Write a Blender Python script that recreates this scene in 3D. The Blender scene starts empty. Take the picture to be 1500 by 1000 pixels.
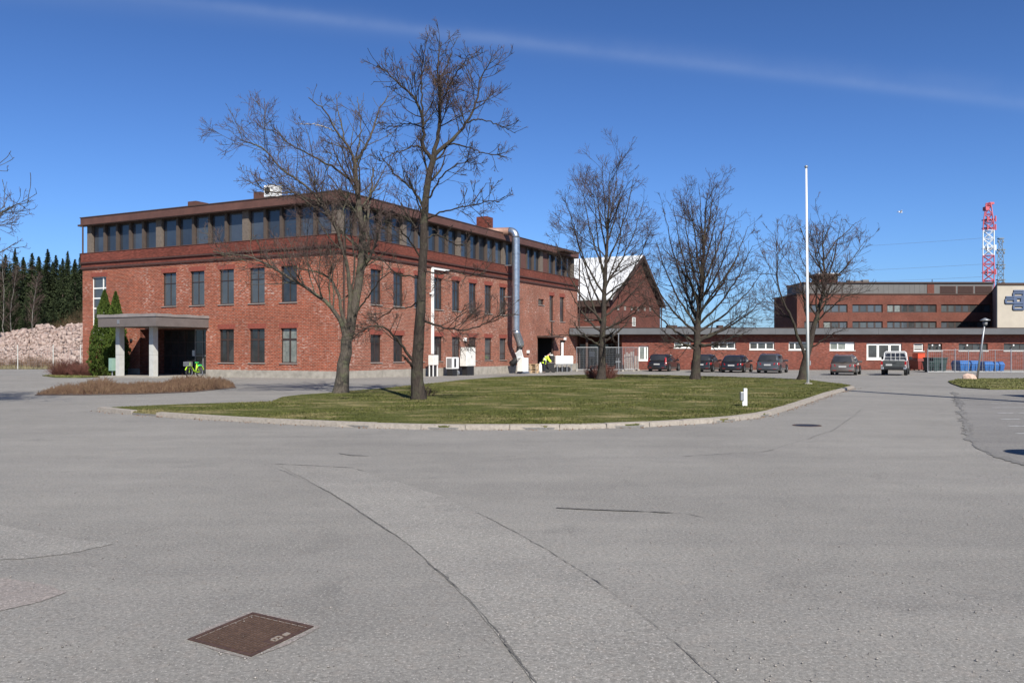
import bpy, bmesh, math, random
import numpy as np
from mathutils import Vector, Matrix

S = bpy.context.scene
COL = S.collection
RND = random.Random(7)

# ------------------------------------------------------------------ camera
CAMH = 1.6
FPX, U0, V0 = 1259.0, 750.0, 514.0          # focal length / horizon measured in the photograph
cam_d = bpy.data.cameras.new('camera')
cam = bpy.data.objects.new('camera', cam_d)
COL.objects.link(cam)
cam.location = (0, 0, CAMH)
cam.rotation_euler = (math.radians(90), 0, 0)
cam_d.sensor_width = 36.0
cam_d.lens = 36.0 * FPX / 1500.0
cam_d.shift_y = 14.0 / 1500.0
cam_d.clip_start = 0.1
cam_d.clip_end = 6000
S.camera = cam

# ------------------------------------------------------------------ sun, sky, exposure
SUN_EL = math.radians(40)
SH = Vector((0.32, -0.947, 0)).normalized()
TOSUN = Vector((SH.x * math.cos(SUN_EL), SH.y * math.cos(SUN_EL), math.sin(SUN_EL)))
sun_d = bpy.data.lights.new('sun', 'SUN')
sun_d.energy = 5.0
sun_d.angle = math.radians(0.55)
sun_d.color = (1.0, 0.95, 0.86)
sun = bpy.data.objects.new('sun', sun_d)
COL.objects.link(sun)
sun.location = (20, -40, 60)
sun.rotation_euler = TOSUN.to_track_quat('Z', 'Y').to_euler()

W = bpy.data.worlds.new('World')
S.world = W
W.use_nodes = True
wn, wl = W.node_tree.nodes, W.node_tree.links
wn.clear()
w_out = wn.new('ShaderNodeOutputWorld')
w_bg = wn.new('ShaderNodeBackground')
w_bg.inputs['Strength'].default_value = 0.061
sky = wn.new('ShaderNodeTexSky')
sky.sky_type = 'NISHITA'
sky.sun_disc = False
sky.sun_elevation = SUN_EL
sky.sun_rotation = math.atan2(SH.x, SH.y)
sky.altitude = 100
sky.air_density = 1.0
sky.dust_density = 0.5
sky.ozone_density = 3.0
hsv = wn.new('ShaderNodeHueSaturation')
hsv.inputs['Saturation'].default_value = 1.0
hsv.inputs['Value'].default_value = 1.0
tint = wn.new('ShaderNodeMix'); tint.data_type = 'RGBA'; tint.blend_type = 'MULTIPLY'
tint.inputs[0].default_value = 1.0; tint.inputs[7].default_value = (0.635, 0.965, 1.54, 1)
wl.new(sky.outputs[0], tint.inputs[6])
wl.new(tint.outputs[2], hsv.inputs['Color'])

def raydir(u, v):
    return Vector(((u - U0) / FPX, 1.0, (V0 - v) / FPX)).normalized()

def wmath(op, a, b=None, c=None):
    n = wn.new('ShaderNodeMath'); n.operation = op
    for i, x in enumerate((a, b, c)):
        if x is None: continue
        if isinstance(x, (int, float)): n.inputs[i].default_value = x
        else: wl.new(x, n.inputs[i])
    return n.outputs[0]

tc = wn.new('ShaderNodeTexCoord')
vnm = wn.new('ShaderNodeVectorMath'); vnm.operation = 'NORMALIZE'
wl.new(tc.outputs['Generated'], vnm.inputs[0])
def streak(p, q, width, amp, nscale):
    """thin cirrus band lying along the great circle through two directions"""
    nrm = raydir(*p).cross(raydir(*q)).normalized()
    noi = wn.new('ShaderNodeTexNoise'); noi.inputs['Scale'].default_value = nscale
    noi.inputs['Detail'].default_value = 6; noi.inputs['Roughness'].default_value = 0.6
    wl.new(vnm.outputs[0], noi.inputs['Vector'])
    dn = wn.new('ShaderNodeVectorMath'); dn.operation = 'DOT_PRODUCT'
    wl.new(vnm.outputs[0], dn.inputs[0]); dn.inputs[1].default_value = nrm
    d = wmath('ADD', dn.outputs['Value'], wmath('MULTIPLY', wmath('SUBTRACT', noi.outputs[0], 0.5), width * 1.1))
    g = wmath('POWER', 2.718, wmath('MULTIPLY', wmath('MULTIPLY', d, d), -1.0 / (width * width)))
    m = wn.new('ShaderNodeMapRange'); m.inputs[1].default_value = 0.3; m.inputs[2].default_value = 0.72
    wl.new(noi.outputs[0], m.inputs[0])
    g = wmath('MULTIPLY', g, wmath('ADD', wmath('MULTIPLY', m.outputs[0], 0.8), 0.25))
    return wmath('MULTIPLY', g, amp)
s1 = streak((560, 38), (1490, 152), 0.0060, 0.095, 11.0)
s2 = streak((230, 8), (900, 75), 0.012, 0.06, 8.0)
ssum = wmath('ADD', s1, s2)
sm = wn.new('ShaderNodeMix'); sm.data_type = 'RGBA'
# clear spring sky: deeper towards the zenith
sepz = wn.new('ShaderNodeSeparateXYZ'); wl.new(vnm.outputs[0], sepz.inputs[0])
zr_ = wn.new('ShaderNodeMapRange'); zr_.interpolation_type = 'SMOOTHSTEP'
zr_.inputs[1].default_value = 0.0; zr_.inputs[2].default_value = 0.50; zr_.inputs[3].default_value = 1.06; zr_.inputs[4].default_value = 0.72
wl.new(sepz.outputs[2], zr_.inputs[0])
zm = wn.new('ShaderNodeMix'); zm.data_type = 'RGBA'; zm.blend_type = 'MULTIPLY'; zm.inputs[0].default_value = 1.0
wl.new(hsv.outputs[0], zm.inputs[6]); wl.new(zr_.outputs[0], zm.inputs[7])
wl.new(ssum, sm.inputs[0]); wl.new(zm.outputs[2], sm.inputs[6])
sm.inputs[7].default_value = (7.0, 8.2, 10.5, 1)
wl.new(sm.outputs[2], w_bg.inputs['Color'])
wl.new(w_bg.outputs[0], w_out.inputs['Surface'])

S.view_settings.view_transform = 'Standard'
S.view_settings.look = 'None'
S.view_settings.exposure = 0.50
S.view_settings.gamma = 1.0
S.view_settings.use_curve_mapping = False
S.render.engine = 'CYCLES'

# ------------------------------------------------------------------ helpers: points
def gz(Y):
    """the yard drops by 18 cm towards the far buildings"""
    s = min(1.0, max(0.0, (Y - 48.0) / 18.0))
    return -0.18 * (s * s * (3 - 2 * s))

def G(u, v, up=0.0):
    Y = 40.0
    for _ in range(30):
        Y = (CAMH - gz(Y)) * FPX / (v - V0)
    return Vector(((u - U0) / FPX * Y, Y, gz(Y) + up))

def P(u, v, Y):
    return Vector(((u - U0) / FPX * Y, Y, CAMH + (V0 - v) * Y / FPX))

dR = Vector((0.4576, 0.8892, 0)).normalized()     # along the long facade
dL = Vector((-dR.y, dR.x, 0))                     # along the entrance facade
CX, CY = -10.12, 50.35
class Frame:
    def __init__(s, o, a, n): s.o, s.a, s.n = Vector(o), Vector(a), Vector(n)
    def __call__(s, t, d, z): return s.o + s.a * t + s.n * d + Vector((0, 0, z))
    def t(s, u, d=0.0):
        r = (u - U0) / FPX
        q = s.o + s.n * d
        return (q.x - r * q.y) / (r * s.a.y - s.a.x)
    def z(s, v, t, d=0.0):
        q = s(t, d, 0)
        return CAMH + (V0 - v) * q.y / FPX
FL = Frame((CX, CY, 0), dL, -dR)
FR = Frame((CX, CY, 0), dR, -dL)
FX = lambda Y, X0=0.0: Frame((X0, Y, 0), (1, 0, 0), (0, -1, 0))

# ------------------------------------------------------------------ helpers: objects
WM = {}
def tag(o, label=None, cat=None, group=None, kind=None):
    if label: o['label'] = label
    if cat: o['category'] = cat
    if group: o['group'] = group
    if kind: o['kind'] = kind
    return o

def thing(name, loc, label, cat, group=None, rz=0.0):
    o = bpy.data.objects.new(name, None)
    o.empty_display_size = 0.3
    o.location = loc
    o.rotation_euler = (0, 0, rz)
    COL.objects.link(o)
    WM[o.name] = Matrix.Translation(Vector(loc)) @ Matrix.Rotation(rz, 4, 'Z')
    return tag(o, label, cat, group)

def mesh_np(name, verts, faces, mat, parent=None, smooth=False, origin=None, uv=None):
    """verts (N,3) world coordinates, faces (M,k) int array"""
    verts = np.asarray(verts, dtype=np.float64); faces = np.asarray(faces, dtype=np.int32)
    if parent is not None:
        Mi = np.array(WM[parent.name].inverted())
        verts = verts @ Mi[:3, :3].T + Mi[:3, 3]
    elif origin is not None:
        verts = verts - np.array(origin)
    me = bpy.data.meshes.new(name)
    k = faces.shape[1]
    me.vertices.add(len(verts)); me.loops.add(faces.size); me.polygons.add(len(faces))
    me.vertices.foreach_set('co', verts.astype(np.float32).ravel())
    me.loops.foreach_set('vertex_index', faces.ravel())
    me.polygons.foreach_set('loop_start', np.arange(0, faces.size, k, dtype=np.int32))
    me.polygons.foreach_set('loop_total', np.full(len(faces), k, dtype=np.int32))
    if smooth: me.polygons.foreach_set('use_smooth', np.ones(len(faces), dtype=bool))
    me.update(calc_edges=True)
    me.materials.append(mat)
    o = bpy.data.objects.new(name, me)
    COL.objects.link(o)
    if parent is not None:
        o.parent = parent; WM[o.name] = WM[parent.name]
    else:
        if origin is not None: o.location = origin
        WM[o.name] = Matrix.Translation(Vector(origin)) if origin is not None else Matrix.Identity(4)
    return o

class MB:
    def __init__(s): s.v, s.f = [], []
    def add(s, vs, fs):
        b = len(s.v); s.v += [Vector(p) for p in vs]; s.f += [tuple(b + i for i in f) for f in fs]; return s
    def hexa(s, p):
        s.add(p, [(0, 3, 2, 1), (4, 5, 6, 7), (0, 1, 5, 4), (1, 2, 6, 5), (2, 3, 7, 6), (3, 0, 4, 7)]); return s
    def box(s, x0, x1, y0, y1, z0, z1, M=None):
        p = [(x0, y0, z0), (x1, y0, z0), (x1, y1, z0), (x0, y1, z0), (x0, y0, z1), (x1, y0, z1), (x1, y1, z1), (x0, y1, z1)]
        if M is not None: p = [M @ Vector(q) for q in p]
        s.hexa(p); return s
    def fb(s, F, t0, t1, d0, d1, z0, z1):
        s.hexa([F(t0, d0, z0), F(t1, d0, z0), F(t1, d1, z0), F(t0, d1, z0), F(t0, d0, z1), F(t1, d0, z1), F(t1, d1, z1), F(t0, d1, z1)]); return s
    def quad(s, a, b, c, d): s.add([a, b, c, d], [(0, 1, 2, 3)]); return s
    def poly(s, pts): s.add(pts, [tuple(range(len(pts)))]); return s
    def prism(s, pts, z0, z1):
        """extrude an (x,y) outline from z0 to z1"""
        n = len(pts)
        vs = [(p[0], p[1], z0) for p in pts] + [(p[0], p[1], z1) for p in pts]
        s.add(vs, [tuple(range(n))[::-1], tuple(range(n, 2 * n))] + [(i, (i + 1) % n, n + (i + 1) % n, n + i) for i in range(n)]); return s
    def ext(s, pts, vec):
        n = len(pts); vec = Vector(vec)
        s.add([Vector(p) for p in pts] + [Vector(p) + vec for p in pts],
              [tuple(range(n))[::-1], tuple(range(n, 2 * n))] + [(i, (i + 1) % n, n + (i + 1) % n, n + i) for i in range(n)]); return s
    def tube(s, pts, r, k=8, cap=True):
        pts = [Vector(p) for p in pts]; n = len(pts)
        rs = r if isinstance(r, (list, tuple)) else [r] * n
        rings = []; ref = None
        for i, p in enumerate(pts):
            t = (pts[min(i + 1, n - 1)] - pts[max(i - 1, 0)]).normalized()
            if ref is None:
                ref = t.cross(Vector((0, 0, 1)) if abs(t.z) < 0.9 else Vector((1, 0, 0))).normalized()
            ref = (ref - t * ref.dot(t)).normalized()
            b = t.cross(ref)
            rings.append([p + (ref * math.cos(2 * math.pi * j / k) + b * math.sin(2 * math.pi * j / k)) * rs[i] for j in range(k)])
        vs = [q for ring in rings for q in ring]; fs = []
        for i in range(n - 1):
            for j in range(k):
                a, b2 = i * k + j, i * k + (j + 1) % k
                fs.append((a, b2, b2 + k, a + k))
        if cap: fs += [tuple(range(k))[::-1], tuple((n - 1) * k + j for j in range(k))]
        s.add(vs, fs); return s
    def loft(s, rings, cap=True):
        k = len(rings[0]); n = len(rings); fs = []
        for i in range(n - 1):
            for j in range(k):
                a, b = i * k + j, i * k + (j + 1) % k
                fs.append((a, b, b + k, a + k))
        if cap: fs += [tuple(range(k))[::-1], tuple((n - 1) * k + j for j in range(k))]
        s.add([q for r in rings for q in r], fs); return s
    def lathe(s, prof, c, axis=(0, 0, 1), k=16):
        ax = Vector(axis).normalized(); a = ax.orthogonal().normalized(); b = ax.cross(a); c = Vector(c)
        return s.loft([[c + ax * h + (a * math.cos(2 * math.pi * j / k) + b * math.sin(2 * math.pi * j / k)) * r for j in range(k)] for r, h in prof], cap=prof[0] != prof[-1])
    def build(s, name, mat, parent=None, origin=None, smooth=False, bevel=0, subsurf=0, uv=True, kind=None, label=None):
        me = bpy.data.meshes.new(name)
        V = s.v
        if parent is not None:
            Mi = WM[parent.name].inverted(); L = [Mi @ p for p in V]
        elif origin is not None:
            L = [p - Vector(origin) for p in V]
        else: L = V
        me.from_pydata([tuple(p) for p in L], [], s.f)
        bm = bmesh.new(); bm.from_mesh(me)
        bmesh.ops.recalc_face_normals(bm, faces=bm.faces)
        if uv:
            uvl = bm.loops.layers.uv.new('UVMap')
            bm.verts.ensure_lookup_table()
            for f in bm.faces:
                idx = [l.vert.index for l in f.loops]
                p0 = V[idx[0]]; n = Vector((0, 0, 0))
                for i in range(len(idx)):
                    a, b = V[idx[i]], V[idx[(i + 1) % len(idx)]]
                    n += a.cross(b)
                n = n.normalized() if n.length > 1e-12 else Vector((0, 0, 1))
                if abs(n.z) > 0.8: tu, tv = Vector((1, 0, 0)), Vector((0, 1, 0))
                else: tu = Vector((0, 0, 1)).cross(n).normalized(); tv = Vector((0, 0, 1))
                if tu.x < 0 : tu = -tu
                for l in f.loops:
                    q = V[l.vert.index]; l[uvl].uv = (q.dot(tu) + 100, q.dot(tv) + 10)
        if smooth:
            for f in bm.faces: f.smooth = True
        bm.to_mesh(me); bm.free()
        me.materials.append(mat)
        o = bpy.data.objects.new(name, me); COL.objects.link(o)
        if parent is not None:
            o.parent = parent; WM[o.name] = WM[parent.name]
        else:
            if origin is not None: o.location = origin
            WM[o.name] = Matrix.Translation(Vector(origin)) if origin is not None else Matrix.Identity(4)
        if bevel:
            m = o.modifiers.new('bevel', 'BEVEL'); m.width = bevel; m.segments = 2; m.limit_method = 'ANGLE'; m.angle_limit = math.radians(40)
        if subsurf:
            m = o.modifiers.new('subsurf', 'SUBSURF'); m.levels = subsurf; m.render_levels = subsurf
        if kind: o['kind'] = kind
        if label: o['label'] = label
        return o

def copy_tree(o, parent=None):
    c = o.copy(); COL.objects.link(c); c.parent = parent
    for ch in list(o.children): copy_tree(ch, c)
    return c

# ------------------------------------------------------------------ helpers: materials
def nt(name):
    m = bpy.data.materials.new(name); m.use_nodes = True
    n, l = m.node_tree.nodes, m.node_tree.links
    b = n['Principled BSDF']
    return m, n, l, b

def flat(name, c, rough=0.6, metal=0.0, spec=0.5, var=0.12, scale=3.0, bump=0.0, bscale=30.0, c2=None, emit=0):
    """colour with soft procedural variation"""
    m, n, l, b = nt(name)
    b.inputs['Roughness'].default_value = rough
    b.inputs['Metallic'].default_value = metal
    b.inputs['Specular IOR Level'].default_value = spec
    t = n.new('ShaderNodeTexCoord')
    no = n.new('ShaderNodeTexNoise'); no.inputs['Scale'].default_value = scale; no.inputs['Detail'].default_value = 5
    no.inputs['Roughness'].default_value = 0.65
    l.new(t.outputs['Object'], no.inputs['Vector'])
    r = n.new('ShaderNodeValToRGB')
    r.color_ramp.elements[0].position = 0.32; r.color_ramp.elements[1].position = 0.68
    ca = tuple(x * (1 - var) for x in c); cb = c2 if c2 else tuple(min(1, x * (1 + var)) for x in c)
    r.color_ramp.elements[0].color = (*ca, 1); r.color_ramp.elements[1].color = (*cb, 1)
    l.new(no.outputs[0], r.inputs[0]); l.new(r.outputs[0], b.inputs['Base Color'])
    if bump:
        n2 = n.new('ShaderNodeTexNoise'); n2.inputs['Scale'].default_value = bscale; n2.inputs['Detail'].default_value = 4
        l.new(t.outputs['Object'], n2.inputs['Vector'])
        bp = n.new('ShaderNodeBump'); bp.inputs['Strength'].default_value = bump; bp.inputs['Distance'].default_value = 0.02
        l.new(n2.outputs[0], bp.inputs['Height']); l.new(bp.outputs[0], b.inputs['Normal'])
    return m

def mixc(n, l, fac, a, b, mode='MIX'):
    x = n.new('ShaderNodeMix'); x.data_type = 'RGBA'; x.blend_type = mode
    for s_, v in ((0, fac), (6, a), (7, b)):
        if isinstance(v, (int, float)): x.inputs[s_].default_value = v
        elif isinstance(v, tuple): x.inputs[s_].default_value = (*v, 1)
        else: l.new(v, x.inputs[s_])
    return x.outputs[2]

def noise(n, l, vec, scale, detail=4, rough=0.55, lo=0.35, hi=0.65, dist=0.0):
    no = n.new('ShaderNodeTexNoise'); no.inputs['Scale'].default_value = scale
    no.inputs['Detail'].default_value = detail; no.inputs['Roughness'].default_value = rough
    no.inputs['Distortion'].default_value = dist
    l.new(vec, no.inputs['Vector'])
    m = n.new('ShaderNodeMapRange'); m.inputs[1].default_value = lo; m.inputs[2].default_value = hi
    l.new(no.outputs[0], m.inputs[0]); return m.outputs[0]

def brick_mat(name, c1, c2, mortar, bloom=0.5, bw=0.27, rh=0.092, dark=0.0, mort=0.016):
    m, n, l, b = nt(name)
    uv = n.new('ShaderNodeUVMap'); uv.uv_map = 'UVMap'
    V = uv.outputs[0]
    br = n.new('ShaderNodeTexBrick')
    br.inputs['Scale'].default_value = 1.0
    br.inputs['Brick Width'].default_value = bw; br.inputs['Row Height'].default_value = rh
    br.inputs['Mortar Size'].default_value = mort; br.inputs['Mortar Smooth'].default_value = 0.3
    br.inputs['Bias'].default_value = -0.1
    br.inputs['Color1'].default_value = (*c1, 1); br.inputs['Color2'].default_value = (*c2, 1); br.inputs['Mortar'].default_value = (*mortar, 1)
    l.new(V, br.inputs['Vector'])
    big = noise(n, l, V, 0.35, 5, 0.6, 0.3, 0.7)
    mid = noise(n, l, V, 2.2, 4, 0.6, 0.35, 0.7)
    # stretched noise: single bricks fired lighter or darker
    mp = n.new('ShaderNodeMapping'); mp.inputs['Scale'].default_value = (3.7, 10.8, 1); l.new(V, mp.inputs['Vector'])
    wn_ = n.new('ShaderNodeTexNoise'); wn_.inputs['Scale'].default_value = 1.0; wn_.inputs['Detail'].default_value = 1; l.new(mp.outputs[0], wn_.inputs['Vector'])
    r1 = n.new('ShaderNodeMapRange'); r1.inputs[1].default_value = 0.3; r1.inputs[2].default_value = 0.7; r1.inputs[3].default_value = 0.74; r1.inputs[4].default_value = 1.26
    l.new(wn_.outputs[0], r1.inputs[0])
    c = mixc(n, l, 1.0, br.outputs['Color'], r1.outputs[0], 'MULTIPLY')
    r2 = n.new('ShaderNodeMapRange'); r2.inputs[3].default_value = 0.78; r2.inputs[4].default_value = 1.15; l.new(big, r2.inputs[0])
    c = mixc(n, l, 1.0, c, r2.outputs[0], 'MULTIPLY')
    # lime bloom on some bricks, in patches
    if bloom > 0:
        mp2 = n.new('ShaderNodeMapping'); mp2.inputs['Location'].default_value = (31, 7, 0); mp2.inputs['Scale'].default_value = (3.7, 10.8, 1); l.new(V, mp2.inputs['Vector'])
        nb = noise(n, l, mp2.outputs[0], 1.0, 1, 0.5, 0.52, 0.66)
        pat = noise(n, l, V, 0.55, 6, 0.65, 0.47, 0.64)
        mu = n.new('ShaderNodeMath'); mu.operation = 'MULTIPLY'; l.new(nb, mu.inputs[0]); l.new(pat, mu.inputs[1])
        mu2 = n.new('ShaderNodeMath'); mu2.operation = 'MULTIPLY'; l.new(mu.outputs[0], mu2.inputs[0]); mu2.inputs[1].default_value = bloom
        c = mixc(n, l, mu2.outputs[0], c, (0.55, 0.43, 0.37))
    l.new(c, b.inputs['Base Color'])
    b.inputs['Roughness'].default_value = 0.9; b.inputs['Specular IOR Level'].default_value = 0.2
    bp = n.new('ShaderNodeBump'); bp.inputs['Strength'].default_value = 0.6; bp.inputs['Distance'].default_value = 0.012; bp.invert = True
    l.new(br.outputs['Fac'], bp.inputs['Height']); l.new(bp.outputs[0], b.inputs['Normal'])
    return m

def asphalt_mat(name, base, light, dark, seed=0.0):
    m, n, l, b = nt(name)
    g = n.new('ShaderNodeNewGeometry')
    mp = n.new('ShaderNodeMapping'); mp.inputs['Location'].default_value = (seed, seed * 0.7, 0); l.new(g.outputs['Position'], mp.inputs['Vector'])
    V = mp.outputs[0]
    big = noise(n, l, V, 0.22, 6, 0.62, 0.3, 0.7)
    mp3 = n.new('ShaderNodeMapping'); mp3.inputs['Rotation'].default_value = (0, 0, 0.35); mp3.inputs['Scale'].default_value = (0.12, 0.9, 1); l.new(V, mp3.inputs['Vector'])
    strk = noise(n, l, mp3.outputs[0], 1.4, 5, 0.6, 0.35, 0.72)
    mid = noise(n, l, V, 2.6, 6, 0.7, 0.32, 0.68)
    fine = noise(n, l, V, 34, 5, 0.85, 0.34, 0.66)
    spk = noise(n, l, V, 62, 3, 0.7, 0.57, 0.68)
    spk2 = noise(n, l, V, 55, 3, 0.7, 0.40, 0.30)
    c = mixc(n, l, big, tuple(x * 0.84 for x in base), tuple(x * 1.14 for x in base))
    c = mixc(n, l, mid, c, mixc(n, l, 1.0, c, (1.12, 1.11, 1.10), 'MULTIPLY'))
    def mul(x, k):
        q = n.new('ShaderNodeMath'); q.operation = 'MULTIPLY'; l.new(x, q.inputs[0]); q.inputs[1].default_value = k; return q.outputs[0]
    c = mixc(n, l, mul(strk, 0.7), c, mixc(n, l, 1.0, c, (0.80, 0.80, 0.82), 'MULTIPLY'))
    fr = n.new('ShaderNodeMapRange'); fr.inputs[3].default_value = 0.62; fr.inputs[4].default_value = 1.38; l.new(fine, fr.inputs[0])
    c = mixc(n, l, 1.0, c, fr.outputs[0], 'MULTIPLY')
    # old tyre tracks and damp-looking stains
    trk = noise(n, l, V, 0.55, 8, 0.75, 0.56, 0.74, 1.2)
    c = mixc(n, l, mul(trk, 0.85), c, mixc(n, l, 1.0, c, (0.72, 0.72, 0.73), 'MULTIPLY'))
    pnk = noise(n, l, V, 9.0, 5, 0.75, 0.5, 0.75)
    c = mixc(n, l, mul(pnk, 0.6), c, mixc(n, l, 1.0, c, (1.14, 1.05, 1.0), 'MULTIPLY'))
    c = mixc(n, l, mul(spk, 0.75), c, light)
    c = mixc(n, l, mul(spk2, 0.7), c, dark)
    l.new(c, b.inputs['Base Color'])
    b.inputs['Roughness'].default_value = 0.88; b.inputs['Specular IOR Level'].default_value = 0.25
    bp = n.new('ShaderNodeBump'); bp.inputs['Strength'].default_value = 0.45; bp.inputs['Distance'].default_value = 0.006
    l.new(fine, bp.inputs['Height']); l.new(bp.outputs[0], b.inputs['Normal'])
    return m

def grass_mat(name, ca, cb, dry, dryamt=0.5):
    m, n, l, b = nt(name)
    g = n.new('ShaderNodeNewGeometry'); V = g.outputs['Position']
    big = noise(n, l, V, 0.35, 5, 0.65, 0.35, 0.65)
    mid = noise(n, l, V, 2.4, 6, 0.7, 0.3, 0.7)
    fine = noise(n, l, V, 28, 4, 0.7, 0.3, 0.7)
    mp = n.new('ShaderNodeMapping'); mp.inputs['Scale'].default_value = (0.6, 1.0, 1); mp.inputs['Location'].default_value = (13, 3, 0); l.new(V, mp.inputs['Vector'])
    d = noise(n, l, mp.outputs[0], 0.75, 8, 0.72, 0.50, 0.70)
    c = mixc(n, l, mid, ca, cb)
    c = mixc(n, l, big, mixc(n, l, 1.0, c, (0.8, 0.85, 0.8), 'MULTIPLY'), c)
    q = n.new('ShaderNodeMath'); q.operation = 'MULTIPLY'; l.new(d, q.inputs[0]); q.inputs[1].default_value = dryamt
    c = mixc(n, l, q.outputs[0], c, dry)
    fr = n.new('ShaderNodeMapRange'); fr.inputs[3].default_value = 0.6; fr.inputs[4].default_value = 1.35; l.new(fine, fr.inputs[0])
    c = mixc(n, l, 1.0, c, fr.outputs[0], 'MULTIPLY')
    l.new(c, b.inputs['Base Color']); b.inputs['Roughness'].default_value = 0.95; b.inputs['Specular IOR Level'].default_value = 0.1
    bp = n.new('ShaderNodeBump'); bp.inputs['Strength'].default_value = 0.7; bp.inputs['Distance'].default_value = 0.03
    l.new(fine, bp.inputs['Height']); l.new(bp.outputs[0], b.inputs['Normal'])
    return m

def leafy(name, ca, cb, rough=0.8, scale=6.0, tr=0.0):
    m, n, l, b = nt(name)
    g = n.new('ShaderNodeNewGeometry')
    f1 = noise(n, l, g.outputs['Position'], scale, 4, 0.7, 0.3, 0.7)
    oi = n.new('ShaderNodeObjectInfo')
    c = mixc(n, l, f1, ca, cb)
    r = n.new('ShaderNodeMapRange'); r.inputs[3].default_value = 0.8; r.inputs[4].default_value = 1.2; l.new(oi.outputs['Random'], r.inputs[0])
    c = mixc(n, l, 1.0, c, r.outputs[0], 'MULTIPLY')
    l.new(c, b.inputs['Base Color']); b.inputs['Roughness'].default_value = rough; b.inputs['Specular IOR Level'].default_value = 0.2
    return m

def bark_mat(name, ca, cb, moss):
    m, n, l, b = nt(name)
    t = n.new('ShaderNodeNewGeometry'); V = t.outputs['Position']
    mp = n.new('ShaderNodeMapping'); mp.inputs['Scale'].default_value = (1, 1, 0.22); l.new(V, mp.inputs['Vector'])
    f = noise(n, l, mp.outputs[0], 26, 5, 0.7, 0.3, 0.7)
    mo = noise(n, l, V, 2.6, 5, 0.65, 0.5, 0.68)
    c = mixc(n, l, f, ca, cb)
    c = mixc(n, l, mo, c, moss)
    l.new(c, b.inputs['Base Color']); b.inputs['Roughness'].default_value = 0.95; b.inputs['Specular IOR Level'].default_value = 0.15
    bp = n.new('ShaderNodeBump'); bp.inputs['Strength'].default_value = 0.9; bp.inputs['Distance'].default_value = 0.03
    l.new(f, bp.inputs['Height']); l.new(bp.outputs[0], b.inputs['Normal'])
    return m

def glass_mat(name, c, c2, rough=0.04, scale=0.5):
    """window glass in front of a dim room, blind, curtain or painted-in sky reflection"""
    m, n, l, b = nt(name)
    g = n.new('ShaderNodeNewGeometry'); f = noise(n, l, g.outputs['Position'], scale, 3, 0.6, 0.35, 0.65)
    l.new(mixc(n, l, f, c, c2), b.inputs['Base Color'])
    b.inputs['Roughness'].default_value = 0.6
    b.inputs['Coat Weight'].default_value = 1.0; b.inputs['Coat Roughness'].default_value = rough; b.inputs['Coat IOR'].default_value = 1.6
    n2 = n.new('ShaderNodeTexNoise'); n2.inputs['Scale'].default_value = 0.8; l.new(g.outputs['Position'], n2.inputs['Vector'])
    bp = n.new('ShaderNodeBump'); bp.inputs['Strength'].default_value = 0.25; bp.inputs['Distance'].default_value = 0.02
    l.new(n2.outputs[0], bp.inputs['Height']); l.new(bp.outputs[0], b.inputs['Coat Normal'])
    return m

def paint(name, c, rough=0.25, coat=1.0):
    m, n, l, b = nt(name)
    t = n.new('ShaderNodeTexCoord')
    f = noise(n, l, t.outputs['Object'], 3, 4, 0.6, 0.3, 0.7)
    l.new(mixc(n, l, f, tuple(x * 0.85 for x in c), c), b.inputs['Base Color'])
    b.inputs['Roughness'].default_value = 0.45; b.inputs['Metallic'].default_value = 0.25
    b.inputs['Coat Weight'].default_value = coat; b.inputs['Coat Roughness'].default_value = 0.08
    return m

M = {}
M['asphalt'] = asphalt_mat('asphalt', (0.217, 0.208, 0.189), (0.54, 0.51, 0.47), (0.10, 0.10, 0.10))
M['asphalt_light'] = asphalt_mat('asphalt_pale_patch', (0.224, 0.215, 0.195), (0.60, 0.56, 0.52), (0.12, 0.115, 0.11), 17)
M['asphalt_pink'] = asphalt_mat('asphalt_pink_patch', (0.244, 0.219, 0.200), (0.58, 0.52, 0.48), (0.13, 0.115, 0.11), 31)
M['asphalt_dark'] = asphalt_mat('asphalt_parking', (0.182, 0.175, 0.163), (0.44, 0.42, 0.39), (0.09, 0.09, 0.09), 53)
M['seam'] = asphalt_mat('asphalt_seam', (0.135, 0.130, 0.120), (0.38, 0.36, 0.33), (0.06, 0.06, 0.06), 5)
M['stain'] = asphalt_mat('asphalt_stain', (0.165, 0.160, 0.150), (0.38, 0.36, 0.34), (0.09, 0.09, 0.09), 5)
M['whiteline'] = flat('worn_road_paint', (0.42, 0.42, 0.41), 0.8, var=0.45, scale=9)
M['grass'] = grass_mat('lawn', (0.068, 0.080, 0.022), (0.150, 0.148, 0.048), (0.33, 0.265, 0.14), 1.0)
M['blade'] = leafy('grass_blades', (0.055, 0.070, 0.018), (0.175, 0.160, 0.065), 0.8, 1.6)
M['field'] = grass_mat('field', (0.10, 0.10, 0.05), (0.16, 0.14, 0.08), (0.24, 0.20, 0.13), 0.8)
M['kerb'] = flat('kerb_granite', (0.30, 0.265, 0.225), 0.9, var=0.2, scale=14, bump=0.5, bscale=60)
M['concrete'] = flat('plinth_concrete', (0.30, 0.275, 0.235), 0.9, var=0.22, scale=2.5, bump=0.3, bscale=25)
M['column'] = flat('portico_concrete', (0.44, 0.44, 0.415), 0.85, var=0.10, scale=3, bump=0.2)
M['brick'] = brick_mat('red_brick', (0.305, 0.070, 0.033), (0.210, 0.048, 0.026), (0.30, 0.19, 0.14), 0.55)
M['brick_long'] = brick_mat('red_brick_long_wall', (0.280, 0.069, 0.036), (0.195, 0.048, 0.028), (0.29, 0.20, 0.155), 0.62)
M['brick_band'] = brick_mat('brick_band', (0.165, 0.044, 0.031), (0.125, 0.036, 0.026), (0.14, 0.065, 0.048), 0.0, mort=0.008)
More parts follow.
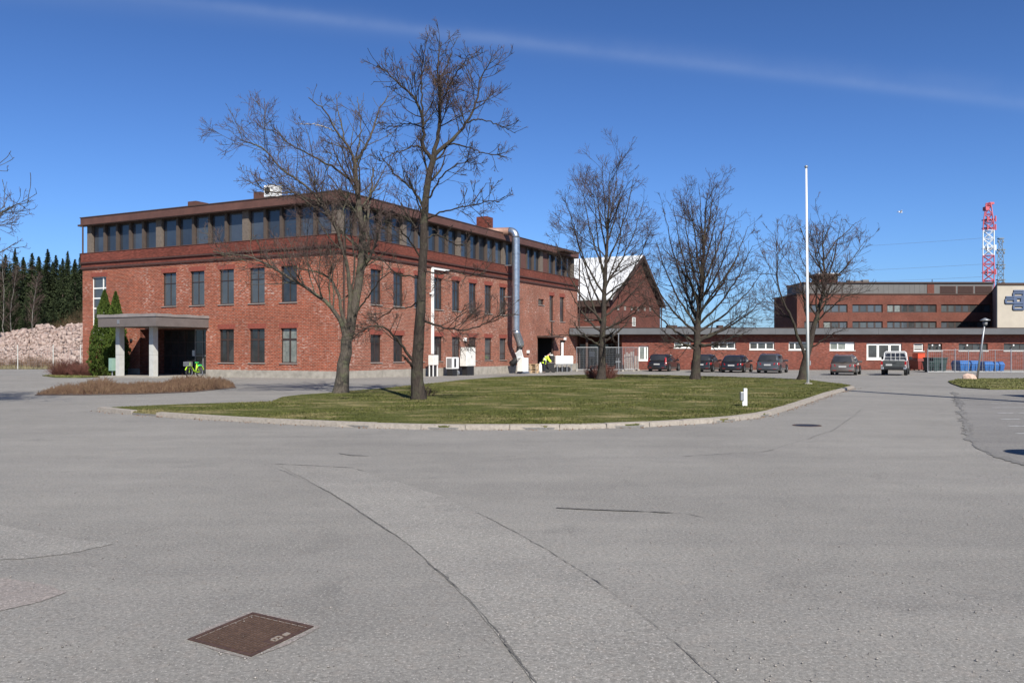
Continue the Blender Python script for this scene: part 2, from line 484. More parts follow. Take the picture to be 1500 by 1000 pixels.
M['brick_plain'] = brick_mat('brick_plain', (0.205, 0.050, 0.032), (0.13, 0.036, 0.026), (0.17, 0.09, 0.07), 0.15)
M['brick_far'] = brick_mat('brick_far', (0.175, 0.052, 0.036), (0.12, 0.038, 0.028), (0.15, 0.08, 0.06), 0.1)
M['brick_gable'] = brick_mat('brick_gable', (0.165, 0.045, 0.031), (0.11, 0.032, 0.024), (0.14, 0.075, 0.058), 0.1)
M['lintel'] = flat('brick_lintel', (0.215, 0.052, 0.034), 0.9, var=0.25, scale=9)
M['cornice'] = flat('dark_cornice', (0.060, 0.026, 0.021), 0.85, var=0.25, scale=5)
M['mullion'] = flat('brown_mullion', (0.070, 0.052, 0.042), 0.8)
M['fascia'] = flat('roof_fascia', (0.105, 0.048, 0.035), 0.6, var=0.18, scale=1.2)
M['soffit'] = flat('roof_soffit', (0.055, 0.030, 0.022), 0.8)
M['roofdark'] = flat('bitumen_roof', (0.045, 0.043, 0.042), 0.9, var=0.2)
M['pillar'] = flat('exposed_aggregate_pillar', (0.130, 0.105, 0.085), 0.9, var=0.2, scale=8)
M['frame_brown'] = flat('brown_window_frame', (0.040, 0.026, 0.022), 0.5, var=0.2)
M['frame_white'] = flat('white_window_frame', (0.74, 0.74, 0.70), 0.5, var=0.06)
M['frame_grey'] = flat('grey_metal_frame', (0.20, 0.20, 0.20), 0.5, var=0.15)
M['sill'] = flat('window_sill', (0.27, 0.24, 0.215), 0.6, var=0.12)
M['glass_sky'] = glass_mat('upper_glass', (0.009, 0.015, 0.026), (0.022, 0.033, 0.048))  # upper panes: reflected sky is put into the blue base colour
M['glass_sky2'] = glass_mat('upper_glass_dim', (0.010, 0.013, 0.019), (0.020, 0.026, 0.034))
M['glass_sky3'] = glass_mat('upper_glass_pale_sky', (0.028, 0.036, 0.048), (0.05, 0.06, 0.072))  # paler tint, also painted-in sky reflection
M['glass_dark'] = glass_mat('dark_glass', (0.008, 0.010, 0.010), (0.025, 0.026, 0.026), 0.05, 1.5)
M['glass_blind_sky'] = glass_mat('glass_grey_blind_sky', (0.040, 0.047, 0.050), (0.062, 0.070, 0.072), 0.1, 1.0)  # grey blinds; on the office block it is painted-in sky reflection
M['glass_curtain'] = glass_mat('glass_over_curtain', (0.10, 0.115, 0.10), (0.20, 0.21, 0.185), 0.1, 3.0)
M['panel_brown'] = flat('brown_infill_panel', (0.10, 0.045, 0.035), 0.7)
M['white_metal'] = flat('white_painted_metal', (0.78, 0.78, 0.76), 0.45, var=0.05)
M['white_dirty'] = flat('weathered_white_panel', (0.70, 0.69, 0.64), 0.6, var=0.12, scale=2.5)
M['black'] = flat('black_plastic', (0.016, 0.016, 0.017), 0.5)
M['rubber'] = flat('rubber', (0.02, 0.02, 0.02), 0.85)
M['galv'] = flat('galvanised_duct', (0.42, 0.46, 0.50), 0.34, metal=0.85, var=0.2, scale=5, bump=0.25, bscale=8)
M['galv_rust'] = flat('oxidised_duct', (0.30, 0.17, 0.125), 0.6, metal=0.2, var=0.2, scale=3)
M['steel'] = flat('grey_steel', (0.30, 0.31, 0.32), 0.45, metal=0.5, var=0.1)
M['rust'] = flat('rusty_cast_iron', (0.082, 0.046, 0.034), 0.75, metal=0.25, var=0.35, scale=24, bump=0.5, bscale=90)
M['rust_tread'] = flat('worn_cast_iron_tread', (0.125, 0.082, 0.058), 0.6, metal=0.3, var=0.35, scale=30)
M['canopy'] = flat('portico_fascia', (0.125, 0.105, 0.098), 0.8, var=0.14, scale=1.5)
M['canopy_top'] = flat('portico_top_sheet', (0.22, 0.195, 0.185), 0.6, var=0.15, scale=2)
M['lowfascia'] = flat('low_roof_fascia', (0.088, 0.090, 0.095), 0.6, var=0.15, scale=0.7)
M['whiteroof'] = flat('white_sheet_roof', (0.62, 0.63, 0.63), 0.5, var=0.06, scale=0.6)
M['attic'] = flat('grey_attic_sheet', (0.115, 0.110, 0.105), 0.7, var=0.12, scale=0.4)
M['beige'] = flat('beige_concrete_wall', (0.42, 0.375, 0.31), 0.9, var=0.09, scale=0.35)
M['logo'] = flat('blue_grey_emblem', (0.070, 0.100, 0.175), 0.5, var=0.12)
M['logo_edge'] = flat('emblem_edge', (0.045, 0.055, 0.085), 0.5)
M['mast_red'] = flat('mast_red', (0.50, 0.10, 0.13), 0.6, var=0.1, scale=0.2)
M['mast_white'] = flat('mast_white', (0.75, 0.78, 0.80), 0.6, var=0.05)
M['mast_grey'] = flat('mast_grey', (0.16, 0.19, 0.22), 0.6, var=0.1)
M['pole'] = flat('flagpole_white', (0.80, 0.80, 0.79), 0.35, var=0.03)
M['blue'] = flat('blue_skip', (0.020, 0.115, 0.34), 0.5, var=0.15)
M['greenskip'] = flat('dark_green_skip', (0.018, 0.040, 0.038), 0.6, var=0.2)
M['orange'] = flat('orange_plastic', (0.62, 0.060, 0.015), 0.55, var=0.12)
M['wood'] = flat('pallet_wood', (0.50, 0.36, 0.22), 0.85, var=0.2, scale=6)
M['greywood'] = flat('weathered_wood', (0.22, 0.19, 0.17), 0.9, var=0.25, scale=6)
M['lime'] = flat('lime_green_paint', (0.42, 0.72, 0.03), 0.35, var=0.05)
M['lime2'] = flat('bright_green_plastic', (0.06, 0.62, 0.14), 0.4, var=0.05)
M['hivis'] = flat('hi_vis_fabric', (0.62, 0.85, 0.04), 0.8, var=0.08)
M['navy'] = flat('dark_trousers', (0.015, 0.018, 0.026), 0.9)
M['skin'] = flat('skin', (0.50, 0.30, 0.22), 0.6)
M['hair'] = flat('brown_hair', (0.05, 0.03, 0.02), 0.8)
M['reflective'] = flat('reflective_strip', (0.65, 0.66, 0.66), 0.4)
M['bark'] = bark_mat('linden_bark', (0.050, 0.041, 0.033), (0.140, 0.120, 0.098), (0.130, 0.135, 0.080))
M['bark_dark'] = bark_mat('dark_bark', (0.028, 0.022, 0.019), (0.078, 0.063, 0.052), (0.075, 0.073, 0.048))
M['bark_dead'] = bark_mat('bare_dead_wood', (0.30, 0.27, 0.23), (0.48, 0.44, 0.38), (0.40, 0.36, 0.30))
M['twig'] = leafy('reddish_twigs', (0.062, 0.042, 0.038), (0.115, 0.078, 0.068), 0.85, 1.2)
M['redtwig'] = leafy('red_brown_twigs', (0.080, 0.034, 0.028), (0.17, 0.072, 0.055), 0.9, 2.0)
M['heather'] = leafy('dry_heather', (0.105, 0.052, 0.038), (0.26, 0.175, 0.105), 0.9, 3.4)
M['thuja'] = leafy('thuja_foliage', (0.022, 0.045, 0.008), (0.085, 0.120, 0.018), 0.8, 5.0)
M['spruce'] = leafy('spruce_needles', (0.012, 0.021, 0.010), (0.046, 0.060, 0.024), 0.85, 0.6)
M['sprucetrunk'] = flat('spruce_trunk', (0.10, 0.075, 0.06), 0.9)
M['birch'] = flat('birch_trunk', (0.14, 0.13, 0.115), 0.9, var=0.3)
M['rubble'] = leafy('broken_brick_rubble', (0.20, 0.125, 0.105), (0.43, 0.36, 0.32), 0.95, 3.5)
M['rock'] = flat('pink_granite', (0.50, 0.36, 0.29), 0.9, var=0.25, scale=4, bump=0.5, bscale=12)
M['lightred'] = flat('tail_light_red', (0.30, 0.010, 0.010), 0.2, var=0.1)
M['plate'] = flat('number_plate', (0.42, 0.42, 0.41), 0.5)
M['carglass'] = glass_mat('car_glass', (0.006, 0.007, 0.008), (0.012, 0.013, 0.014), 0.03, 2.0)
M['rim'] = flat('alloy_rim', (0.42, 0.43, 0.44), 0.35, metal=0.8)
M['headlight'] = flat('chrome_trim', (0.6, 0.6, 0.6), 0.15, metal=0.9)
M['bird'] = flat('white_feathers', (0.75, 0.75, 0.74), 0.8)
M['foil'] = flat('plaster_white', (0.80, 0.80, 0.78), 0.8)

# ================================================================== THE GROUND
def grid_sheet(name, x0, x1, ys, mat, dz, nx=24):
    xs = np.linspace(x0, x1, nx)
    v = [(x, y, gz(y) + dz) for y in ys for x in xs]
    f = [(j * nx + i, j * nx + i + 1, (j + 1) * nx + i + 1, (j + 1) * nx + i) for j in range(len(ys) - 1) for i in range(nx - 1)]
    return mesh_np(name, v, f, mat)
fld = MB().quad((-3000, -500, -0.30), (3000, -500, -0.30), (3000, 4000, -0.30), (-3000, 4000, -0.30)).build('ground', M['field'])
tag(fld, kind='structure', label='dull grassy ground reaching to the horizon')
ys = list(np.linspace(-30, 46, 20)) + list(np.linspace(48, 66, 19)) + [72, 78, 84.5]
yard = grid_sheet('asphalt_yard', -95, 150, ys, M['asphalt'], 0.0, 30)
tag(yard, kind='structure', label='worn grey asphalt yard and driveway')

def flat_poly(name, uvs, mat, dz, kind='structure', jitter=0.0, n_sub=6, label=None):
    pts = [G(u, v) for u, v in uvs]; out = []
    rr = random.Random(len(uvs) * 13 + int(uvs[0][0]))
    for i, p in enumerate(pts):
        q = pts[(i + 1) % len(pts)]
        for k in range(n_sub):
            w = p.lerp(q, k / n_sub)
            if jitter and 0 < k: w += Vector((rr.uniform(-1, 1), rr.uniform(-1, 1), 0)) * jitter * min(1, (q - p).length / 3)
            out.append(Vector((w.x, w.y, gz(w.y) + dz)))
    o = MB().poly(out)
    ob = o.build(name, mat)
    bm = bmesh.new(); bm.from_mesh(ob.data); bmesh.ops.triangulate(bm, faces=bm.faces); bm.to_mesh(ob.data); bm.free()
    return tag(ob, kind=kind, label=label)

def strip(name, uvs, w0, w1, mat, dz, wob=0.02, seg=0.12):
    pts = [G(u, v) for u, v in uvs]; rr = random.Random(int(uvs[0][0] * 3 + uvs[0][1])); path = []
    for a, b in zip(pts[:-1], pts[1:]):
        n = max(2, int((b - a).length / seg))
        for k in range(n): path.append(a.lerp(b, k / n))
    path.append(pts[-1]); vs = []; fs = []; off = 0
    for i, p in enumerate(path):
        t = (path[min(i + 1, len(path) - 1)] - path[max(0, i - 1)]).normalized(); nn = Vector((-t.y, t.x, 0))
        off = off * 0.8 + rr.uniform(-wob, wob)
        w = (w0 + (w1 - w0) * i / len(path)) * rr.uniform(0.1, 1.2) * (0.25 if math.sin(i * 0.21 + w0 * 90) + math.sin(i * 0.077) > 0.5 else 1.0)
        for sgn in (-1, 1):
            q = p + nn * (off + sgn * w / 2); vs.append((q.x, q.y, gz(q.y) + dz))
        if i: fs.append((2 * i - 2, 2 * i - 1, 2 * i + 1, 2 * i))
    return tag(mesh_np(name, vs, fs, mat), kind='structure')

flat_poly('asphalt_patch', [(410, 683), (520, 684), (575, 703), (650, 727), (742, 772), (805, 808), (872, 852), (932, 897), (1000, 952), (1070, 1015), (790, 1015), (735, 938), (694, 888), (652, 846), (602, 800), (540, 757), (478, 718)],
          M['asphalt_light'], 0.004, jitter=0.02, label='paler strip of asphalt between two seams')
flat_poly('asphalt_patch', [(-60, 838), (0, 846), (60, 855), (98, 867), (60, 881), (0, 895), (-60, 905)], M['asphalt_pink'], 0.004, jitter=0.06, n_sub=9, label='pinkish asphalt patch at the left edge')
flat_poly('asphalt_patch', [(-60, 762), (0, 769), (80, 785), (165, 797), (100, 811), (40, 818), (-60, 822)], M['asphalt_light'], 0.004, jitter=0.09, n_sub=10, label='pale wedge of asphalt at the left edge')
flat_poly('parking_surface', [(1399, 577), (1409, 602), (1416, 632), (1428, 655), (1452, 667), (1500, 682), (1800, 740), (2600, 740), (2000, 577)],
          M['asphalt_dark'], 0.004, jitter=0.05, label='darker asphalt of the car park on the right')
strip('pavement_seam', [(385, 680), (420, 692), (480, 720), (541, 759), (603, 802), (653, 847), (695, 889), (736, 939), (790, 1015)], 0.012, 0.018, M['seam'], 0.008, 0.008, .06)
strip('pavement_seam', [(575, 703), (650, 727), (742, 772), (805, 808), (872, 852), (932, 897), (1000, 952), (1070, 1015)], 0.008, 0.014, M['seam'], 0.008, 0.008, .06)
strip('pavement_seam', [(372, 679), (450, 681), (520, 685), (575, 703)], 0.03, 0.02, M['stain'], 0.008)
strip('pavement_seam', [(1397, 574), (1408, 600), (1415, 630), (1426, 655), (1450, 666), (1500, 681), (1560, 694)], 0.30, 0.18, M['stain'], 0.008, 0.03)
strip('pavement_seam', [(1000, 668), (1120, 662), (1220, 630), (1262, 600)], 0.03, 0.02, M['stain'], 0.006, 0.02)
strip('tyre_mark', [(815, 744), (880, 747), (950, 749.5), (1005, 752.5), (1030, 758)], 0.05, 0.09, M['seam'], 0.008, 0.003)
strip('tyre_mark', [(496, 664), (515, 667), (540, 668)], 0.10, 0.04, M['stain'], 0.008, 0.01)
for (v, a) in ((586, 1450), (591, 1452), (597, 1453), (605, 1461), (614, 1466), (624, 1477), (635, 1489)):
    q = G(a, v); m_ = MB(); rr = random.Random(v)
    x = q.x
    while x < q.x + 4.6:
        w = rr.uniform(0.3, 0.9)
        m_.quad((x, q.y - 0.05, gz(q.y) + 0.008), (x + w, q.y - 0.05, gz(q.y) + 0.008), (x + w, q.y + 0.05, gz(q.y) + 0.008), (x, q.y + 0.05, gz(q.y) + 0.008))
        x += w + rr.choice([0, 0, 0.15])
    tag(m_.build('painted_line', M['whiteline'], origin=(q.x, q.y, gz(q.y))), kind='structure', label='worn white parking bay line')

# lawn island with its kerb
kerb_uv = [(145, 601.5), (190, 606.5), (245, 610.5), (300, 614), (400, 620), (530, 626), (650, 629), (800, 629), (930, 626), (1060, 618), (1120, 610), (1170, 594), (1215, 578), (1250, 568.5)]
back_uv = [(1243, 565.5), (1180, 557.5), (1100, 554.5), (1020, 552), (940, 550), (860, 550), (800, 551.5), (740, 553.5), (690, 557), (627, 564), (560, 571), (495, 577), (440, 581), (414, 584), (398, 591), (340, 593), (260, 595.5), (185, 599)]
ring = [G(*p) for p in kerb_uv] + [G(*p) for p in back_uv]
bm = bmesh.new()
vs = [bm.verts.new((p.x, p.y, gz(p.y) + 0.075)) for p in ring]
fc = bm.faces.new(vs)
skirt = [bm.verts.new((p.x, p.y, gz(p.y) - 0.05)) for p in ring]
for i in range(len(ring)):
    bm.faces.new((vs[i], vs[(i + 1) % len(ring)], skirt[(i + 1) % len(ring)], skirt[i]))
bmesh.ops.triangulate(bm, faces=[fc])
me = bpy.data.meshes.new('lawn'); bm.to_mesh(me); bm.free(); me.materials.append(M['grass'])
lawn = bpy.data.objects.new('lawn', me); COL.objects.link(lawn); tag(lawn, kind='structure', label='mown green lawn with dry patches inside the kerb')

def in_poly(x, y, poly):
    c = np.zeros(len(x), dtype=bool); n = len(poly)
    for i in range(n):
        x1, y1 = poly[i][0], poly[i][1]; x2, y2 = poly[(i + 1) % n][0], poly[(i + 1) % n][1]
        if y1 == y2: continue
        k = ((y1 > y) != (y2 > y)) & (x < (x2 - x1) * (y - y1) / (y2 - y1) + x1)
        c ^= k
    return c

def blades(name, poly, n, z0, hmin, hmax, mat, label, seed=1, near_bias=True):
    rg = np.random.default_rng(seed)
    px = [p[0] for p in poly]; py = [p[1] for p in poly]
    N = n * 5
    x = rg.uniform(min(px), max(px), N)
    t = rg.random(N) ** (1.9 if near_bias else 1.0)
    y = min(py) + (max(py) - min(py)) * t
    k = in_poly(x, y, poly); x, y = x[k][:n], y[k][:n]; n = len(x)
    # clumping: pull blades toward random centres
    h = rg.uniform(hmin, hmax, n) * (0.6 + 0.9 * (np.sin(x * 1.3 + 2 * np.sin(y * 0.7)) * 0.5 + 0.5))
    a = rg.uniform(0, 2 * np.pi, n); w = rg.uniform(0.006, 0.014, n) * (1 + y / 30)
    lean = rg.normal(0, 0.5, (n, 2)) * h[:, None]
    zz = np.array([gz(q) for q in y]) + z0
    b0 = np.stack([x - np.cos(a) * w, y - np.sin(a) * w, zz], 1); b1 = np.stack([x + np.cos(a) * w, y + np.sin(a) * w, zz], 1)
    tp = np.stack([x + lean[:, 0], y + lean[:, 1], zz + h], 1)
    v = np.stack([b0, b1, tp], 1).reshape(-1, 3); f = np.arange(3 * n).reshape(-1, 3)
    o = mesh_np(name, v, f, mat, origin=(float(x.mean()), float(y.mean()), 0.0))
    return tag(o, label, 'grass', kind='stuff')
blades('lawn_grass', [(p.x, p.y) for p in ring], 130000, 0.07, 0.008, 0.034, M['grass'], 'short green grass blades of the lawn island', 3)

# kerb stones, one by one
kp = [G(*p) for p in kerb_uv]
seglen = [0]
for a, b in zip(kp[:-1], kp[1:]): seglen.append(seglen[-1] + (b - a).length)
def kerb_at(s):
    s = max(0, min(seglen[-1] - 1e-4, s))
    for i in range(len(kp) - 1):
        if s <= seglen[i + 1]:
            f = (s - seglen[i]) / (seglen[i + 1] - seglen[i]); return kp[i].lerp(kp[i + 1], f), (kp[i + 1] - kp[i]).normalized()
m_ = MB(); prev = None
nk = 80
for i in range(nk):
    (a, ta), (b, tb) = kerb_at(seglen[-1] * i / nk), kerb_at(seglen[-1] * (i + 1) / nk)
    n1 = Vector((-ta.y, ta.x, 0)); n2 = Vector((-tb.y, tb.x, 0))
    za, zb = gz(a.y), gz(b.y)
    p = [a - n1 * 0.03, b - n2 * 0.03, b + n2 * 0.10, a + n1 * 0.10]
    m_.hexa([Vector((q.x, q.y, -0.25)) for q in p] + [Vector((q.x, q.y, gz(q.y) + 0.045)) for q in p])
kerb = tag(m_.build('kerb', M['stain']), kind='structure', label='pale stone kerb along the front of the lawn')
WM['kerb'] = Matrix.Identity(4)
s = 0.0; rr = random.Random(5)
while s < seglen[-1] - 0.3:
    L = rr.uniform(0.9, 1.05)
    a, ta = kerb_at(s + 0.005); b, tb = kerb_at(min(seglen[-1], s + L - 0.005))
    gapz = rr.uniform(-0.004, 0.004)
    t = (b - a).normalized(); nn = Vector((-t.y, t.x, 0))
    off = rr.uniform(-0.004, 0.004)
    lo, hi = -0.07 + off, 0.11 + off
    h0 = 0.105 + gapz; h1 = h0 + rr.uniform(-0.003, 0.003)
    mb = MB()
    def kq(p, o_, z): q = p + nn * o_; return Vector((q.x, q.y, gz(q.y) + z))
    mb.hexa([kq(a, lo, -0.2), kq(b, lo, -0.2), kq(b, hi, -0.2), kq(a, hi, -0.2), kq(a, lo + 0.03, h0 - 0.01), kq(b, lo + 0.03, h1 - 0.01), kq(b, hi, h1), kq(a, hi, h0)])
    if not (185 < U0 + FPX * a.x / a.y < 198):
        mb.build('kerb_stone', M['kerb'], parent=kerb, uv=False)
    s += L

# grass islands: right, verge at left, strip before the hedge
def island(name, uvs, label, n=2500, seed=2, h=(0.02, 0.07)):
    r_ = [G(*p) for p in uvs]
    bm = bmesh.new(); t_ = [bm.verts.new((p.x, p.y, gz(p.y) + 0.05)) for p in r_]; b_ = [bm.verts.new((p.x, p.y, gz(p.y) - 0.05)) for p in r_]
    f_ = bm.faces.new(t_)
    for i in range(len(r_)): bm.faces.new((t_[i], t_[(i + 1) % len(r_)], b_[(i + 1) % len(r_)], b_[i]))
    bmesh.ops.triangulate(bm, faces=[f_])
    me = bpy.data.meshes.new(name); bm.to_mesh(me); bm.free(); me.materials.append(M['grass'])
    o = bpy.data.objects.new(name, me); COL.objects.link(o); tag(o, kind='structure', label=label)
    blades(name + '_grass', [(p.x, p.y) for p in r_], n, 0.045, h[0], h[1], M['blade'], label.replace('strip', 'strip of tufts'), seed, False)
island('grass_strip', [(1389, 559), (1400, 557), (1440, 555), (1520, 556), (1700, 557), (1700, 573), (1520, 570.5), (1450, 570.5), (1410, 568), (1393, 562)], 'grass strip beneath the leaning lamp post', 9000, 9)
island('hedge_verge', [(62, 550.5), (100, 548.5), (160, 548), (170, 551.5), (120, 553.5), (80, 553)], 'narrow grass strip at the foot of the bare hedge', 3000, 10)
vg = MB()
vg.quad((-160, 84.5, -0.17), (-29, 84.5, -0.17), (-29, 170, -0.17), (-160, 170, -0.17))
tag(vg.build('verge', M['field']), kind='structure', label='dry grassy verge beyond the yard at left')
blades('verge_grass', [(-75, 84.5), (-32, 84.5), (-32, 96), (-75, 96)], 22000, -0.17, 0.12, 0.45, leafy('dry_verge_grass', (0.12, 0.10, 0.05), (0.26, 0.22, 0.12)), 'tall dry grass on the verge before the rubble heap', 12, False)

# ---------------------------------------------------------------- manhole covers
c_ = [G(285, 937), G(365, 899.5), G(461, 919), G(362, 961)]
ctr = (c_[0] + c_[1] + c_[2] + c_[3]) / 4
e1 = ((c_[2] - c_[1]) + (c_[3] - c_[0])) * 0.25; e2 = ((c_[1] - c_[0]) + (c_[2] - c_[3])) * 0.25
mh = thing('drain_cover', (ctr.x, ctr.y, 0), 'rusty square cast iron cover set in the asphalt in the foreground', 'manhole cover')
def mq(a, b, z): q = ctr + e1 * a + e2 * b; return Vector((q.x, q.y, z))
def mbox(mb, a0, a1, b0, b1, z0, z1): mb.hexa([mq(a0, b0, z0), mq(a1, b0, z0), mq(a1, b1, z0), mq(a0, b1, z0), mq(a0, b0, z1), mq(a1, b0, z1), mq(a1, b1, z1), mq(a0, b1, z1)])
fr = MB()
for a in ((-1.05, 1.05, -1.05, -0.955), (-1.05, 1.05, 0.955, 1.05), (-1.05, -0.955, -0.955, 0.955), (0.955, 1.05, -0.955, 0.955)): mbox(fr, *a, -0.05, 0.010)
fr.build('frame', M['rust'], mh)
pl = MB(); mbox(pl, -0.925, 0.925, -0.925, 0.925, -0.05, 0.004); pl.build('plate', M['rust'], mh)
tr = MB(); nn_ = 17
for i in range(nn_):
    for j in range(nn_):
        a = -0.86 + 1.72 * i / (nn_ - 1); b = -0.86 + 1.72 * j / (nn_ - 1)
        if abs(a) < 0.9 and i > nn_ - 4 and 5 < j < 13: continue
        if (i + j) % 2: mbox(tr, a - 0.045, a + 0.045, b - 0.016, b + 0.016, 0.004, 0.009)
        else: mbox(tr, a - 0.016, a + 0.016, b - 0.045, b + 0.045, 0.004, 0.009)
tr.build('tread', M['rust_tread'], mh)
lg = MB(); 
for (a0, a1, b0, b1) in ((0.70, 0.73, -0.12, 0.16), (0.85, 0.88, -0.12, 0.16), (0.70, 0.88, -0.12, -0.10), (0.70, 0.88, 0.0, 0.02), (0.70, 0.88, 0.14, 0.16)): mbox(lg, a0, a1, b0, b1, 0.004, 0.0095)
mbox(lg, 0.74, 0.86, 0.26, 0.42, 0.004, 0.0095)
lg.build('cast_mark', flat('pale_worn_metal', (0.26, 0.22, 0.18), 0.5), mh)
rim_ = MB()
for a in ((-1.10, 1.10, -1.09, -1.05), (-1.09, 1.09, 1.05, 1.09), (-1.09, -1.05, -1.05, 1.05), (1.05, 1.10, -1.05, 1.05)): mbox(rim_, *a, -0.05, 0.004)
rim_.build('mortar_edge', M['asphalt_light'], mh)
flat_poly('asphalt_patch', [(276, 938), (300, 921), (364, 896), (410, 903), (470, 918), (420, 945), (364, 965), (320, 954)], M['asphalt_pink'], 0.0035, jitter=0.02, n_sub=6, label='pinkish worn ring of asphalt round the drain cover')
q = G(1182, 623)
rc = thing('round_drain_cover', (q.x, q.y, 0), 'small round dark drain cover in the drive beside the lawn kerb', 'manhole cover')
MB().lathe([(0.30, -0.05), (0.30, 0.008), (0.26, 0.008), (0.26, -0.05)], (q.x, q.y, 0), k=28).build('frame', M['rust'], rc)
MB().lathe([(0.001, 0.006), (0.245, 0.006), (0.245, -0.04)], (q.x, q.y, 0), k=28).build('lid', M['black'], rc)

# ================================================================== WALL + WINDOW TOOLS
def wall(F, t0, t1, z0, z1, ops, mat, parent, name='wall', rev=0.22, d=0.0, label=None):
    """a wall with real openings and reveals. ops: (t0,t1,z0,z1)"""
    mb = MB()
    ts = sorted({t0, t1, *[o[0] for o in ops], *[o[1] for o in ops]}); zs = sorted({z0, z1, *[o[2] for o in ops], *[o[3] for o in ops]})
    ts = [t for t in ts if t0 <= t <= t1]; zs = [z for z in zs if z0 <= z <= z1]
    for a, b in zip(ts[:-1], ts[1:]):
        # merge vertically
        run = None
        for c, e in zip(zs[:-1], zs[1:]):
            tm, zm = (a + b) / 2, (c + e) / 2
            solid = not any(o[0] < tm < o[1] and o[2] < zm < o[3] for o in ops)
            if solid: run = (run[0], e) if run else (c, e)
            if run and (not solid or e == zs[-1]):
                mb.quad(F(a, d, run[0]), F(b, d, run[0]), F(b, d, run[1]), F(a, d, run[1])); run = None
    for (a, b, c, e) in ops:
        mb.quad(F(a, d, c), F(a, d - rev, c), F(a, d - rev, e), F(a, d, e))
        mb.quad(F(b, d, c), F(b, d - rev, c), F(b, d - rev, e), F(b, d, e))
        mb.quad(F(a, d, e), F(a, d - rev, e), F(b, d - rev, e), F(b, d, e))
        mb.quad(F(a, d, c), F(a, d - rev, c), F(b, d - rev, c), F(b, d, c))
    o = mb.build(name, mat, parent)
    if label: o['label'] = label
    return o

def window(F, a, b, c, e, parent, fmat, gmat, rev=0.12, nv=1, hz=(), fw=0.06, sill=True, d=0.0, vpos=None, name='window', silmat=None, label=None, mulw=None):
    fr = MB(); d0, d1 = d - rev - 0.06, d - rev
    mw = (mulw if mulw else fw * 0.8)
    fr.fb(F, a, a + fw, d0, d1, c, e); fr.fb(F, b - fw, b, d0, d1, c, e)
    fr.fb(F, a + fw, b - fw, d0, d1, c, c + fw); fr.fb(F, a + fw, b - fw, d0, d1, e - fw, e)
    vp = vpos if vpos is not None else [(i + 1) / (nv + 1) for i in range(nv)]
    for k in vp:
        t = a + (b - a) * k; fr.fb(F, t - mw / 2, t + mw / 2, d0, d1 - 0.004, c + fw, e - fw)
    for k in hz:
        z = c + (e - c) * k; fr.fb(F, a + fw, b - fw, d0, d1 - 0.007, z - mw / 2, z + mw / 2)
    w = fr.build(name, fmat, parent)
    if label: w['label'] = label
    if name == 'window' and not callable(gmat) and gmat.name.startswith('upper_glass') and RND.random() < .35:
        zb_l = e - fw - (e - c) * RND.choice([.25, .4, .6]); MB().fb(F, a + fw, b - fw, d0 - .0, d0 + .008, zb_l, e - fw).build('blind', M['glass_blind_sky'], w)
    edges = [a + fw] + [a + (b - a) * k for k in vp] + [b - fw]
    for t0, t1 in zip(edges[:-1], edges[1:]):
        g = gmat(F, t0, t1) if callable(gmat) else gmat
        tilt = RND.uniform(-0.004, 0.004)
        MB().hexa([F(t0, d0 + 0.01, c + fw), F(t1, d0 + 0.01, c + fw), F(t1, d0 + 0.025, c + fw), F(t0, d0 + 0.025, c + fw),
                   F(t0, d0 + 0.01, e - fw), F(t1, d0 + 0.01, e - fw), F(t1, d0 + 0.025 + tilt, e - fw), F(t0, d0 + 0.025 + tilt, e - fw)]).build('pane', g, w)
    if sill:
        MB().fb(F, a - 0.06, b + 0.06, d - rev, d + 0.06, c - 0.055, c - 0.003).build('sill', silmat or M['sill'], w)
    return w

# ================================================================== MAIN BUILDING
LL, LR = 22.76, 35.8
ZB, ZS1, ZS2, ZW0, ZW1 = -0.3, 7.36, 7.84, 8.46, 10.42
SB = 0.32      # the glazed storey is set back behind the brick parapet
mainb = thing('brick_building', (CX, CY, 0), 'long three storey red brick building with a glazed top floor behind the two front trees', 'building')
kL = [3.85 + 2.56 * k for k in range(5)]
up = [(t - 0.64, t + 0.64, 4.56, 6.77) for t in kL]
lowL = [(t - 0.64, t + 0.64, 0.87, 2.99) for t in kL[:3]]
stair = (FL.t(155.6), FL.t(134.2), 2.40, 6.78)
ent = (10.75, 16.9, 0.02, 3.05)
wall(FL, 0, LL, 0.42, ZS1, up + lowL + [stair] + [(ent[0], ent[1], 0.42, ent[3])], M['brick'], mainb, label='red brick end wall with pale lime bloom')
kR = [3.62 + 2.42 * k for k in range(8)]
upR = [(t - 0.57, t + 0.57, 4.5, 6.68) for t in kR]
loR = [(t - 0.57, t + 0.57, 0.90, 2.62) for t in kR]
small = (FR.t(788.5), FR.t(797), 5.62, 6.12)
n1 = (FR.t(805), FR.t(811.5), 4.3, 6.55); n2 = (FR.t(820.3), FR.t(827), 4.3, 6.55)
n3 = (FR.t(820.5), FR.t(827.5), 0.3, 2.6)
doorR = (FR.t(788), FR.t(810.5), -0.18, 2.75)
wall(FR, 0, LR, 0.42, ZS1, upR + loR + [small, n1, n2, (n3[0], n3[1], 0.42, n3[3]), (doorR[0], doorR[1], 0.42, doorR[3])], M['brick_long'], mainb)
back = MB()   # the two far walls
back.quad(FL(LL, 0, ZB), FL(LL, -18, ZB), FL(LL, -18, ZW0), FL(LL, 0, ZW0)); back.quad(FR(LR, 0, ZB), FR(LR, -LL, ZB), FR(LR, -LL, ZW0), FR(LR, 0, ZW0))
back.quad(FL(LL, -18, ZB), FL(LL, -LR, ZB), FL(LL, -LR, ZW0), FL(LL, -18, ZW0))
back.build('wall', M['brick_plain'], mainb)
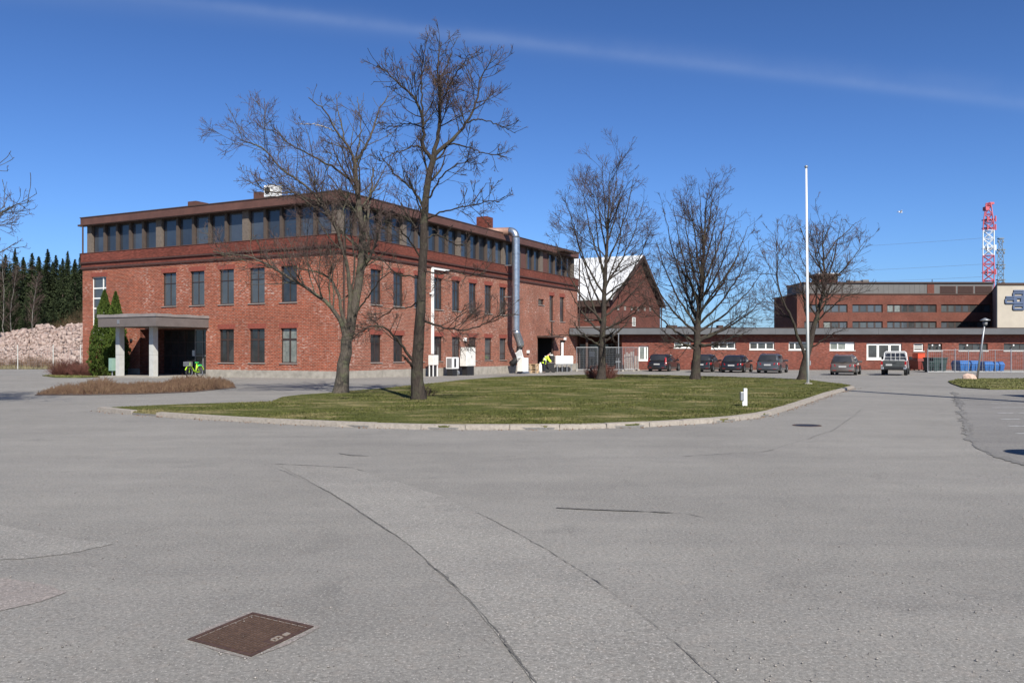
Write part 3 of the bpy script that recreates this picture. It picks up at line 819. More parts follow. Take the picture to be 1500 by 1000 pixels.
pl = MB(); pl.fb(FL, -0.03, ent[0] - 0.02, -0.3, 0.035, ZB, 0.42); pl.build('plinth', M['concrete'], mainb); pl = MB(); pl.fb(FL, ent[1] + 0.02, LL + 0.03, -0.3, 0.035, ZB, 0.42); pl.build('plinth', M['concrete'], mainb)
pl = MB(); pl.fb(FR, -0.028, doorR[0] - 0.02, -0.3, 0.038, ZB, 0.418); pl.build('plinth', M['concrete'], mainb); pl = MB(); pl.fb(FR, doorR[1] + 0.02, LR + 0.03, -0.3, 0.038, ZB, 0.418)
pl.build('plinth', M['concrete'], mainb)
# lintels and windows
for (F, ops) in ((FL, up + lowL + [stair]), (FR, upR + loR + [n1, n2])):
    for (a, b, c, e) in ops:
        MB().fb(F, a - 0.12, b + 0.12, -0.05, 0.006, e + 0.002, e + 0.30).build('lintel', M['lintel'], mainb)
for i, (a, b, c, e) in enumerate(up):
    g = M['glass_blind_sky'] if i != 0 else M['glass_dark']
    window(FL, a, b, c, e, mainb, M['frame_brown'], g, nv=1, hz=(0.68,), label='upper window with grey blinds' if i else None)
for i, (a, b, c, e) in enumerate(lowL):
    g = M['glass_curtain'] if i == 0 else M['glass_dark']
    window(FL, a, b, c, e, mainb, M['frame_brown'], g, nv=1, hz=(0.68,), mulw=0.11, label='lower window with pale curtains' if i == 0 else None)
window(FL, *stair, mainb, M['frame_white'], M['glass_blind_sky'], nv=1, hz=(0.16, 0.33, 0.5, 0.66, 0.82), vpos=[0.3], label='tall staircase window with white glazing bars', fw=0.05, mulw=.09)
for i, (a, b, c, e) in enumerate(upR): window(FR, a, b, c, e, mainb, M['frame_brown'], M['glass_dark'], nv=1, hz=(0.68,))
for i, (a, b, c, e) in enumerate(loR):
    window(FR, a, b, c, e, mainb, M['frame_brown'], M['glass_dark'] if i not in (4, 6, 7) else M['glass_blind_sky'], nv=1 if i < 6 else 0, hz=(0.3,) if i > 5 else (0.68,))
window(FR, *small, mainb, M['frame_brown'], M['glass_dark'], nv=0)
window(FR, *n1, mainb, M['frame_brown'], M['glass_dark'], nv=0, hz=(0.5,)); window(FR, *n2, mainb, M['frame_brown'], M['glass_dark'], nv=0, hz=(0.5,))
window(FR, n3[0], n3[1], 0.42, n3[3], mainb, M['frame_brown'], M['glass_dark'], nv=0, hz=(0.6,), sill=False)
# cornice courses and spandrel under the ribbon windows
for name, z0, z1, dd, mt in (('cornice', ZS1, ZS1 + 0.13, 0.10, 'cornice'), ('brick_band', ZS1 + 0.13, ZS2 - 0.10, 0.05, 'brick_band'), ('cornice', ZS2 - 0.10, ZS2, 0.15, 'cornice'), ('spandrel', ZS2, ZW0, 0.09, 'brick_band')):
    b_ = MB(); b_.fb(FL, -dd, LL + dd, -0.25, dd, z0, z1); b_.fb(FR, -dd + 0.0, LR + dd, -0.25, dd - 0.002, z0 + 0.001, z1 - 0.001)
    b_.build(name, M[mt], mainb)
cs = MB(); cs.fb(FL, -0.12, LL + 0.1, -0.95, 0.12, ZW0, ZW0 + 0.035); cs.fb(FR, -0.12, LR + 0.1, -0.95, 0.118, ZW0 + 0.001, ZW0 + 0.034)
cs.build('coping', M['fascia'], mainb)
def ribbon(F, T, bays, pil, skip=()):
    z0, z1 = ZW0 + 0.035, ZW1
    for (a, b) in pil: MB().fb(F, a, b, -0.35 - SB, -0.02 - SB, z0, z1).build('pillar', M['pillar'], mainb)
    for bi, (a, b) in enumerate(bays):
        n = 5; w = (b - a) / n
        for k in range(n):
            t0, t1 = a + k * w, a + (k + 1) * w
            if (bi, k) in skip:
                MB().fb(F, t0, t1, -0.25 - SB, -0.12 - SB, z0, z1).build('infill_panel', M['panel_brown'], mainb); continue
            window(F, t0 + (0.085 if k else 0.0), t1 - (0.085 if k < n - 1 else 0.0), z0, z1, mainb, M['frame_brown'], RND.choice([M['glass_sky'], M['glass_sky'], M['glass_sky2'], M['glass_sky3']]), rev=0.22, d=-SB, nv=0, sill=False, fw=0.05)
        for k in range(1, n):
            MB().fb(F, a + k * w - 0.085, a + k * w + 0.085, -0.33 - SB, -0.04 - SB, z0, z1).build('mullion', M['mullion'], mainb)
pw = 0.26
pL = [(SB, SB + .55)] + [(t - pw, t + pw) for t in (FL.t(359, -SB), FL.t(232, -SB))] + [(LL - 0.48, LL - 0.02)]
bL = [(pL[i][1], pL[i + 1][0]) for i in range(3)]
ribbon(FL, LL, bL, pL)
pR = [(SB + .35, SB + .55)] + [(t - pw, t + pw) for t in (7.2, 14.3, 21.45, 28.5)] + [(LR - 0.48, LR - 0.02)]
bR = [(pR[i][1], pR[i + 1][0]) for i in range(5)]
ribbon(FR, LR, bR, pR, skip=((3, 1), (3, 2), (4, 0)))
core = MB()    # room volume behind the ribbon so that nothing is seen through
core.quad(FL(LL - .06, -SB - .36, ZW0), FL(LL - .06, -LR, ZW0), FL(LL - .06, -LR, ZW1), FL(LL - .06, -SB - .36, ZW1)); core.quad(FR(LR - .06, -SB - .36, ZW0), FR(LR - .06, -LL, ZW0), FR(LR - .06, -LL, ZW1), FR(LR - .06, -SB - .36, ZW1))
core.quad(FL(0, 0, ZW0 - .01), FL(LL, 0, ZW0 - .01), FL(LL, -LR, ZW0 - .01), FL(0, -LR, ZW0 - .01))
core.build('wall', M['panel_brown'], mainb)
OH = 0.10
def corner_rect(o1, o2, z0, z1, mb):
    """flat slab over the building grown by o1"""
    p = [FL(-o1, o1, 0) , FL(LL + o1, o1, 0), FL(LL + o1, -LR - o1, 0), FL(-o1, -LR - o1, 0)]
    mb.prism([(q.x, q.y) for q in p], z0, z1)
m_ = MB(); corner_rect(OH - 0.03, 0, ZW1, ZW1 + 0.05, m_); m_.build('soffit', M['soffit'], mainb)
m_ = MB(); corner_rect(OH, 0, ZW1 + 0.05, ZW1 + 0.54, m_); fas = m_.build('fascia', M['fascia'], mainb)
m_ = MB(); corner_rect(OH + 0.04, 0, ZW1 + 0.54, ZW1 + 0.60, m_); m_.build('roof_edge', M['soffit'], mainb)
m_ = MB(); corner_rect(OH - 0.2, 0, ZW1 + 0.60, ZW1 + 0.64, m_); m_.build('roof', M['roofdark'], mainb)
gt = MB(); gt.fb(FL, LL + OH - 0.1, LL + OH + 0.25, OH - 0.35, OH + 0.04, ZW1 - 0.02, ZW1 + 0.10); gt.build('gutter_spout', M['soffit'], mainb)
for F, t, d, z0, z1 in ((FR, 0.25, 0.16, 0.0, ZW0 - 0.2), (FL, LL - 0.05, 0.02, ZW0 + .03, ZW1 + 0.02), (FR, LR + 0.05, 0.18, 0.0, ZW1), (FR, 29.7, 0.12, 0.0, 4.2)):
    MB().tube([F(t, d, z0), F(t, d, z1)], 0.06, 8).build('drainpipe', M['soffit'], mainb)
# entrance recess under the portico
er = MB(); ed = -2.2
er.quad(FL(ent[0], 0, 0.0), FL(ent[0], ed, 0.0), FL(ent[0], ed, ent[3]), FL(ent[0], 0, ent[3])); er.quad(FL(ent[1], 0, 0.0), FL(ent[1], ed, 0.0), FL(ent[1], ed, ent[3]), FL(ent[1], 0, ent[3]))
er.quad(FL(ent[0], 0, ent[3]), FL(ent[1], 0, ent[3]), FL(ent[1], ed, ent[3]), FL(ent[0], ed, ent[3]))
er.build('entrance_recess', M['brick_plain'], mainb)
wdoors = [(ent[0], ent[0] + 2.2), (ent[0] + 2.2, ent[0] + 4.1), (ent[0] + 4.1, ent[1])]
for i, (a, b) in enumerate(wdoors):
    window(FL, a, b, 0.02, ent[3], mainb, M['frame_grey'] if i == 0 else M['frame_brown'], M['glass_dark'], rev=0.0 if i == 0 else -0.0, d=ed + 0.2 + (0.9 if i == 0 else 0), nv=2 if i != 1 else 1, hz=(0.42, 0.72), sill=False, name='door' if i == 1 else 'window', fw=0.07)
st = MB(); st.fb(FL, ent[0] + 0.01, ent[1] - 0.01, ed, 0.0, -0.2, 0.015); st.build('doorstep', M['concrete'], mainb)
MB().fb(FL, ent[0] + 2.45, ent[0] + 2.75, ed + 0.24, ed + 0.27, 1.25, 1.65).build('door_notice', M['white_metal'], mainb)
MB().fb(FL, ent[0] + 3.1, ent[0] + 3.35, ed + 0.24, ed + 0.27, 1.25, 1.65).build('door_notice', M['white_metal'], mainb)
MB().fb(FL, 17.62, 17.80, 0, 0.10, 2.25, 2.42).build('wall_lamp', M['black'], mainb)
# side door, recess lined in plain black
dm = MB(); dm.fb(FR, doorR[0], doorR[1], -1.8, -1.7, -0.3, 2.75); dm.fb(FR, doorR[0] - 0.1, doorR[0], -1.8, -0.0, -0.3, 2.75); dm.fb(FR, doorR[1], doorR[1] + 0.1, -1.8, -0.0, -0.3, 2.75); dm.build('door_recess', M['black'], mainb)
aw = MB(); aw.fb(FR, doorR[0] - 0.2, doorR[1] + 0.2, 0.0, 1.0, 2.78, 2.92); aw.build('door_canopy', M['soffit'], mainb)
for u, v in ((774, 515), (828, 496), (681.5, 497)):
    t = FR.t(u, 0.1); z = FR.z(v, t, 0.1); MB().fb(FR, t - 0.13, t + 0.13, 0, 0.16, z - 0.12, z + 0.12).build('wall_lamp', M['white_metal'], mainb)
# roof furniture
def roofbox(name, u0, u1, v0, v1, Yd, dep, mat, par=mainb):
    a, b = P(u0, v1, Yd), P(u1, v0, Yd)
    Mx = Matrix.Translation(Vector(((a.x + b.x) / 2, Yd + dep / 2, 0))) @ Matrix.Rotation(math.atan2(dR.y, dR.x) - math.pi / 2, 4, 'Z')
    w = (b.x - a.x) * 0.42
    return MB().box(-w, w, -dep / 2, dep / 2, ZW1 + 0.4, b.z, Mx).build(name, mat, par)
roofbox('roof_vent', 277, 294, 295.5, 305, 58.5, 0.9, M['fascia']); 
roofbox('roof_vent', 372, 387, 281, 295, 55, 0.7, M['fascia'])
roofbox('roof_vent', 276, 296, 294.6, 297, 58.4, 1.1, M['fascia'])
chim = roofbox('chimney', 699.5, 720, 317, 345, 69, 1.05, M['brick_band'])
MB().tube([P(708, 318, 69.5), P(708, 290, 69.5)], 0.02, 5).build('aerial', M['black'], mainb)
roofbox('roof_vent', 640, 668, 322, 330, 66, 1.4, M['fascia']); roofbox('roof_lantern', 808, 842, 367.5, 374, 77.5, 3.0, M['soffit'])
# rooftop cooling unit
pu = P(399, 288, 53.8)
ru = thing('rooftop_cooling_unit', (pu.x, pu.y, ZW1 + 0.6), 'white cooling unit with round fan on the flat roof', 'air conditioner')
Fu = Frame((pu.x, pu.y, 0), dL, -dR)
zc = P(399, 280.5, 53.8).z
bx_ = MB(); bx_.fb(Fu, -0.42, 0.42, -0.42, 0.3, zc - 0.36, zc + 0.36); bx_.build('casing', M['white_metal'], ru, bevel=0.02)
MB().lathe([(0.27, 0.0), (0.27, 0.03), (0.24, 0.03), (0.24, 0.0)], Fu(0.12, 0.3, zc), axis=-dR, k=24).build('fan_ring', M['white_metal'], ru)
MB().lathe([(0.001, 0.008), (0.235, 0.008), (0.235, 0.0)], Fu(0.12, 0.3, zc), axis=-dR, k=24).build('fan_grille', M['black'], ru)
ft = MB(); ft.fb(Fu, -0.35, -0.28, -0.4, 0.28, ZW1 + 0.58, zc - 0.36); ft.fb(Fu, 0.28, 0.35, -0.4, 0.28, ZW1 + 0.58, zc - 0.36); ft.build('stand', M['steel'], ru)

# portico
pA, pB, pD = 10.5, 15.7, 4.1
po = thing('portico', FL((pA + pB) / 2, pD / 2, 0), 'grey entrance portico with two pale square columns in front of the glazed door', 'portico')
zt0, zt1 = 3.10, 3.68
m_ = MB(); m_.fb(FL, pA, pB, 0.01, pD, zt0, zt1); m_.build('canopy', M['canopy'], po)
m_ = MB(); n_ = 10
for i in range(n_):    # sagging sheet along the rim
    t0, t1 = pA - 0.05 + (pB - pA + 0.1) * i / n_, pA - 0.05 + (pB - pA + 0.1) * (i + 1) / n_
    m_.fb(FL, t0, t1, pD - 0.1, pD + 0.05, zt1 + 0.001, zt1 + 0.19 - 0.02 * math.sin(i * 1.1))
for i in range(8):
    d0, d1 = 0.01 + (pD - 0.12) * i / 8, 0.01 + (pD - 0.12) * (i + 1) / 8
    m_.fb(FL, pA - 0.05, pA + 0.1, d0, d1, zt1 + 0.001, zt1 + 0.17 - 0.02 * math.sin(i * 1.7)); m_.fb(FL, pB - 0.1, pB + 0.05, d0, d1, zt1 + 0.001, zt1 + 0.17)
m_.build('rim_sheet', M['canopy_top'], po)
m_ = MB(); m_.fb(FL, pA + 0.1, pB - 0.1, 0.02, pD - 0.1, zt1 + 0.001, zt1 + 0.05); m_.build('roof', M['roofdark'], po)
for t in (12.02, 15.07):
    c_ = MB()
    h_ = 1.35
    c_.fb(FL, t - 0.18, t + 0.18, 3.0 - 0.18, 3.0 + 0.18, gz(53), h_ - 0.006); c_.fb(FL, t - 0.18, t + 0.18, 3.0 - 0.18, 3.0 + 0.18, h_ + 0.006, zt0)
    c_.fb(FL, t - 0.165, t + 0.165, 3.0 - 0.165, 3.0 + 0.165, h_ - 0.006, h_ + 0.006)
    c_.build('column', M['column'], po)
m_ = MB(); m_.fb(FL, pA + 0.2, pB + 0.2, 0.05, pD - 0.15, -0.2, 0.03); m_.build('slab', M['concrete'], po)
MB().fb(FL, 13.72, 13.92, pD, pD + 0.02, 3.28, 3.52).build('number_sign', M['steel'], po)
cab = thing('green_cabinet', FL(15.6, 3.2, 0), 'small pale green box behind the left portico column', 'box')
MB().fb(FL, 15.45, 15.75, 3.0, 3.3, 0.35, 1.15).build('housing', flat('pale_green', (0.22, 0.34, 0.28), 0.6), cab)
MB().tube([FL(15.6, 3.15, -0.1), FL(15.6, 3.15, 0.36)], 0.04).build('post', M['steel'], cab)

# ================================================================== DUCT AND EQUIPMENT ON THE LONG WALL
dt_ = FR.t(755.5, 1.05); zc_top = FR.z(338, dt_, 1.05)
dk = thing('ventilation_duct', FR(dt_, 1.05, 0), 'large shiny metal duct bending over the roof edge and down the long brick wall', 'ventilation duct')
R_ = 0.31
zb1 = FR.z(484, dt_, 1.05)
el = []
for i in range(9):
    a = math.pi / 2 * i / 8; el.append(FR(dt_, 1.05 - 0.55 + 0.55 * math.sin(a), zc_top - 0.55 + 0.55 * math.cos(a)))
MB().tube(el, R_, 18).build('elbow', M['galv'], dk, smooth=True)
tch = FR.t(719, -1.7)
e0 = FR(dt_, 0.48, zc_top)
MB().tube([e0, FR(dt_ - 0.6, -1.0, zc_top - 0.02), FR(dt_ - 1.1, -2.6, zc_top - 0.05)], R_ * 0.97, 18).build('roof_run', M['galv_rust'], dk, smooth=True)
zj = [zc_top - 0.55]
while zj[-1] > zb1 + 1.3: zj.append(zj[-1] - 1.25)
zj.append(zb1)
for i, (z0, z1) in enumerate(zip(zj[:-1], zj[1:])):
    MB().tube([FR(dt_, 1.05, z0), FR(dt_, 1.05, z1)], R_ - 0.004 * (i % 2), 20, cap=False).build('duct_section', M['galv'], dk, smooth=True)
    MB().tube([FR(dt_, 1.05, z1 - 0.03), FR(dt_, 1.05, z1 + 0.03)], R_ + 0.022, 20).build('flange', M['galv'], dk)
for z in (zj[2], zj[4]):
    MB().fb(FR, dt_ - 0.05, dt_ + 0.05, 0.0, 0.76, z + 0.3, z + 0.36).build('bracket', M['steel'], dk)
MB().tube([FR(dt_, 1.05, zb1 + 0.02), FR(dt_ + 0.08, 1.05, zb1 - 0.15), FR(dt_ + 0.9, 1.0, zb1 - 1.0), FR(dt_ + 0.95, 0.95, zb1 - 1.25)], R_ * 0.98, 18).build('lower_bend', M['galv'], dk, smooth=True)
MB().tube([FR(dt_ + 0.95, 0.95, zb1 - 1.2), FR(dt_ + 0.9, 0.8, 1.0), FR(dt_ + 0.3, 0.5, 0.55)], R_ * 0.8, 14).build('outlet', M['black'], dk, smooth=True)
# white pipe
tp = FR.t(634, 0.12); zt = FR.z(391.5, tp, 0.12)
wp = thing('white_conduit', FR(tp, 0.12, 0), 'thin white pipe bent like an upside down L on the long wall', 'pipe')
MB().fb(FR, tp - 0.07, tp + 0.07, 0.02, 0.18, 1.4, zt).build('riser', M['white_metal'], wp)
MB().fb(FR, tp + 0.07, FR.t(658, 0.12), 0.02, 0.16, zt - 0.13, zt - 0.005).build('branch', M['white_metal'], wp)
z_ = FR.z(430, tp, 0.12); MB().fb(FR, tp - 0.3, tp - 0.07, 0.03, 0.15, z_ - 0.05, z_ + 0.05).build('branch', M['white_metal'], wp)

def at_wall(F, u, d):
    t = F.t(u, d); p = F(t, d, 0); return t, gz(p.y)
t, g_ = at_wall(FR, 636, 0.9); z0, z1 = FR.z(534.5, t, 0.9), FR.z(520, t, 0.9)
b1 = thing('meter_box', FR(t, 0.9, g_), 'small weathered white box on legs below the white pipe', 'utility box')
MB().fb(FR, t - 0.34, t + 0.30, 0.65, 1.05, z0, z1).build('housing', M['white_dirty'], b1, bevel=0.015)
for dx in (-0.28, 0.24):
    for dd in (0.7, 1.0): MB().fb(FR, t + dx - 0.03, t + dx + 0.03, dd - 0.03, dd + 0.03, g_ - 0.02, z0).build('leg', M['white_metal'], b1)
MB().fb(FR, t - 0.2, t + 0.2, 0.5, 0.95, g_, z0 - 0.02).build('cable_base', M['black'], b1)
t, g_ = at_wall(FR, 665, 1.0); z0, z1 = FR.z(540, t, 1.0), FR.z(523, t, 1.0)
b2 = thing('wall_cooling_unit', FR(t, 1.0, g_), 'white ground level cooling unit left of the tall white cabinet', 'air conditioner')
MB().fb(FR, t - 0.42, t + 0.42, 0.6, 1.15, z0, z1).build('casing', M['white_metal'], b2, bevel=0.02)
MB().fb(FR, t - 0.425 - 0.01, t - 0.42, 0.68, 1.08, z0 + 0.08, z1 - 0.08).build('fin_panel', M['steel'], b2)
MB().fb(FR, t - 0.22, t + 0.02, 1.15, 1.165, z0 + 0.12, z1 - 0.10).build('grille', M['black'], b2)
MB().fb(FR, t - 0.38, t + 0.25, 0.65, 1.1, g_, z0 - 0.01).build('stand', M['black'], b2)
MB().tube([FR(t + 0.30, 1.0, g_ + 0.2), FR(t + 0.52, 1.0, g_ + 0.2)], 0.17, 14).build('drum', M['steel'], b2)
t, g_ = at_wall(FR, 686.5, 0.9); z0, z1 = FR.z(536, t, 0.9), FR.z(508.5, t, 0.9)
b3 = thing('white_cabinet', FR(t, 0.9, g_), 'tall white electrical cabinet on a black stand against the long wall', 'cabinet')
MB().fb(FR, t - 0.66, t + 0.66, 0.55, 1.1, z0, z1).build('housing', M['white_dirty'], b3, bevel=0.02)
MB().fb(FR, t - 0.60, t - 0.01, 1.10, 1.112, z0 + 0.06, z1 - 0.06).build('door', M['white_dirty'], b3); MB().fb(FR, t + 0.01, t + 0.60, 1.10, 1.112, z0 + 0.06, z1 - 0.06).build('door', M['white_dirty'], b3)
MB().fb(FR, t + 0.05, t + 0.09, 1.112, 1.13, z0 + 0.6, z0 + 0.75).build('handle', M['black'], b3)
MB().fb(FR, t - 0.45, t + 0.50, 0.6, 1.05, g_ - 0.02, z0 - 0.003).build('stand', M['black'], b3)
# white machine with slatted rack
t, g_ = at_wall(FR, 768, 2.0); zt = FR.z(524, t, 2.0)
b4 = thing('white_machine', FR(t, 2.0, g_), 'white boxy machine with a slanted slatted rack at the foot of the big duct', 'machine')
MB().fb(FR, t - 0.35, t + 0.35, 1.6, 2.2, g_ + 0.16, zt).build('body', M['white_metal'], b4, bevel=0.02)
MB().fb(FR, t - 0.37, t + 0.38, 1.55, 2.25, g_ + 0.04, g_ + 0.155).build('base', flat('blue_grey_base', (0.10, 0.12, 0.16), 0.6), b4)
MB().fb(FR, t - 0.62, t - 0.37, 1.7, 2.1, g_ + 0.2, zt - 0.02).build('side_panel', M['white_dirty'], b4)
for k in range(6):
    a = FR(t - 0.4 - 0.15 * k, 1.95, zt + 0.05); b = FR(t - 0.75 - 0.13 * k, 1.95, zt + 0.62 - 0.05 * k)
    MB().tube([a, b], 0.04, 6).build('slat', M['white_metal'], b4)
MB().tube([FR(t - 0.4, 1.98, zt + 0.04), FR(t - 1.2, 1.98, zt + 0.0)], 0.035, 6).build('rail', M['white_metal'], b4)
MB().tube([FR(t - 0.2, 1.98, zt - 0.02), FR(t - 0.55, 1.98, zt + 0.6)], 0.07, 6).build('rail', M['white_metal'], b4)
for dx in (-0.28, 0.28): MB().tube([FR(t + dx, 1.7, g_ + 0.05), FR(t + dx, 1.78, g_ + 0.05)], 0.05, 10).build('wheel', M['rubber'], b4)
# pallets
def make_pallet(p, rz, label):
    o = thing('wooden_pallet', p, label, 'pallet', None, rz)
    Mx = WM[o.name]
    for i in range(7): MB().box(-0.6, 0.6, -0.4 + i * 0.1165, -0.4 + i * 0.1165 + 0.1, 0.122, 0.144, Mx).build('top_board', M['wood'], o)
    for j in (-0.39, -0.05, 0.29): 
        MB().box(-0.6, 0.6, j, j + 0.1, 0.0, 0.022, Mx).build('bottom_board', M['wood'], o)
        for i in (-0.6, -0.07, 0.46): MB().box(i, i + 0.14, j, j + 0.1, 0.022, 0.1, Mx).build('block', M['wood'], o)
    for i in (-0.6, -0.07, 0.46): MB().box(i, i + 0.14, -0.4, 0.4, 0.1, 0.122, Mx).build('cross_board', M['wood'], o)
    return o
t, g_ = at_wall(FR, 780.5, 1.6)
pp = FR(t, 1.6, g_)
ang = math.atan2(dL.y, dL.x)
pal = make_pallet(pp, ang + 0.1, 'bottom pallet of the light wooden stack beside the side door')
PLB = ['second pallet from the bottom of the stack beside the side door', 'middle pallet of the light wooden stack beside the side door', 'second pallet from the top of the stack beside the side door', 'topmost pallet of the light wooden stack beside the side door']
for k in range(4):
    c = copy_tree(pal); c.location = pp + Vector((RND.uniform(-.05, .05), RND.uniform(-.04, .04), 0.147 * (k + 1))); c.rotation_euler.z = ang + RND.uniform(-0.12, 0.18); c['label'] = PLB[k]; c['group'] = 'pallets stacked by the side door'
pal['group'] = 'pallets stacked by the side door'
# tank trailer
t, g_ = at_wall(FR, 824.5, 2.2); z0, z1 = FR.z(533, t, 2.2), FR.z(521, t, 2.2)
tk = thing('white_tank_cart', FR(t, 2.2, g_), 'long white tank on a low frame right of the side door', 'tank')
a_, b_ = FR.t(811, 2.2), FR.t(838, 2.2)
F2 = Frame(FR(t, 2.2, 0), Vector((0.93, 0.36, 0)).normalized(), Vector((0.36, -0.93, 0)).normalized())
hw = 0.5 * (838 - 811) / FPX * F2(0, 0, 0).y / 0.95
MB().fb(F2, -hw, hw, -0.35, 0.35, z0, z1).build('tank', M['white_dirty'], tk, bevel=0.05)
MB().fb(F2, -hw - 0.02, hw + 0.02, -0.37, 0.37, z0 - 0.06, z0 - 0.002).build('frame', M['steel'], tk)
for sx in (-0.8, -0.25, 0.3, 0.8):
    MB().fb(F2, hw * sx - 0.03, hw * sx + 0.03, 0.25, 0.31, g_, z0 - 0.06).build('leg', M['steel'], tk)
for sx in (-0.6, 0.0, 0.55):
    MB().tube([F2(hw * sx, -0.2, g_ + 0.22), F2(hw * sx, 0.12, g_ + 0.22)], 0.22, 14).build('drum', M['black'], tk)
MB().tube([F2(-0.15, 0.2, z1 - 0.02), F2(-0.15, 0.2, FR.z(501.5, t, 2.2))], 0.11, 12).build('standpipe', M['white_metal'], tk)
# worker, bending over a dark wheeled machine
t, g_ = at_wall(FR, 797, 2.4); wpos = FR(t, 2.4, g_)
man = thing('person', wpos, 'worker in yellow green hi vis jacket bending by the side door', 'person')
def skin_mesh(name, pts, edges, rad, mat, parent, sub=1, off=wpos):
    me = bpy.data.meshes.new(name)
    Mi = WM[parent.name].inverted()
    me.from_pydata([tuple(Mi @ (Vector(p) + off)) for p in pts], edges, [])
    o = bpy.data.objects.new(name, me); COL.objects.link(o); o.parent = parent; WM[o.name] = WM[parent.name]
    m = o.modifiers.new('skin', 'SKIN'); m.use_smooth_shade = True
    me.skin_vertices[0].data[0].use_root = True
    for i, r in enumerate(rad): me.skin_vertices[0].data[i].radius = (r, r) if not isinstance(r, tuple) else r
    s_ = o.modifiers.new('sub', 'SUBSURF'); s_.levels = sub; s_.render_levels = sub
    me.materials.append(mat); return o
# x right, y away; he leans to the right and away over the machine
bp = [(0, 0, .92), (.10, .03, 1.12), (.24, .06, 1.32), (.33, .08, 1.42), (.42, .09, 1.47), (.50, .10, 1.53),   # pelvis..head 0-5
      (-.02, -.10, .88), (.02, -.12, .48), (-.03, -.13, .08), (.10, -.16, .03),                                # near leg 6-9
      (0, .12, .88), (.05, .15, .48), (.0, .16, .08), (.13, .16, .03),                                         # far leg 10-13
      (.28, -.14, 1.33), (.36, -.20, 1.06), (.52, -.18, .86), (.58, -.16, .80),                                # near arm 14-17
      (.30, .26, 1.33), (.42, .30, 1.08), (.60, .24, .92), (.66, .22, .87)]
be = [(0, 1), (1, 2), (2, 3), (3, 4), (4, 5), (0, 6), (6, 7), (7, 8), (8, 9), (0, 10), (10, 11), (11, 12), (12, 13), (2, 14), (14, 15), (15, 16), (16, 17), (2, 18), (18, 19), (19, 20), (20, 21)]
brd = [.13, .12, .13, .07, .075, .10, .09, .06, .045, .04, .09, .06, .045, .04, .055, .042, .034, .03, .055, .042, .034, .03]
skin_mesh('body', bp, be, brd, M['skin'], man)
skin_mesh('jacket', [bp[0], bp[1], bp[2], bp[14], bp[15], bp[16], bp[18], bp[19], bp[20], (-.03, -.01, .84)], [(0, 1), (1, 2), (2, 3), (3, 4), (4, 5), (2, 6), (6, 7), (7, 8), (0, 9)], [.17, .165, .175, .095, .075, .062, .095, .075, .062, .165], M['hivis'], man)
skin_mesh('trousers', [(0, 0, .90), bp[6], bp[7], bp[8], bp[10], bp[11], bp[12]], [(0, 1), (1, 2), (2, 3), (0, 4), (4, 5), (5, 6)], [.15, .12, .09, .075, .12, .09, .075], M['navy'], man)
skin_mesh('shoe', [(-.04, -.13, .05), (.13, -.16, .045)], [(0, 1)], [.06, .045], M['black'], man); skin_mesh('shoe', [(-.02, .16, .05), (.15, .16, .045)], [(0, 1)], [.06, .045], M['black'], man)
skin_mesh('cap', [(.48, .10, 1.58), (.53, .11, 1.60)], [(0, 1)], [.10, .09], M['white_metal'], man)
for f, (px, pz) in enumerate(((.06, 1.04), (.17, 1.22))):
    MB().tube([wpos + Vector((px - .02, .035, pz)), wpos + Vector((px + .03, .045, pz + .045))], 0.185, 16).build('reflective_band', M['reflective'], man)
t2, g_ = at_wall(FR, 805.5, 2.3); mp_ = FR(t2, 2.3, g_)
mc = thing('black_floor_machine', mp_, 'squat black wheeled machine the worker bends over', 'machine')
def vb(o, x0, x1, y0, y1, z0, z1): 
    return MB().box(o.x + x0, o.x + x1, o.y + y0, o.y + y1, o.z + z0, o.z + z1)
vb(mp_, -.25, .35, -.3, .35, .18, .85).build('body', M['black'], mc, bevel=0.06)
vb(mp_, .0, .36, -.25, .3, .85, 1.45).build('tank', M['black'], mc, bevel=0.08)
vb(mp_, -.10, .25, -.28, -.02, 1.40, 1.50).build('lid', M['white_dirty'], mc, bevel=0.02)
for sx in (-.2, .28):
    for sy in (-.32, .28): MB().tube([mp_ + Vector((sx, sy, .22)), mp_ + Vector((sx, sy + .1, .22))], .22, 18).build('wheel', M['rubber'], mc)
MB().tube([mp_ + Vector((-.25, 0, .8)), mp_ + Vector((-.38, 0, .95))], .02, 6).build('handle', M['steel'], mc)
t3, g_ = at_wall(FR, 791.5, 2.3); sp = FR(t3, 2.3, g_)
sk = thing('white_sack', sp, 'upright white sack on the ground left of the worker', 'sack')
MB().lathe([(0.02, 0), (0.13, .01), (0.14, .3), (0.12, .65), (0.05, .80), (0.06, .86), (0.01, .86)], sp, k=14).build('sack_body', M['foil'], sk, smooth=True)
MB().lathe([(0.055, .79), (0.06, .80), (0.055, .81)], sp, k=12).build('tie', M['steel'], sk)

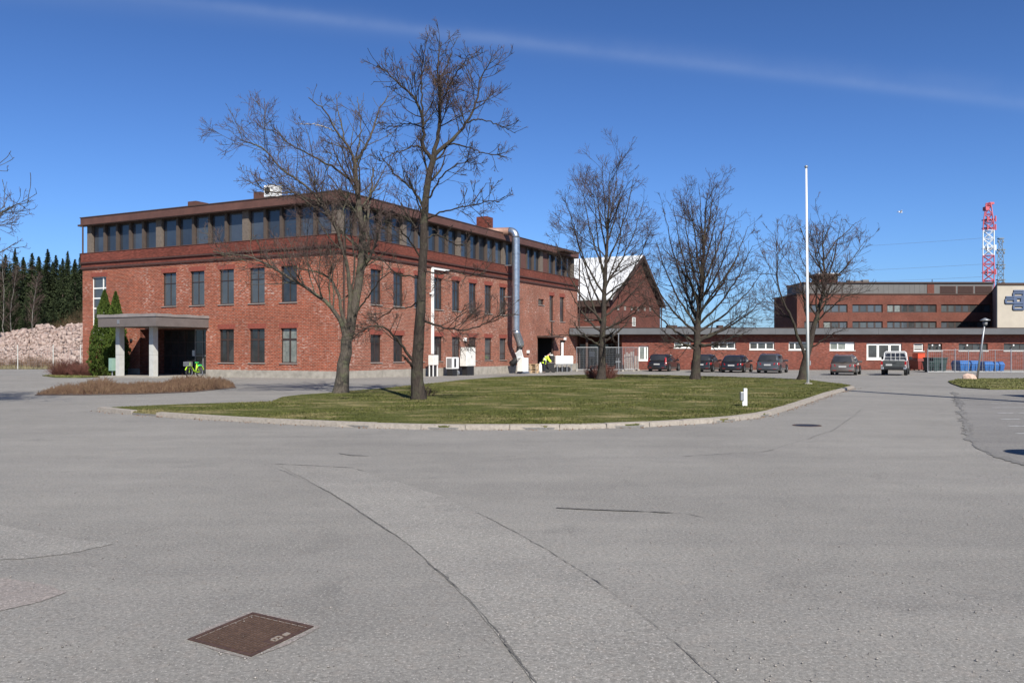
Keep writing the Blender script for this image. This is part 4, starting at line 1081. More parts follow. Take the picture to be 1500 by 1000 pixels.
# ================================================================== LOW BUILDING ACROSS THE YARD
YF = 81.0
FW = FX(YF)      # t = world x, d towards the camera
def wx(u, d=0.0): return (u - U0) / FPX * (YF - d)
def wz(v, d=0.0): return CAMH + (V0 - v) * (YF - d) / FPX
low = thing('low_building', (wx(1150), YF, -0.18), 'long single storey brick wing with dark grey roof edge across the yard', 'building')
zt = wz(500.5)
lw = [(wx(935.5), wx(950), wz(528), wz(506.5)), (wx(987.5), wx(1012), wz(509.5), zt - .02), (wx(1042), wx(1077.5), wz(511), zt - .02), (wx(1098), wx(1134.5), wz(512), zt - .02),
      (wx(1155.5), wx(1183.5), wz(512.5), zt - .02), (wx(1215.5), wx(1252), wz(513), zt - .02), (wx(1269.5), wx(1321), wz(526.5), wz(502.5)), (wx(1338.5), wx(1353), wz(514), wz(503))]
dark_w = [(wx(1359), wx(1380), wz(513.8), wz(503)), (wx(1404.5), wx(1447), wz(513.8), wz(503)), (wx(1470.5), wx(1520), wz(513.8), wz(503)), (wx(1545), wx(1590), wz(513.8), wz(503))]
wall(FW, wx(911), wx(1680), -0.4, 3.25, lw + dark_w, M['brick_plain'], low, rev=0.25)
for i, o_ in enumerate(lw):
    if i == 0: window(FW, *o_, low, M['frame_white'], M['glass_curtain'], nv=0, vpos=[0.66], hz=(), fw=0.13, mulw=0.14, silmat=M['frame_white'], label='tall white framed window with a curtain')
    elif i == 6: window(FW, *o_, low, M['frame_white'], M['glass_dark'], nv=2, fw=0.2, mulw=0.22, silmat=M['frame_white'], label='large white framed window behind the pickup')
    elif i == 7:
        w_ = window(FW, *o_, low, M['frame_white'], M['glass_dark'], nv=0, fw=0.1, hz=(0.4, 0.65), silmat=M['frame_white'])
    else:
        gm = (lambda F, a, b, o2=o_: M['foil'] if (i == 5 and (a + b) / 2 > o2[0] + 0.66 * (o2[1] - o2[0])) else M['glass_curtain'] if (i == 5 or i == 1) else M['glass_dark'])
        window(FW, *o_, low, M['frame_white'], gm, nv=2 if i != 1 else 1, fw=0.1, mulw=0.11, silmat=M['frame_white'])
for o_ in dark_w:
    window(FW, *o_, low, M['frame_brown'], M['glass_dark'], nv=3, silmat=M['frame_white'], fw=0.06)
    for k in range(2):
        x = o_[0] + (o_[1] - o_[0]) * (0.25 + 0.5 * k)
        MB().box(x - .06, x + .06, YF - .22, YF - .1, o_[3] - 0.22, o_[3] - 0.10).build('wall_lamp', M['white_metal'], low)
MB().fb(FW, wx(911), wx(1680), -0.2, 0.03, -0.4, 0.0).build('plinth', M['brick_gable'], low)
x0, x1 = wx(834, .62), wx(1720)
fz0, fz1 = CAMH + (V0 - 489.5) * (YF - .85) / FPX, CAMH + (V0 - 480.4) * (YF - .85) / FPX
xs = list(np.arange(x0, x1, 4.8)) + [x1]
for a, b in zip(xs[:-1], xs[1:]): MB().box(a, b - 0.012, YF - .88, YF - .82, fz0, fz1).build('fascia_sheet', M['lowfascia'], low)
MB().box(x0, x1, YF - .82, YF + 16, fz0 + 0.02, fz1 - 0.05).build('roof', M['roofdark'], low)
MB().box(x0, x1, YF - .92, YF - .75, fz1, fz1 + 0.04).build('roof_edge', M['soffit'], low)
MB().box(x0, x1, YF - .80, YF + .02, 3.12, fz0 + 0.018).build('eave_beam', M['soffit'], low)
# recessed goods entrance at the left end
rx0, rx1 = 6.4, wx(911)
rc_ = MB()
rc_.quad((rx0, YF + 6, -.4), (rx1, YF + 6, -.4), (rx1, YF + 6, 3.3), (rx0, YF + 6, 3.3)); rc_.quad((rx1, YF, -.4), (rx1, YF + 6, -.4), (rx1, YF + 6, 3.3), (rx1, YF, 3.3))
rc_.build('recess_wall', M['brick_gable'], low)
FQ = FX(YF + 6)
for (u0, u1) in ((849, 862), (863, 878), (886, 905)):
    xa, xb = (u0 - U0) / FPX * (YF + 6), (u1 - U0) / FPX * (YF + 6)
    window(FQ, xa, xb, -0.15, 2.3, low, M['frame_grey'], M['glass_dark'], d=0.3, nv=1, hz=(.45,), sill=False, name='door')
xa = (867.5 - U0) / FPX * (YF + 5.5); MB().box(xa - .32, xa + .25, YF + 5.4, YF + 5.44, 1.0, 1.6).build('notice', M['white_metal'], low)
MB().box(rx1 - 3.4, rx1 - 3.2, YF, YF + .2, -.2, 3.2).build('pillar', M['soffit'], low); MB().box(rx1 - 7.4, rx1 - 7.2, YF, YF + .2, -.2, 3.2).build('pillar', M['soffit'], low)
for u, w_, h_ in ((985, .5, .5), (1056, .25, .5), (1066, .3, .35), (903, .3, .5)):
    X = (u - U0) / FPX * 88; MB().box(X - w_, X + w_, 88, 89, fz1 - .1, fz1 + h_).build('roof_vent', M['soffit'], low)
X = (1012 - U0) / FPX * 92
MB().prism([(X - 1.1, 92), (X + 1.1, 92), (X + 1.1, 94), (X - 1.1, 94)], fz1 - .1, fz1 + .5).build('roof_lantern', M['lowfascia'], low)

# temporary mesh fence panels, boards and post in front of the recess
def fence_panel(p, rz, w, h, label, group, mesh=0.12, mat=None):
    o = thing('mesh_fence_panel', p, label, 'fence', group, rz); Mx = WM[o.name]; mt = mat or M['steel']
    b = MB()
    for a in (-w / 2, w / 2): b.tube([Mx @ Vector((a, 0, 0)), Mx @ Vector((a, 0, h))], .025, 6)
    for z in (.15, h): b.tube([Mx @ Vector((-w / 2, 0, z)), Mx @ Vector((w / 2, 0, z))], .025, 6)
    b.build('frame', mt, o)
    m = MB(); n = int(w / mesh)
    for i in range(1, n): x = -w / 2 + w * i / n; m.box(x - .004, x + .004, -.004, .004, .15, h, Mx)
    n = int(h / (mesh * 1.6))
    for i in range(1, n): z = .15 + (h - .15) * i / n; m.box(-w / 2, w / 2, -.004, .004, z - .004, z + .004, Mx)
    m.build('mesh', mt, o)
    f = MB()
    for a in (-w / 2, w / 2): f.box(a - .1, a + .1, -.3, .3, 0, .12, Mx)
    f.build('foot', M['concrete'], o)
    return o
for k, (u, v, w, rz, lab) in enumerate(((896, 543.5, 1.9, .1, 'mesh site fence panel just right of the third tree'), (916, 543.5, 1.5, -.15, 'mesh site fence panel in front of the leaning grey boards'), (860, 543.5, 1.9, .05, 'mesh site fence panel left of the third tree'), (925, 542.5, 1.2, .2, 'small mesh fence panel beside the tall white window'))):
    fence_panel(G(u, v), rz, w, 2.1, lab, 'site fence panels by the goods entrance')
bd = G(926, 542.3); bs = thing('stacked_boards', bd, 'weathered grey boards leaning against the brick wall left of the white window', 'boards')
rr = random.Random(3)
for k in range(7):
    x = -0.7 + .2 * k; h = rr.uniform(1.3, 2.0)
    MB().hexa([bd + Vector((x, .2, 0)), bd + Vector((x + .15, .2, 0)), bd + Vector((x + .15, .25, 0)), bd + Vector((x, .25, 0)),
               bd + Vector((x + .02, .55, h)), bd + Vector((x + .17, .55, h)), bd + Vector((x + .17, .6, h)), bd + Vector((x + .02, .6, h))]).build('board', M['greywood'], bs)
q = G(906, 549.5)
sg = thing('sign_post', q, 'thin grey sign post on the far edge of the lawn beside the third tree', 'sign post')
MB().tube([q, q + Vector((0, 0, CAMH + (V0 - 488) * q.y / FPX - q.z))], .035, 8).build('post', M['steel'], sg)
MB().box(q.x - .18, q.x + .18, q.y - .05, q.y - .03, 1.1, 1.4).build('sign_plate', M['black'], sg)
MB().box(q.x - .22, q.x + .14, q.y - .05, q.y - .03, .80, .86).build('sign_plate', M['steel'], sg)

# enclosure with skips at right
ye = 70.5
def ex(u, Y=ye): return (u - U0) / FPX * Y
en = thing('mesh_enclosure', (ex(1430), ye, -.18), 'grey framed mesh fence in front of the blue waste containers', 'fence')
zt_ = CAMH + (V0 - 512.5) * ye / FPX
us = (1359, 1380, 1399, 1418.5, 1439.5, 1458, 1481, 1500, 1520, 1540, 1560)
for u in us:
    thick = .045 if u in (1359, 1399, 1481) else .028
    MB().tube([(ex(u), ye, -.2), (ex(u), ye, zt_ + (.1 if thick > .04 else 0))], thick, 8).build('post', M['steel'], en)
for a, b in zip(us[:-1], us[1:]):
    MB().tube([(ex(a), ye, -.10), (ex(b), ye, -.10)], .035, 6).build('bottom_rail', M['steel'], en)
    MB().tube([(ex(a), ye, zt_), (ex(b), ye, zt_)], .016, 6).build('top_rail', M['steel'], en)
    m = MB(); x = ex(a) + .15
    while x < ex(b): m.box(x - .0035, x + .0035, ye - .004, ye + .004, -.1, zt_); x += .16
    z = .1
    while z < zt_: m.box(ex(a), ex(b), ye - .004, ye + .004, z - .0035, z + .0035); z += .32
    m.build('mesh', M['steel'], en)
def skip_bin(u0, u1, vtop, Y, mat, label, cat='waste container', dep=1.5, lid=True):
    x0_, x1_ = ex(u0, Y), ex(u1, Y); z0_, z1_ = -.18, CAMH + (V0 - vtop) * Y / FPX
    o = thing('waste_container', ((x0_ + x1_) / 2, Y, z0_), label, cat)
    b = MB(); z_m = z1_ - (.28 if lid else .1)
    b.hexa([(x0_ + .08, Y, z0_ + .12), (x1_ - .08, Y, z0_ + .12), (x1_ - .08, Y + dep - .1, z0_ + .12), (x0_ + .08, Y + dep - .1, z0_ + .12), (x0_, Y - .08, z_m), (x1_, Y - .08, z_m), (x1_, Y + dep, z_m), (x0_, Y + dep, z_m)])
    n = max(2, int((x1_ - x0_) / .45))
    for i in range(1, n):
        x = x0_ + (x1_ - x0_) * i / n; b.box(x - .03, x + .03, Y - .10, Y, z0_ + .2, z_m - .02)
    b.build('body', mat, o)
    if lid:
        l_ = MB(); pts = [(x0_ - .02, Y - .12), (x0_ - .02, Y + dep + .03)]
        l_.hexa([(x0_ - .03, Y - .12, z_m + .002), (x1_ + .03, Y - .12, z_m + .002), (x1_ + .03, Y + dep + .03, z_m + .002), (x0_ - .03, Y + dep + .03, z_m + .002), (x0_ + .06, Y + .1, z1_), (x1_ - .06, Y + .1, z1_), (x1_ - .06, Y + dep - .2, z1_), (x0_ + .06, Y + dep - .2, z1_)])
        l_.build('lid', mat, o, bevel=.03)
    else:
        l_ = MB(); l_.box(x0_ - .04, x1_ + .04, Y - .13, Y - .04, z_m + .002, z1_); l_.box(x0_ - .04, x1_ + .04, Y + dep - .02, Y + dep + .06, z_m + .002, z1_); l_.box(x0_ - .04, x0_ + .05, Y - .04, Y + dep - .02, z_m + .002, z1_); l_.box(x1_ - .05, x1_ + .04, Y - .04, Y + dep - .02, z_m + .002, z1_)
        l_.build('rim', mat, o)
    for sx in (x0_ + .2, x1_ - .2):
        for sy in (Y + .15, Y + dep - .3): MB().tube([(sx - .03, sy, z0_ + .08), (sx + .03, sy, z0_ + .08)], .08, 12).build('wheel', M['rubber'], o)
    return o
skip_bin(1406, 1421, 528, 71.6, M['blue'], 'leftmost blue waste container behind the mesh fence')
skip_bin(1422, 1435.5, 528, 71.6, M['blue'], 'second blue waste container from the left, partly behind the lamp post')
skip_bin(1442, 1456, 529, 71.6, M['blue'], 'third blue waste container, just right of the leaning lamp post')
skip_bin(1457.5, 1471.5, 529.5, 71.6, M['blue'], 'rightmost blue waste container behind the mesh fence')
skip_bin(1367, 1387, 523.5, 72.0, M['greenskip'], 'tall dark green waste container behind the left end of the mesh fence', dep=1.7, lid=False)
skip_bin(1361, 1366.5, 529, 72.0, M['greenskip'], 'narrow dark green bin left of the tall green container', dep=1.2, lid=False)
oc = skip_bin(1344.0, 1357, 524.5, 77.6, flat('dark_red_paint', (0.16, 0.022, 0.014), .6), 'dark red container beside the pickup against the brick wall', dep=2.2)
x0_, x1_ = ex(1345, 77.6), ex(1356, 77.6); zo_ = CAMH + (V0 - 524.5) * 77.6 / FPX
ob = thing('orange_crate', ((x0_ + x1_) / 2, 77.9, zo_), 'bright orange crate standing on the dark red container', 'crate')
b_ = MB(); ya, yb_ = 77.7, 78.8
b_.box(x0_ + .03, x1_ - .03, ya, yb_, zo_ + .005, zo_ + .05); b_.box(x0_ + .03, x1_ - .03, ya, ya + .04, zo_ + .05, zo_ + .40); b_.box(x0_ + .03, x1_ - .03, yb_ - .04, yb_, zo_ + .05, zo_ + .40); b_.box(x0_ + .03, x0_ + .07, ya + .04, yb_ - .04, zo_ + .05, zo_ + .40); b_.box(x1_ - .07, x1_ - .03, ya + .04, yb_ - .04, zo_ + .05, zo_ + .40)
b_.build('tub', M['orange'], ob); MB().box(x0_, x1_, ya - .03, yb_ + .03, zo_ + .402, zo_ + .45).build('rim', M['orange'], ob)

# ================================================================== GABLED BUILDING
GY = 90.0; gxl = (893.5 - U0) / FPX * GY
FGt = Frame((gxl, GY, 0), dR, -dL)      # gable wall, runs away to the right
FGs = Frame((gxl, GY, 0), dL, -dR)      # long eaves wall, runs to the left
gab = thing('gabled_building', (gxl, GY, 0), 'brick gabled building with a white sheet roof beyond the low wing', 'building')
gw = 17.2; ze = 1.6 + 78.5 * GY / FPX; zr = 12.35; tm = FGt.t(937)
mb = MB(); mb.poly([FGt(0, 0, -.3), FGt(gw, 0, -.3), FGt(gw, 0, ze), FGt(tm, 0, zr - .15), FGt(0, 0, ze)]); mb.quad(FGs(0, 0, -.3), FGs(26, 0, -.3), FGs(26, 0, ze), FGs(0, 0, ze))
mb.quad(FGt(gw, 0, -.3), FGt(gw, -26, -.3), FGt(gw, -26, ze), FGt(gw, 0, ze)); mb.poly([FGt(0, -26, -.3), FGt(gw, -26, -.3), FGt(gw, -26, ze), FGt(tm, -26, zr - .15), FGt(0, -26, ze)])
mb.build('wall', M['brick_gable'], gab)
def roof_plane(t0, z0, t1, z1, name, mat):
    m = MB(); th = .22
    for a in range(9):
        d0, d1 = .5 - a * 3.0, .5 - (a + 1) * 3.0 + .006
        MB().hexa([FGt(t0, d0, z0), FGt(t0, d1, z0), FGt(t1, d1, z1), FGt(t1, d0, z1), FGt(t0, d0, z0 + th), FGt(t0, d1, z0 + th), FGt(t1, d1, z1 + th), FGt(t1, d0, z1 + th)]).build(name, mat, gab)
sl1 = (zr - ze) / tm; sl2 = (zr - ze) / (gw - tm)
roof_plane(-.5, ze - .5 * sl1, tm, zr, 'roof_sheet', M['whiteroof']); roof_plane(gw + .5, ze - .5 * sl2, tm + .01, zr - .001, 'roof_sheet', M['lowfascia'])
vg_ = MB()
vg_.hexa([FGt(-.55, .55, ze - .5 * sl1 - .25), FGt(tm, .55, zr - .12), FGt(tm, .50, zr - .12), FGt(-.55, .50, ze - .5 * sl1 - .25), FGt(-.55, .55, ze - .5 * sl1 + .25), FGt(tm, .55, zr + .27), FGt(tm, .50, zr + .27), FGt(-.55, .50, ze - .5 * sl1 + .25)])
vg_.hexa([FGt(gw + .55, .56, ze - .5 * sl2 - .25), FGt(tm + .01, .56, zr - .25), FGt(tm + .01, .50, zr - .25), FGt(gw + .55, .50, ze - .5 * sl2 - .25), FGt(gw + .55, .56, ze - .5 * sl2 + .25), FGt(tm + .01, .56, zr + .27), FGt(tm + .01, .50, zr + .27), FGt(gw + .55, .50, ze - .5 * sl2 + .25)])
vg_.build('verge_board', M['soffit'], gab)
MB().fb(FGs, 0, 26, .02, .6, ze - .95, ze - .32).build('eave_box', M['soffit'], gab)
for u in (905, 915, 925, 934.5, 944, 952):
    t = FGt.t(u); z = FGt.z(451.5 + (u - 905) * .03, t); window(FGt, t - .24, t + .24, z - .20, z + .20, gab, M['sill'], M['glass_curtain'] if u > 940 else M['sill'], rev=-.07, nv=0, sill=False, fw=.07)
t = FGt.t(928); z = FGt.z(466, t); window(FGt, t - .5, t + .5, z - .9, z + .1, gab, M['frame_white'], M['glass_curtain'], rev=-.07, nv=1, sill=False, fw=.07)
for k in range(4):
    a = 0.4 + k * 3.0; window(FGs, a, a + 2.4, 4.9, 6.3, gab, M['panel_brown'], M['panel_brown'], rev=-.07, nv=2, sill=True, name='shutter_window')
MB().fb(FGs, 0, 14, .02, 2.2, 3.9, 4.15).build('side_canopy', M['canopy_top'], gab)
MB().tube([FGt(gw - .1, .2, 0), FGt(gw - .1, .2, ze - .1)], .07, 8).build('drainpipe', M['soffit'], gab)

# ================================================================== OFFICE BUILDING FAR RIGHT
YO = 160.0
FO = FX(YO)
ox = lambda u: (u - U0) / FPX * YO
oz = lambda v: CAMH + (V0 - v) * YO / FPX
off = thing('office_building', (ox(1310), YO, 0), 'distant red brick office block with two ribbons of windows and grey attic', 'building')
bands = [(445.8, 457.6), (470.6, 481.2), (495, 506)]
bays = [(1178, 1200), (1206, 1241.5), (1248.5, 1293), (1299.5, 1372), (1378.5, 1452)]
ops = [(ox(a), ox(b), oz(v1), oz(v0)) for (v0, v1) in bands for (a, b) in bays]
wall(FO, ox(1167.5), ox(1456), -.3, oz(431.5), ops, M['brick_far'], off, rev=.4)
MB().quad((ox(1167.5), YO, -.3), (ox(1167.5), YO + 14, -.3), (ox(1167.5), YO + 14, oz(431.5)), (ox(1167.5), YO, oz(431.5))).build('wall', M['brick_far'], off)
rr = random.Random(11); 
for (v0, v1) in bands[:2]:
    for (a, b) in bays:
        n = max(2, int((b - a) / 10.3)); w = (ox(b) - ox(a)) / n
        for k in range(n):
            q = rr.random(); g_ = M['glass_dark'] if q < .45 else M['glass_sky3'] if q < .75 else M['glass_blind_sky']  # paler panes carry the reflected sky as base colour
            if v0 == 445.8 and a == 1299.5 and k < 2: g_ = M['glass_curtain']
            if v0 == 470.6 and a == 1206 and k == 0: g_ = M['glass_curtain']
            window(FO, ox(a) + k * w, ox(a) + (k + 1) * w, oz(v1), oz(v0), off, M['frame_brown'], g_, rev=.22, nv=0, sill=False, fw=.17)
MB().box(ox(1166.5), ox(1456.5), YO - .1, YO + 15, oz(431.5), oz(429.8)).build('parapet_coping', M['soffit'], off)
at_ = MB(); YA = YO + 3; ax = lambda u: (u - U0) / FPX * YA; az = lambda v: CAMH + (V0 - v) * YA / FPX
MB().box(ax(1177.5), ax(1455), YA, YA + 10, az(433), az(415)).build('attic_wall', M['attic'], off)
MB().box(ax(1176.5), ax(1455.8), YA - .25, YA + 10.3, az(415), az(413)).build('attic_roof', M['soffit'], off)
for k in range(24):
    u = 1180 + k * 7.6
    if u < 1356: MB().box(ax(u), ax(u) + .04, YA - .03, YA, az(432), az(415.2)).build('seam', M['attic'], off)
MB().box(ax(1358), ax(1368), YA - .12, YA, az(429.8), az(416.5)).build('brick_pier', M['brick_far'], off)
for (a, b) in ((1377, 1400), (1403, 1425.5), (1428.5, 1453)):
    fr = MB().box(ax(a), ax(b), YA - .12, YA, az(429.5), az(419)).build('louvre', M['panel_brown'], off)
    for j in range(7):
        z = az(429.5) + (az(419) - az(429.5)) * (j + .5) / 7; MB().box(ax(a) + .1, ax(b) - .1, YA - .20, YA - .12, z - .05, z + .04).build('slat', M['soffit'], fr)
# stair tower with white cap, roof plant
MB().box(ax(1205.5), ax(1233), YA + 2, YA + 6, az(415), az(403)).build('roof_tower', M['brick_gable'], off)
MB().box(ax(1200.5), ax(1236), YA + 1.2, YA + 7, az(403), az(400)).build('tower_cap', M['soffit'], off)
MB().box(ax(1202), ax(1235), YA + 1.3, YA + 6.9, az(400) + .01, az(398.8)).build('tower_roof', M['whiteroof'], off)
for (u0, u1, v0) in ((1241, 1248, 411), (1254, 1260, 408.5), (1262, 1272, 409), (1273, 1283, 407.5)):
    MB().box(ax(u0), ax(u1), YA + 3, YA + 4.5, az(414), az(v0)).build('roof_plant', M['attic'], off, bevel=.15)
MB().tube([(ax(1373), YA + 2, az(413)), (ax(1373), YA + 2, az(408))], .07, 5).build('aerial', M['black'], off)

# beige hall with the emblem
YB = 143.0
hx = lambda u, Y=YB: (u - U0) / FPX * Y
hz_ = lambda v: CAMH + (V0 - v) * YB / FPX
hall = thing('beige_hall', (hx(1540), YB, 0), 'pale beige windowless hall with a dark roof edge at the right edge of the picture', 'building')
px_ = hx(1461); k = 0
while px_ < hx(1800):
    nx_ = px_ + 5.6; MB().box(px_, nx_ - .03, YB, YB + .3, hz_(487.5), hz_(417.5)).build('wall_panel', M['beige'], hall); MB().box(px_, nx_ - .03, YB, YB + .3, -.3, hz_(487.5) - .03).build('wall_panel', M['beige'], hall); px_ = nx_
hs = [(hx(1461) + .02, YB + .3), (hx(1800), YB + .3), (hx(1800), YB + 34), (hx(1461) + 34 * dR.x / dR.y, YB + 34)]
MB().prism(hs, -.3, hz_(418)).build('wall', M['attic'], hall)
MB().prism([(hx(1460), YB - .15), (hx(1802), YB - .15), (hx(1802), YB + 34.2), (hx(1460) + 34.2 * dR.x / dR.y, YB + 34.2)], hz_(417.5) + .001, hz_(414.2)).build('roof_edge', M['soffit'], hall)
MB().box(hx(1475) - .2, hx(1475) + .2, YB + 1, YB + 1.4, hz_(414.2), hz_(412.6)).build('roof_vent', M['soffit'], hall)
# emblem: four lower-case-a shaped lobes joined in a cross
em = thing('wall_emblem', (hx(1491.5), YB - .4, hz_(439.5)), 'blue grey cross shaped emblem of four letter a forms on the beige hall', 'emblem')
cxm, czm = hx(1491.5), hz_(439.5)
sc = YB / FPX
def rrect(cx_, cz_, w, h, r, n=5):
    out = []
    for (sx, sz, a0) in ((1, -1, -90), (1, 1, 0), (-1, 1, 90), (-1, -1, 180)):
        for i in range(n + 1):
            a = math.radians(a0 + 90 * i / n); out.append((cx_ + sx * (w / 2 - r) + r * math.cos(a), cz_ + sz * (h / 2 - r) + r * math.sin(a)))
    return out
def ringrect(mb, cx_, cz_, w, h, r, th, y0, y1, skip=None):
    o_ = rrect(cx_, cz_, w, h, r); i_ = rrect(cx_, cz_, w - 2 * th, h - 2 * th, max(.02, r - th)); n = len(o_)
    for k in range(n):
        a, b = o_[k], o_[(k + 1) % n]; c, d = i_[(k + 1) % n], i_[k]
        if skip and skip((a[0] + b[0]) / 2 - cx_, (a[1] + b[1]) / 2 - cz_): continue
        mb.hexa([(a[0], y0, a[1]), (b[0], y0, b[1]), (c[0], y0, c[1]), (d[0], y0, d[1]), (a[0], y1, a[1]), (b[0], y1, b[1]), (c[0], y1, c[1]), (d[0], y1, d[1])])
def a_lobe(dx, dz):
    x, z = cxm + dx * sc, czm + dz * sc; w, h = 17.5 * sc, 11.0 * sc
    m = MB(); 
    ringrect(m, x, z - 1.5 * sc, w, h * .72, 2.4 * sc, 2.5 * sc, YB - .22, YB)             # bowl
    m.box(x - w / 2 + 1.5 * sc, x + w / 2 - 2.5 * sc, YB - .215, YB - .001, z + h / 2 - 2.3 * sc, z + h / 2)     # top arm
    m.box(x + w / 2 - 3.2 * sc, x + w / 2, YB - .218, YB - .001, z - h / 2 + 1 * sc, z + h / 2 - 1.2 * sc)      # stem
    m.ext([(x + w / 2 - 3.2 * sc, YB - .2165, z + h / 2 - 2.3 * sc), (x + w / 2, YB - .2165, z + h / 2 - 1.2 * sc), (x + w / 2 - 2.5 * sc, YB - .2165, z + h / 2)], (0, .21, 0))
    m.build('letter_form', M['logo'], em)
    e = MB(); ringrect(e, x, z - 1.5 * sc, w + .5 * sc, h * .72 + .5 * sc, 2.6 * sc, .5 * sc, YB - .15, YB - .002); e.build('edge', M['logo_edge'], em)
a_lobe(0, 9.3); a_lobe(0, -9.0); a_lobe(-11.5, 0.2); a_lobe(11.5, 0.2)
m = MB(); ringrect(m, cxm, czm, 15 * sc, 11 * sc, 1.0 * sc, 3.2 * sc, YB - .235, YB - .003); m.build('centre_frame', M['logo'], em)

# ================================================================== MASTS
def mast(name, u0, u1, vtop, Y, cols, label, step, cat='lattice mast', head=None):
    hw = (u1 - u0) / 2 / FPX * Y * .92; cx_ = ((u0 + u1) / 2 - U0) / FPX * Y; H = CAMH + (V0 - vtop) * Y / FPX
    o = thing(name, (cx_, Y, 0), label, cat)
    th_ = math.atan2(cx_, Y); ct_, st_ = math.cos(th_), math.sin(th_)
    def width(z):
        f = z / H
        if head and f > head: return hw * (1 - .55 * (f - head) / (1 - head))
        return hw * (1.0 + .10 * (1 - f))
    zs = list(np.arange(0, H, step)) + [H]
    for a, b in zip(zs[:-1], zs[1:]):
        wa, wb = width(a), width(b); mat = M['mast_grey']
        for (z0, z1, mt) in cols:
            if z0 <= (a + b) / 2 < z1: mat = M[mt]
        m = MB(); ca = [(cx_ + (sx * ct_ + sy * st_) * wa, Y + (-sx * st_ + sy * ct_) * wa, a) for sx, sy in ((-1, -1), (1, -1), (1, 1), (-1, 1))]; cb = [(cx_ + (sx * ct_ + sy * st_) * wb, Y + (-sx * st_ + sy * ct_) * wb, b) for sx, sy in ((-1, -1), (1, -1), (1, 1), (-1, 1))]
        r = hw * .085
        for k in range(4):
            m.tube([ca[k], cb[k]], r * 1.3, 5, False); m.tube([ca[k], cb[(k + 1) % 4]], r * .75, 4, False); m.tube([ca[(k + 1) % 4], cb[k]], r * .75, 4, False); m.tube([cb[k], cb[(k + 1) % 4]], r * .9, 4, False)
        m.build('lattice_section', mat, o)
    return o, cx_, hw, H
o, cx_, hw, H = mast('radio_mast', 1440.5, 1455.5, 298, 300, [(0, 34.5, 'mast_red'), (34.5, 44.6, 'mast_white'), (44.6, 99, 'mast_red')], 'tall red and white lattice mast rising behind the office block', 2.9, head=.86)
zf = lambda v: CAMH + (V0 - v) * 300 / FPX
for v, mt in ((399, 'mast_red'), (322, 'mast_red'), (334, 'mast_red'), (364, 'mast_white')):
    m = MB(); m.box(cx_ - hw * 1.0, cx_ + hw * 1.0, 300 - hw * .9, 300 + hw * .9, zf(v) - .15, zf(v) + .15)
    for sx in (-.8, .9): m.box(cx_ + sx * hw - .16, cx_ + sx * hw + .16, 300 - hw * 1.2, 300 - hw * .9, zf(v) - .9, zf(v) + 1.1)
    m.build('antenna_platform', M[mt], o)
m = MB(); m.box(cx_ - hw * .9, cx_ - hw * .1, 299, 301, H - 2.5, H - 1.2); m.box(cx_ + hw * .0, cx_ + hw * .9, 299, 301, H - .4, H + .3); m.build('top_antenna', M['mast_red'], o)
o2, c2x, h2, H2 = mast('pylon', 1461.8, 1469.8, 349, 450, [], 'slimmer grey lattice pylon right of the red and white mast', 3.2, 'pylon', head=.80)
zf2 = lambda v: CAMH + (V0 - v) * 450 / FPX
for v, w in ((349.5, 1.0), (366, 1.5), (388, 1.5), (410, 1.5)):
    MB().box(c2x - h2 * w, c2x + h2 * w, 449, 451, zf2(v) - .25, zf2(v) + .3).build('cross_arm', M['mast_grey'], o2)
    for sx in (-1, 1): MB().lathe([(.3, 0), (.55, .7), (.3, 1.5)], (c2x + sx * h2 * w * .9, 450, zf2(v) - 2.2), k=8).build('insulator', M['mast_grey'], o2)
for (v0, uu, v1, lab) in ((347, 900, 372, 'topmost thin power line running left from the pylons'), (385.5, 900, 402, 'second thin power line running left from the pylons'), (404, 1000, 412, 'lowest thin power line running left from the pylons')):
    a = P(1462, v0, 450); b = P(uu, v1, 620); pts = []
    for k in range(25):
        f = k / 24; q = a.lerp(b, f); q.z -= 9 * f * (1 - f); pts.append(q)
    o_ = MB().tube(pts, .055, 4).build('power_line', M['mast_grey'], origin=tuple(a)); tag(o_, lab, 'power line')

# ================================================================== CARS
def ringpts(hw, z0, z1, y, rb=.12, rt=.10, n=3, tum=0.0):
    """closed cross-section (x,z) of a body slice at y"""
    out = []
    for (sx, sz, a0, r, w) in ((1, -1, -90, rb, hw - tum * .3), (1, 1, 0, rt, hw - tum), (-1, 1, 90, rt, hw - tum), (-1, -1, 180, rb, hw - tum * .3)):
        zc = z0 + r if sz < 0 else z1 - r
        for i in range(n + 1):
            a = math.radians(a0 + 90 * i / n); out.append(Vector((sx * (w - r) + r * math.cos(a), y, zc + r * math.sin(a))))
    return out
def wheel(o, Mx, x, y, r, w):
    sx = 1 if x > 0 else -1
    def T(px): return Mx @ Vector((px, y, r))
    ax_ = (Mx.to_3x3() @ Vector((1, 0, 0)))
    MB().lathe([(r * .62, -w / 2), (r * .95, -w / 2), (r, -w / 2 + .03), (r, w / 2 - .03), (r * .95, w / 2), (r * .62, w / 2), (r * .62, -w / 2)], T(x), ax_, 22).build('tyre', M['rubber'], o, smooth=False)
    m = MB(); c = T(x)
    m.lathe([(r * .62, -w * .42), (r * .62, w * .42), (r * .56, w * .42), (r * .56, -w * .42), (r * .62, -w * .42)], c, ax_, 22)
    m.lathe([(.01, -.02), (r * .56, -.02), (r * .56, .0)], c, ax_, 22)
    e = Mx @ Vector((x + sx * w * .30, y, r))
    m.lathe([(.01, .02), (r * .15, .02), (r * .15, -.03)], e, ax_ * sx, 12)
    for k in range(5):
        a = 2 * math.pi * k / 5 + .3
        d = Mx.to_3x3() @ Vector((0, math.cos(a), math.sin(a))); 
        m.tube([e + d * r * .1, e + d * r * .58], [.045, .032], 5)
    m.build('rim', M['rim'], o)
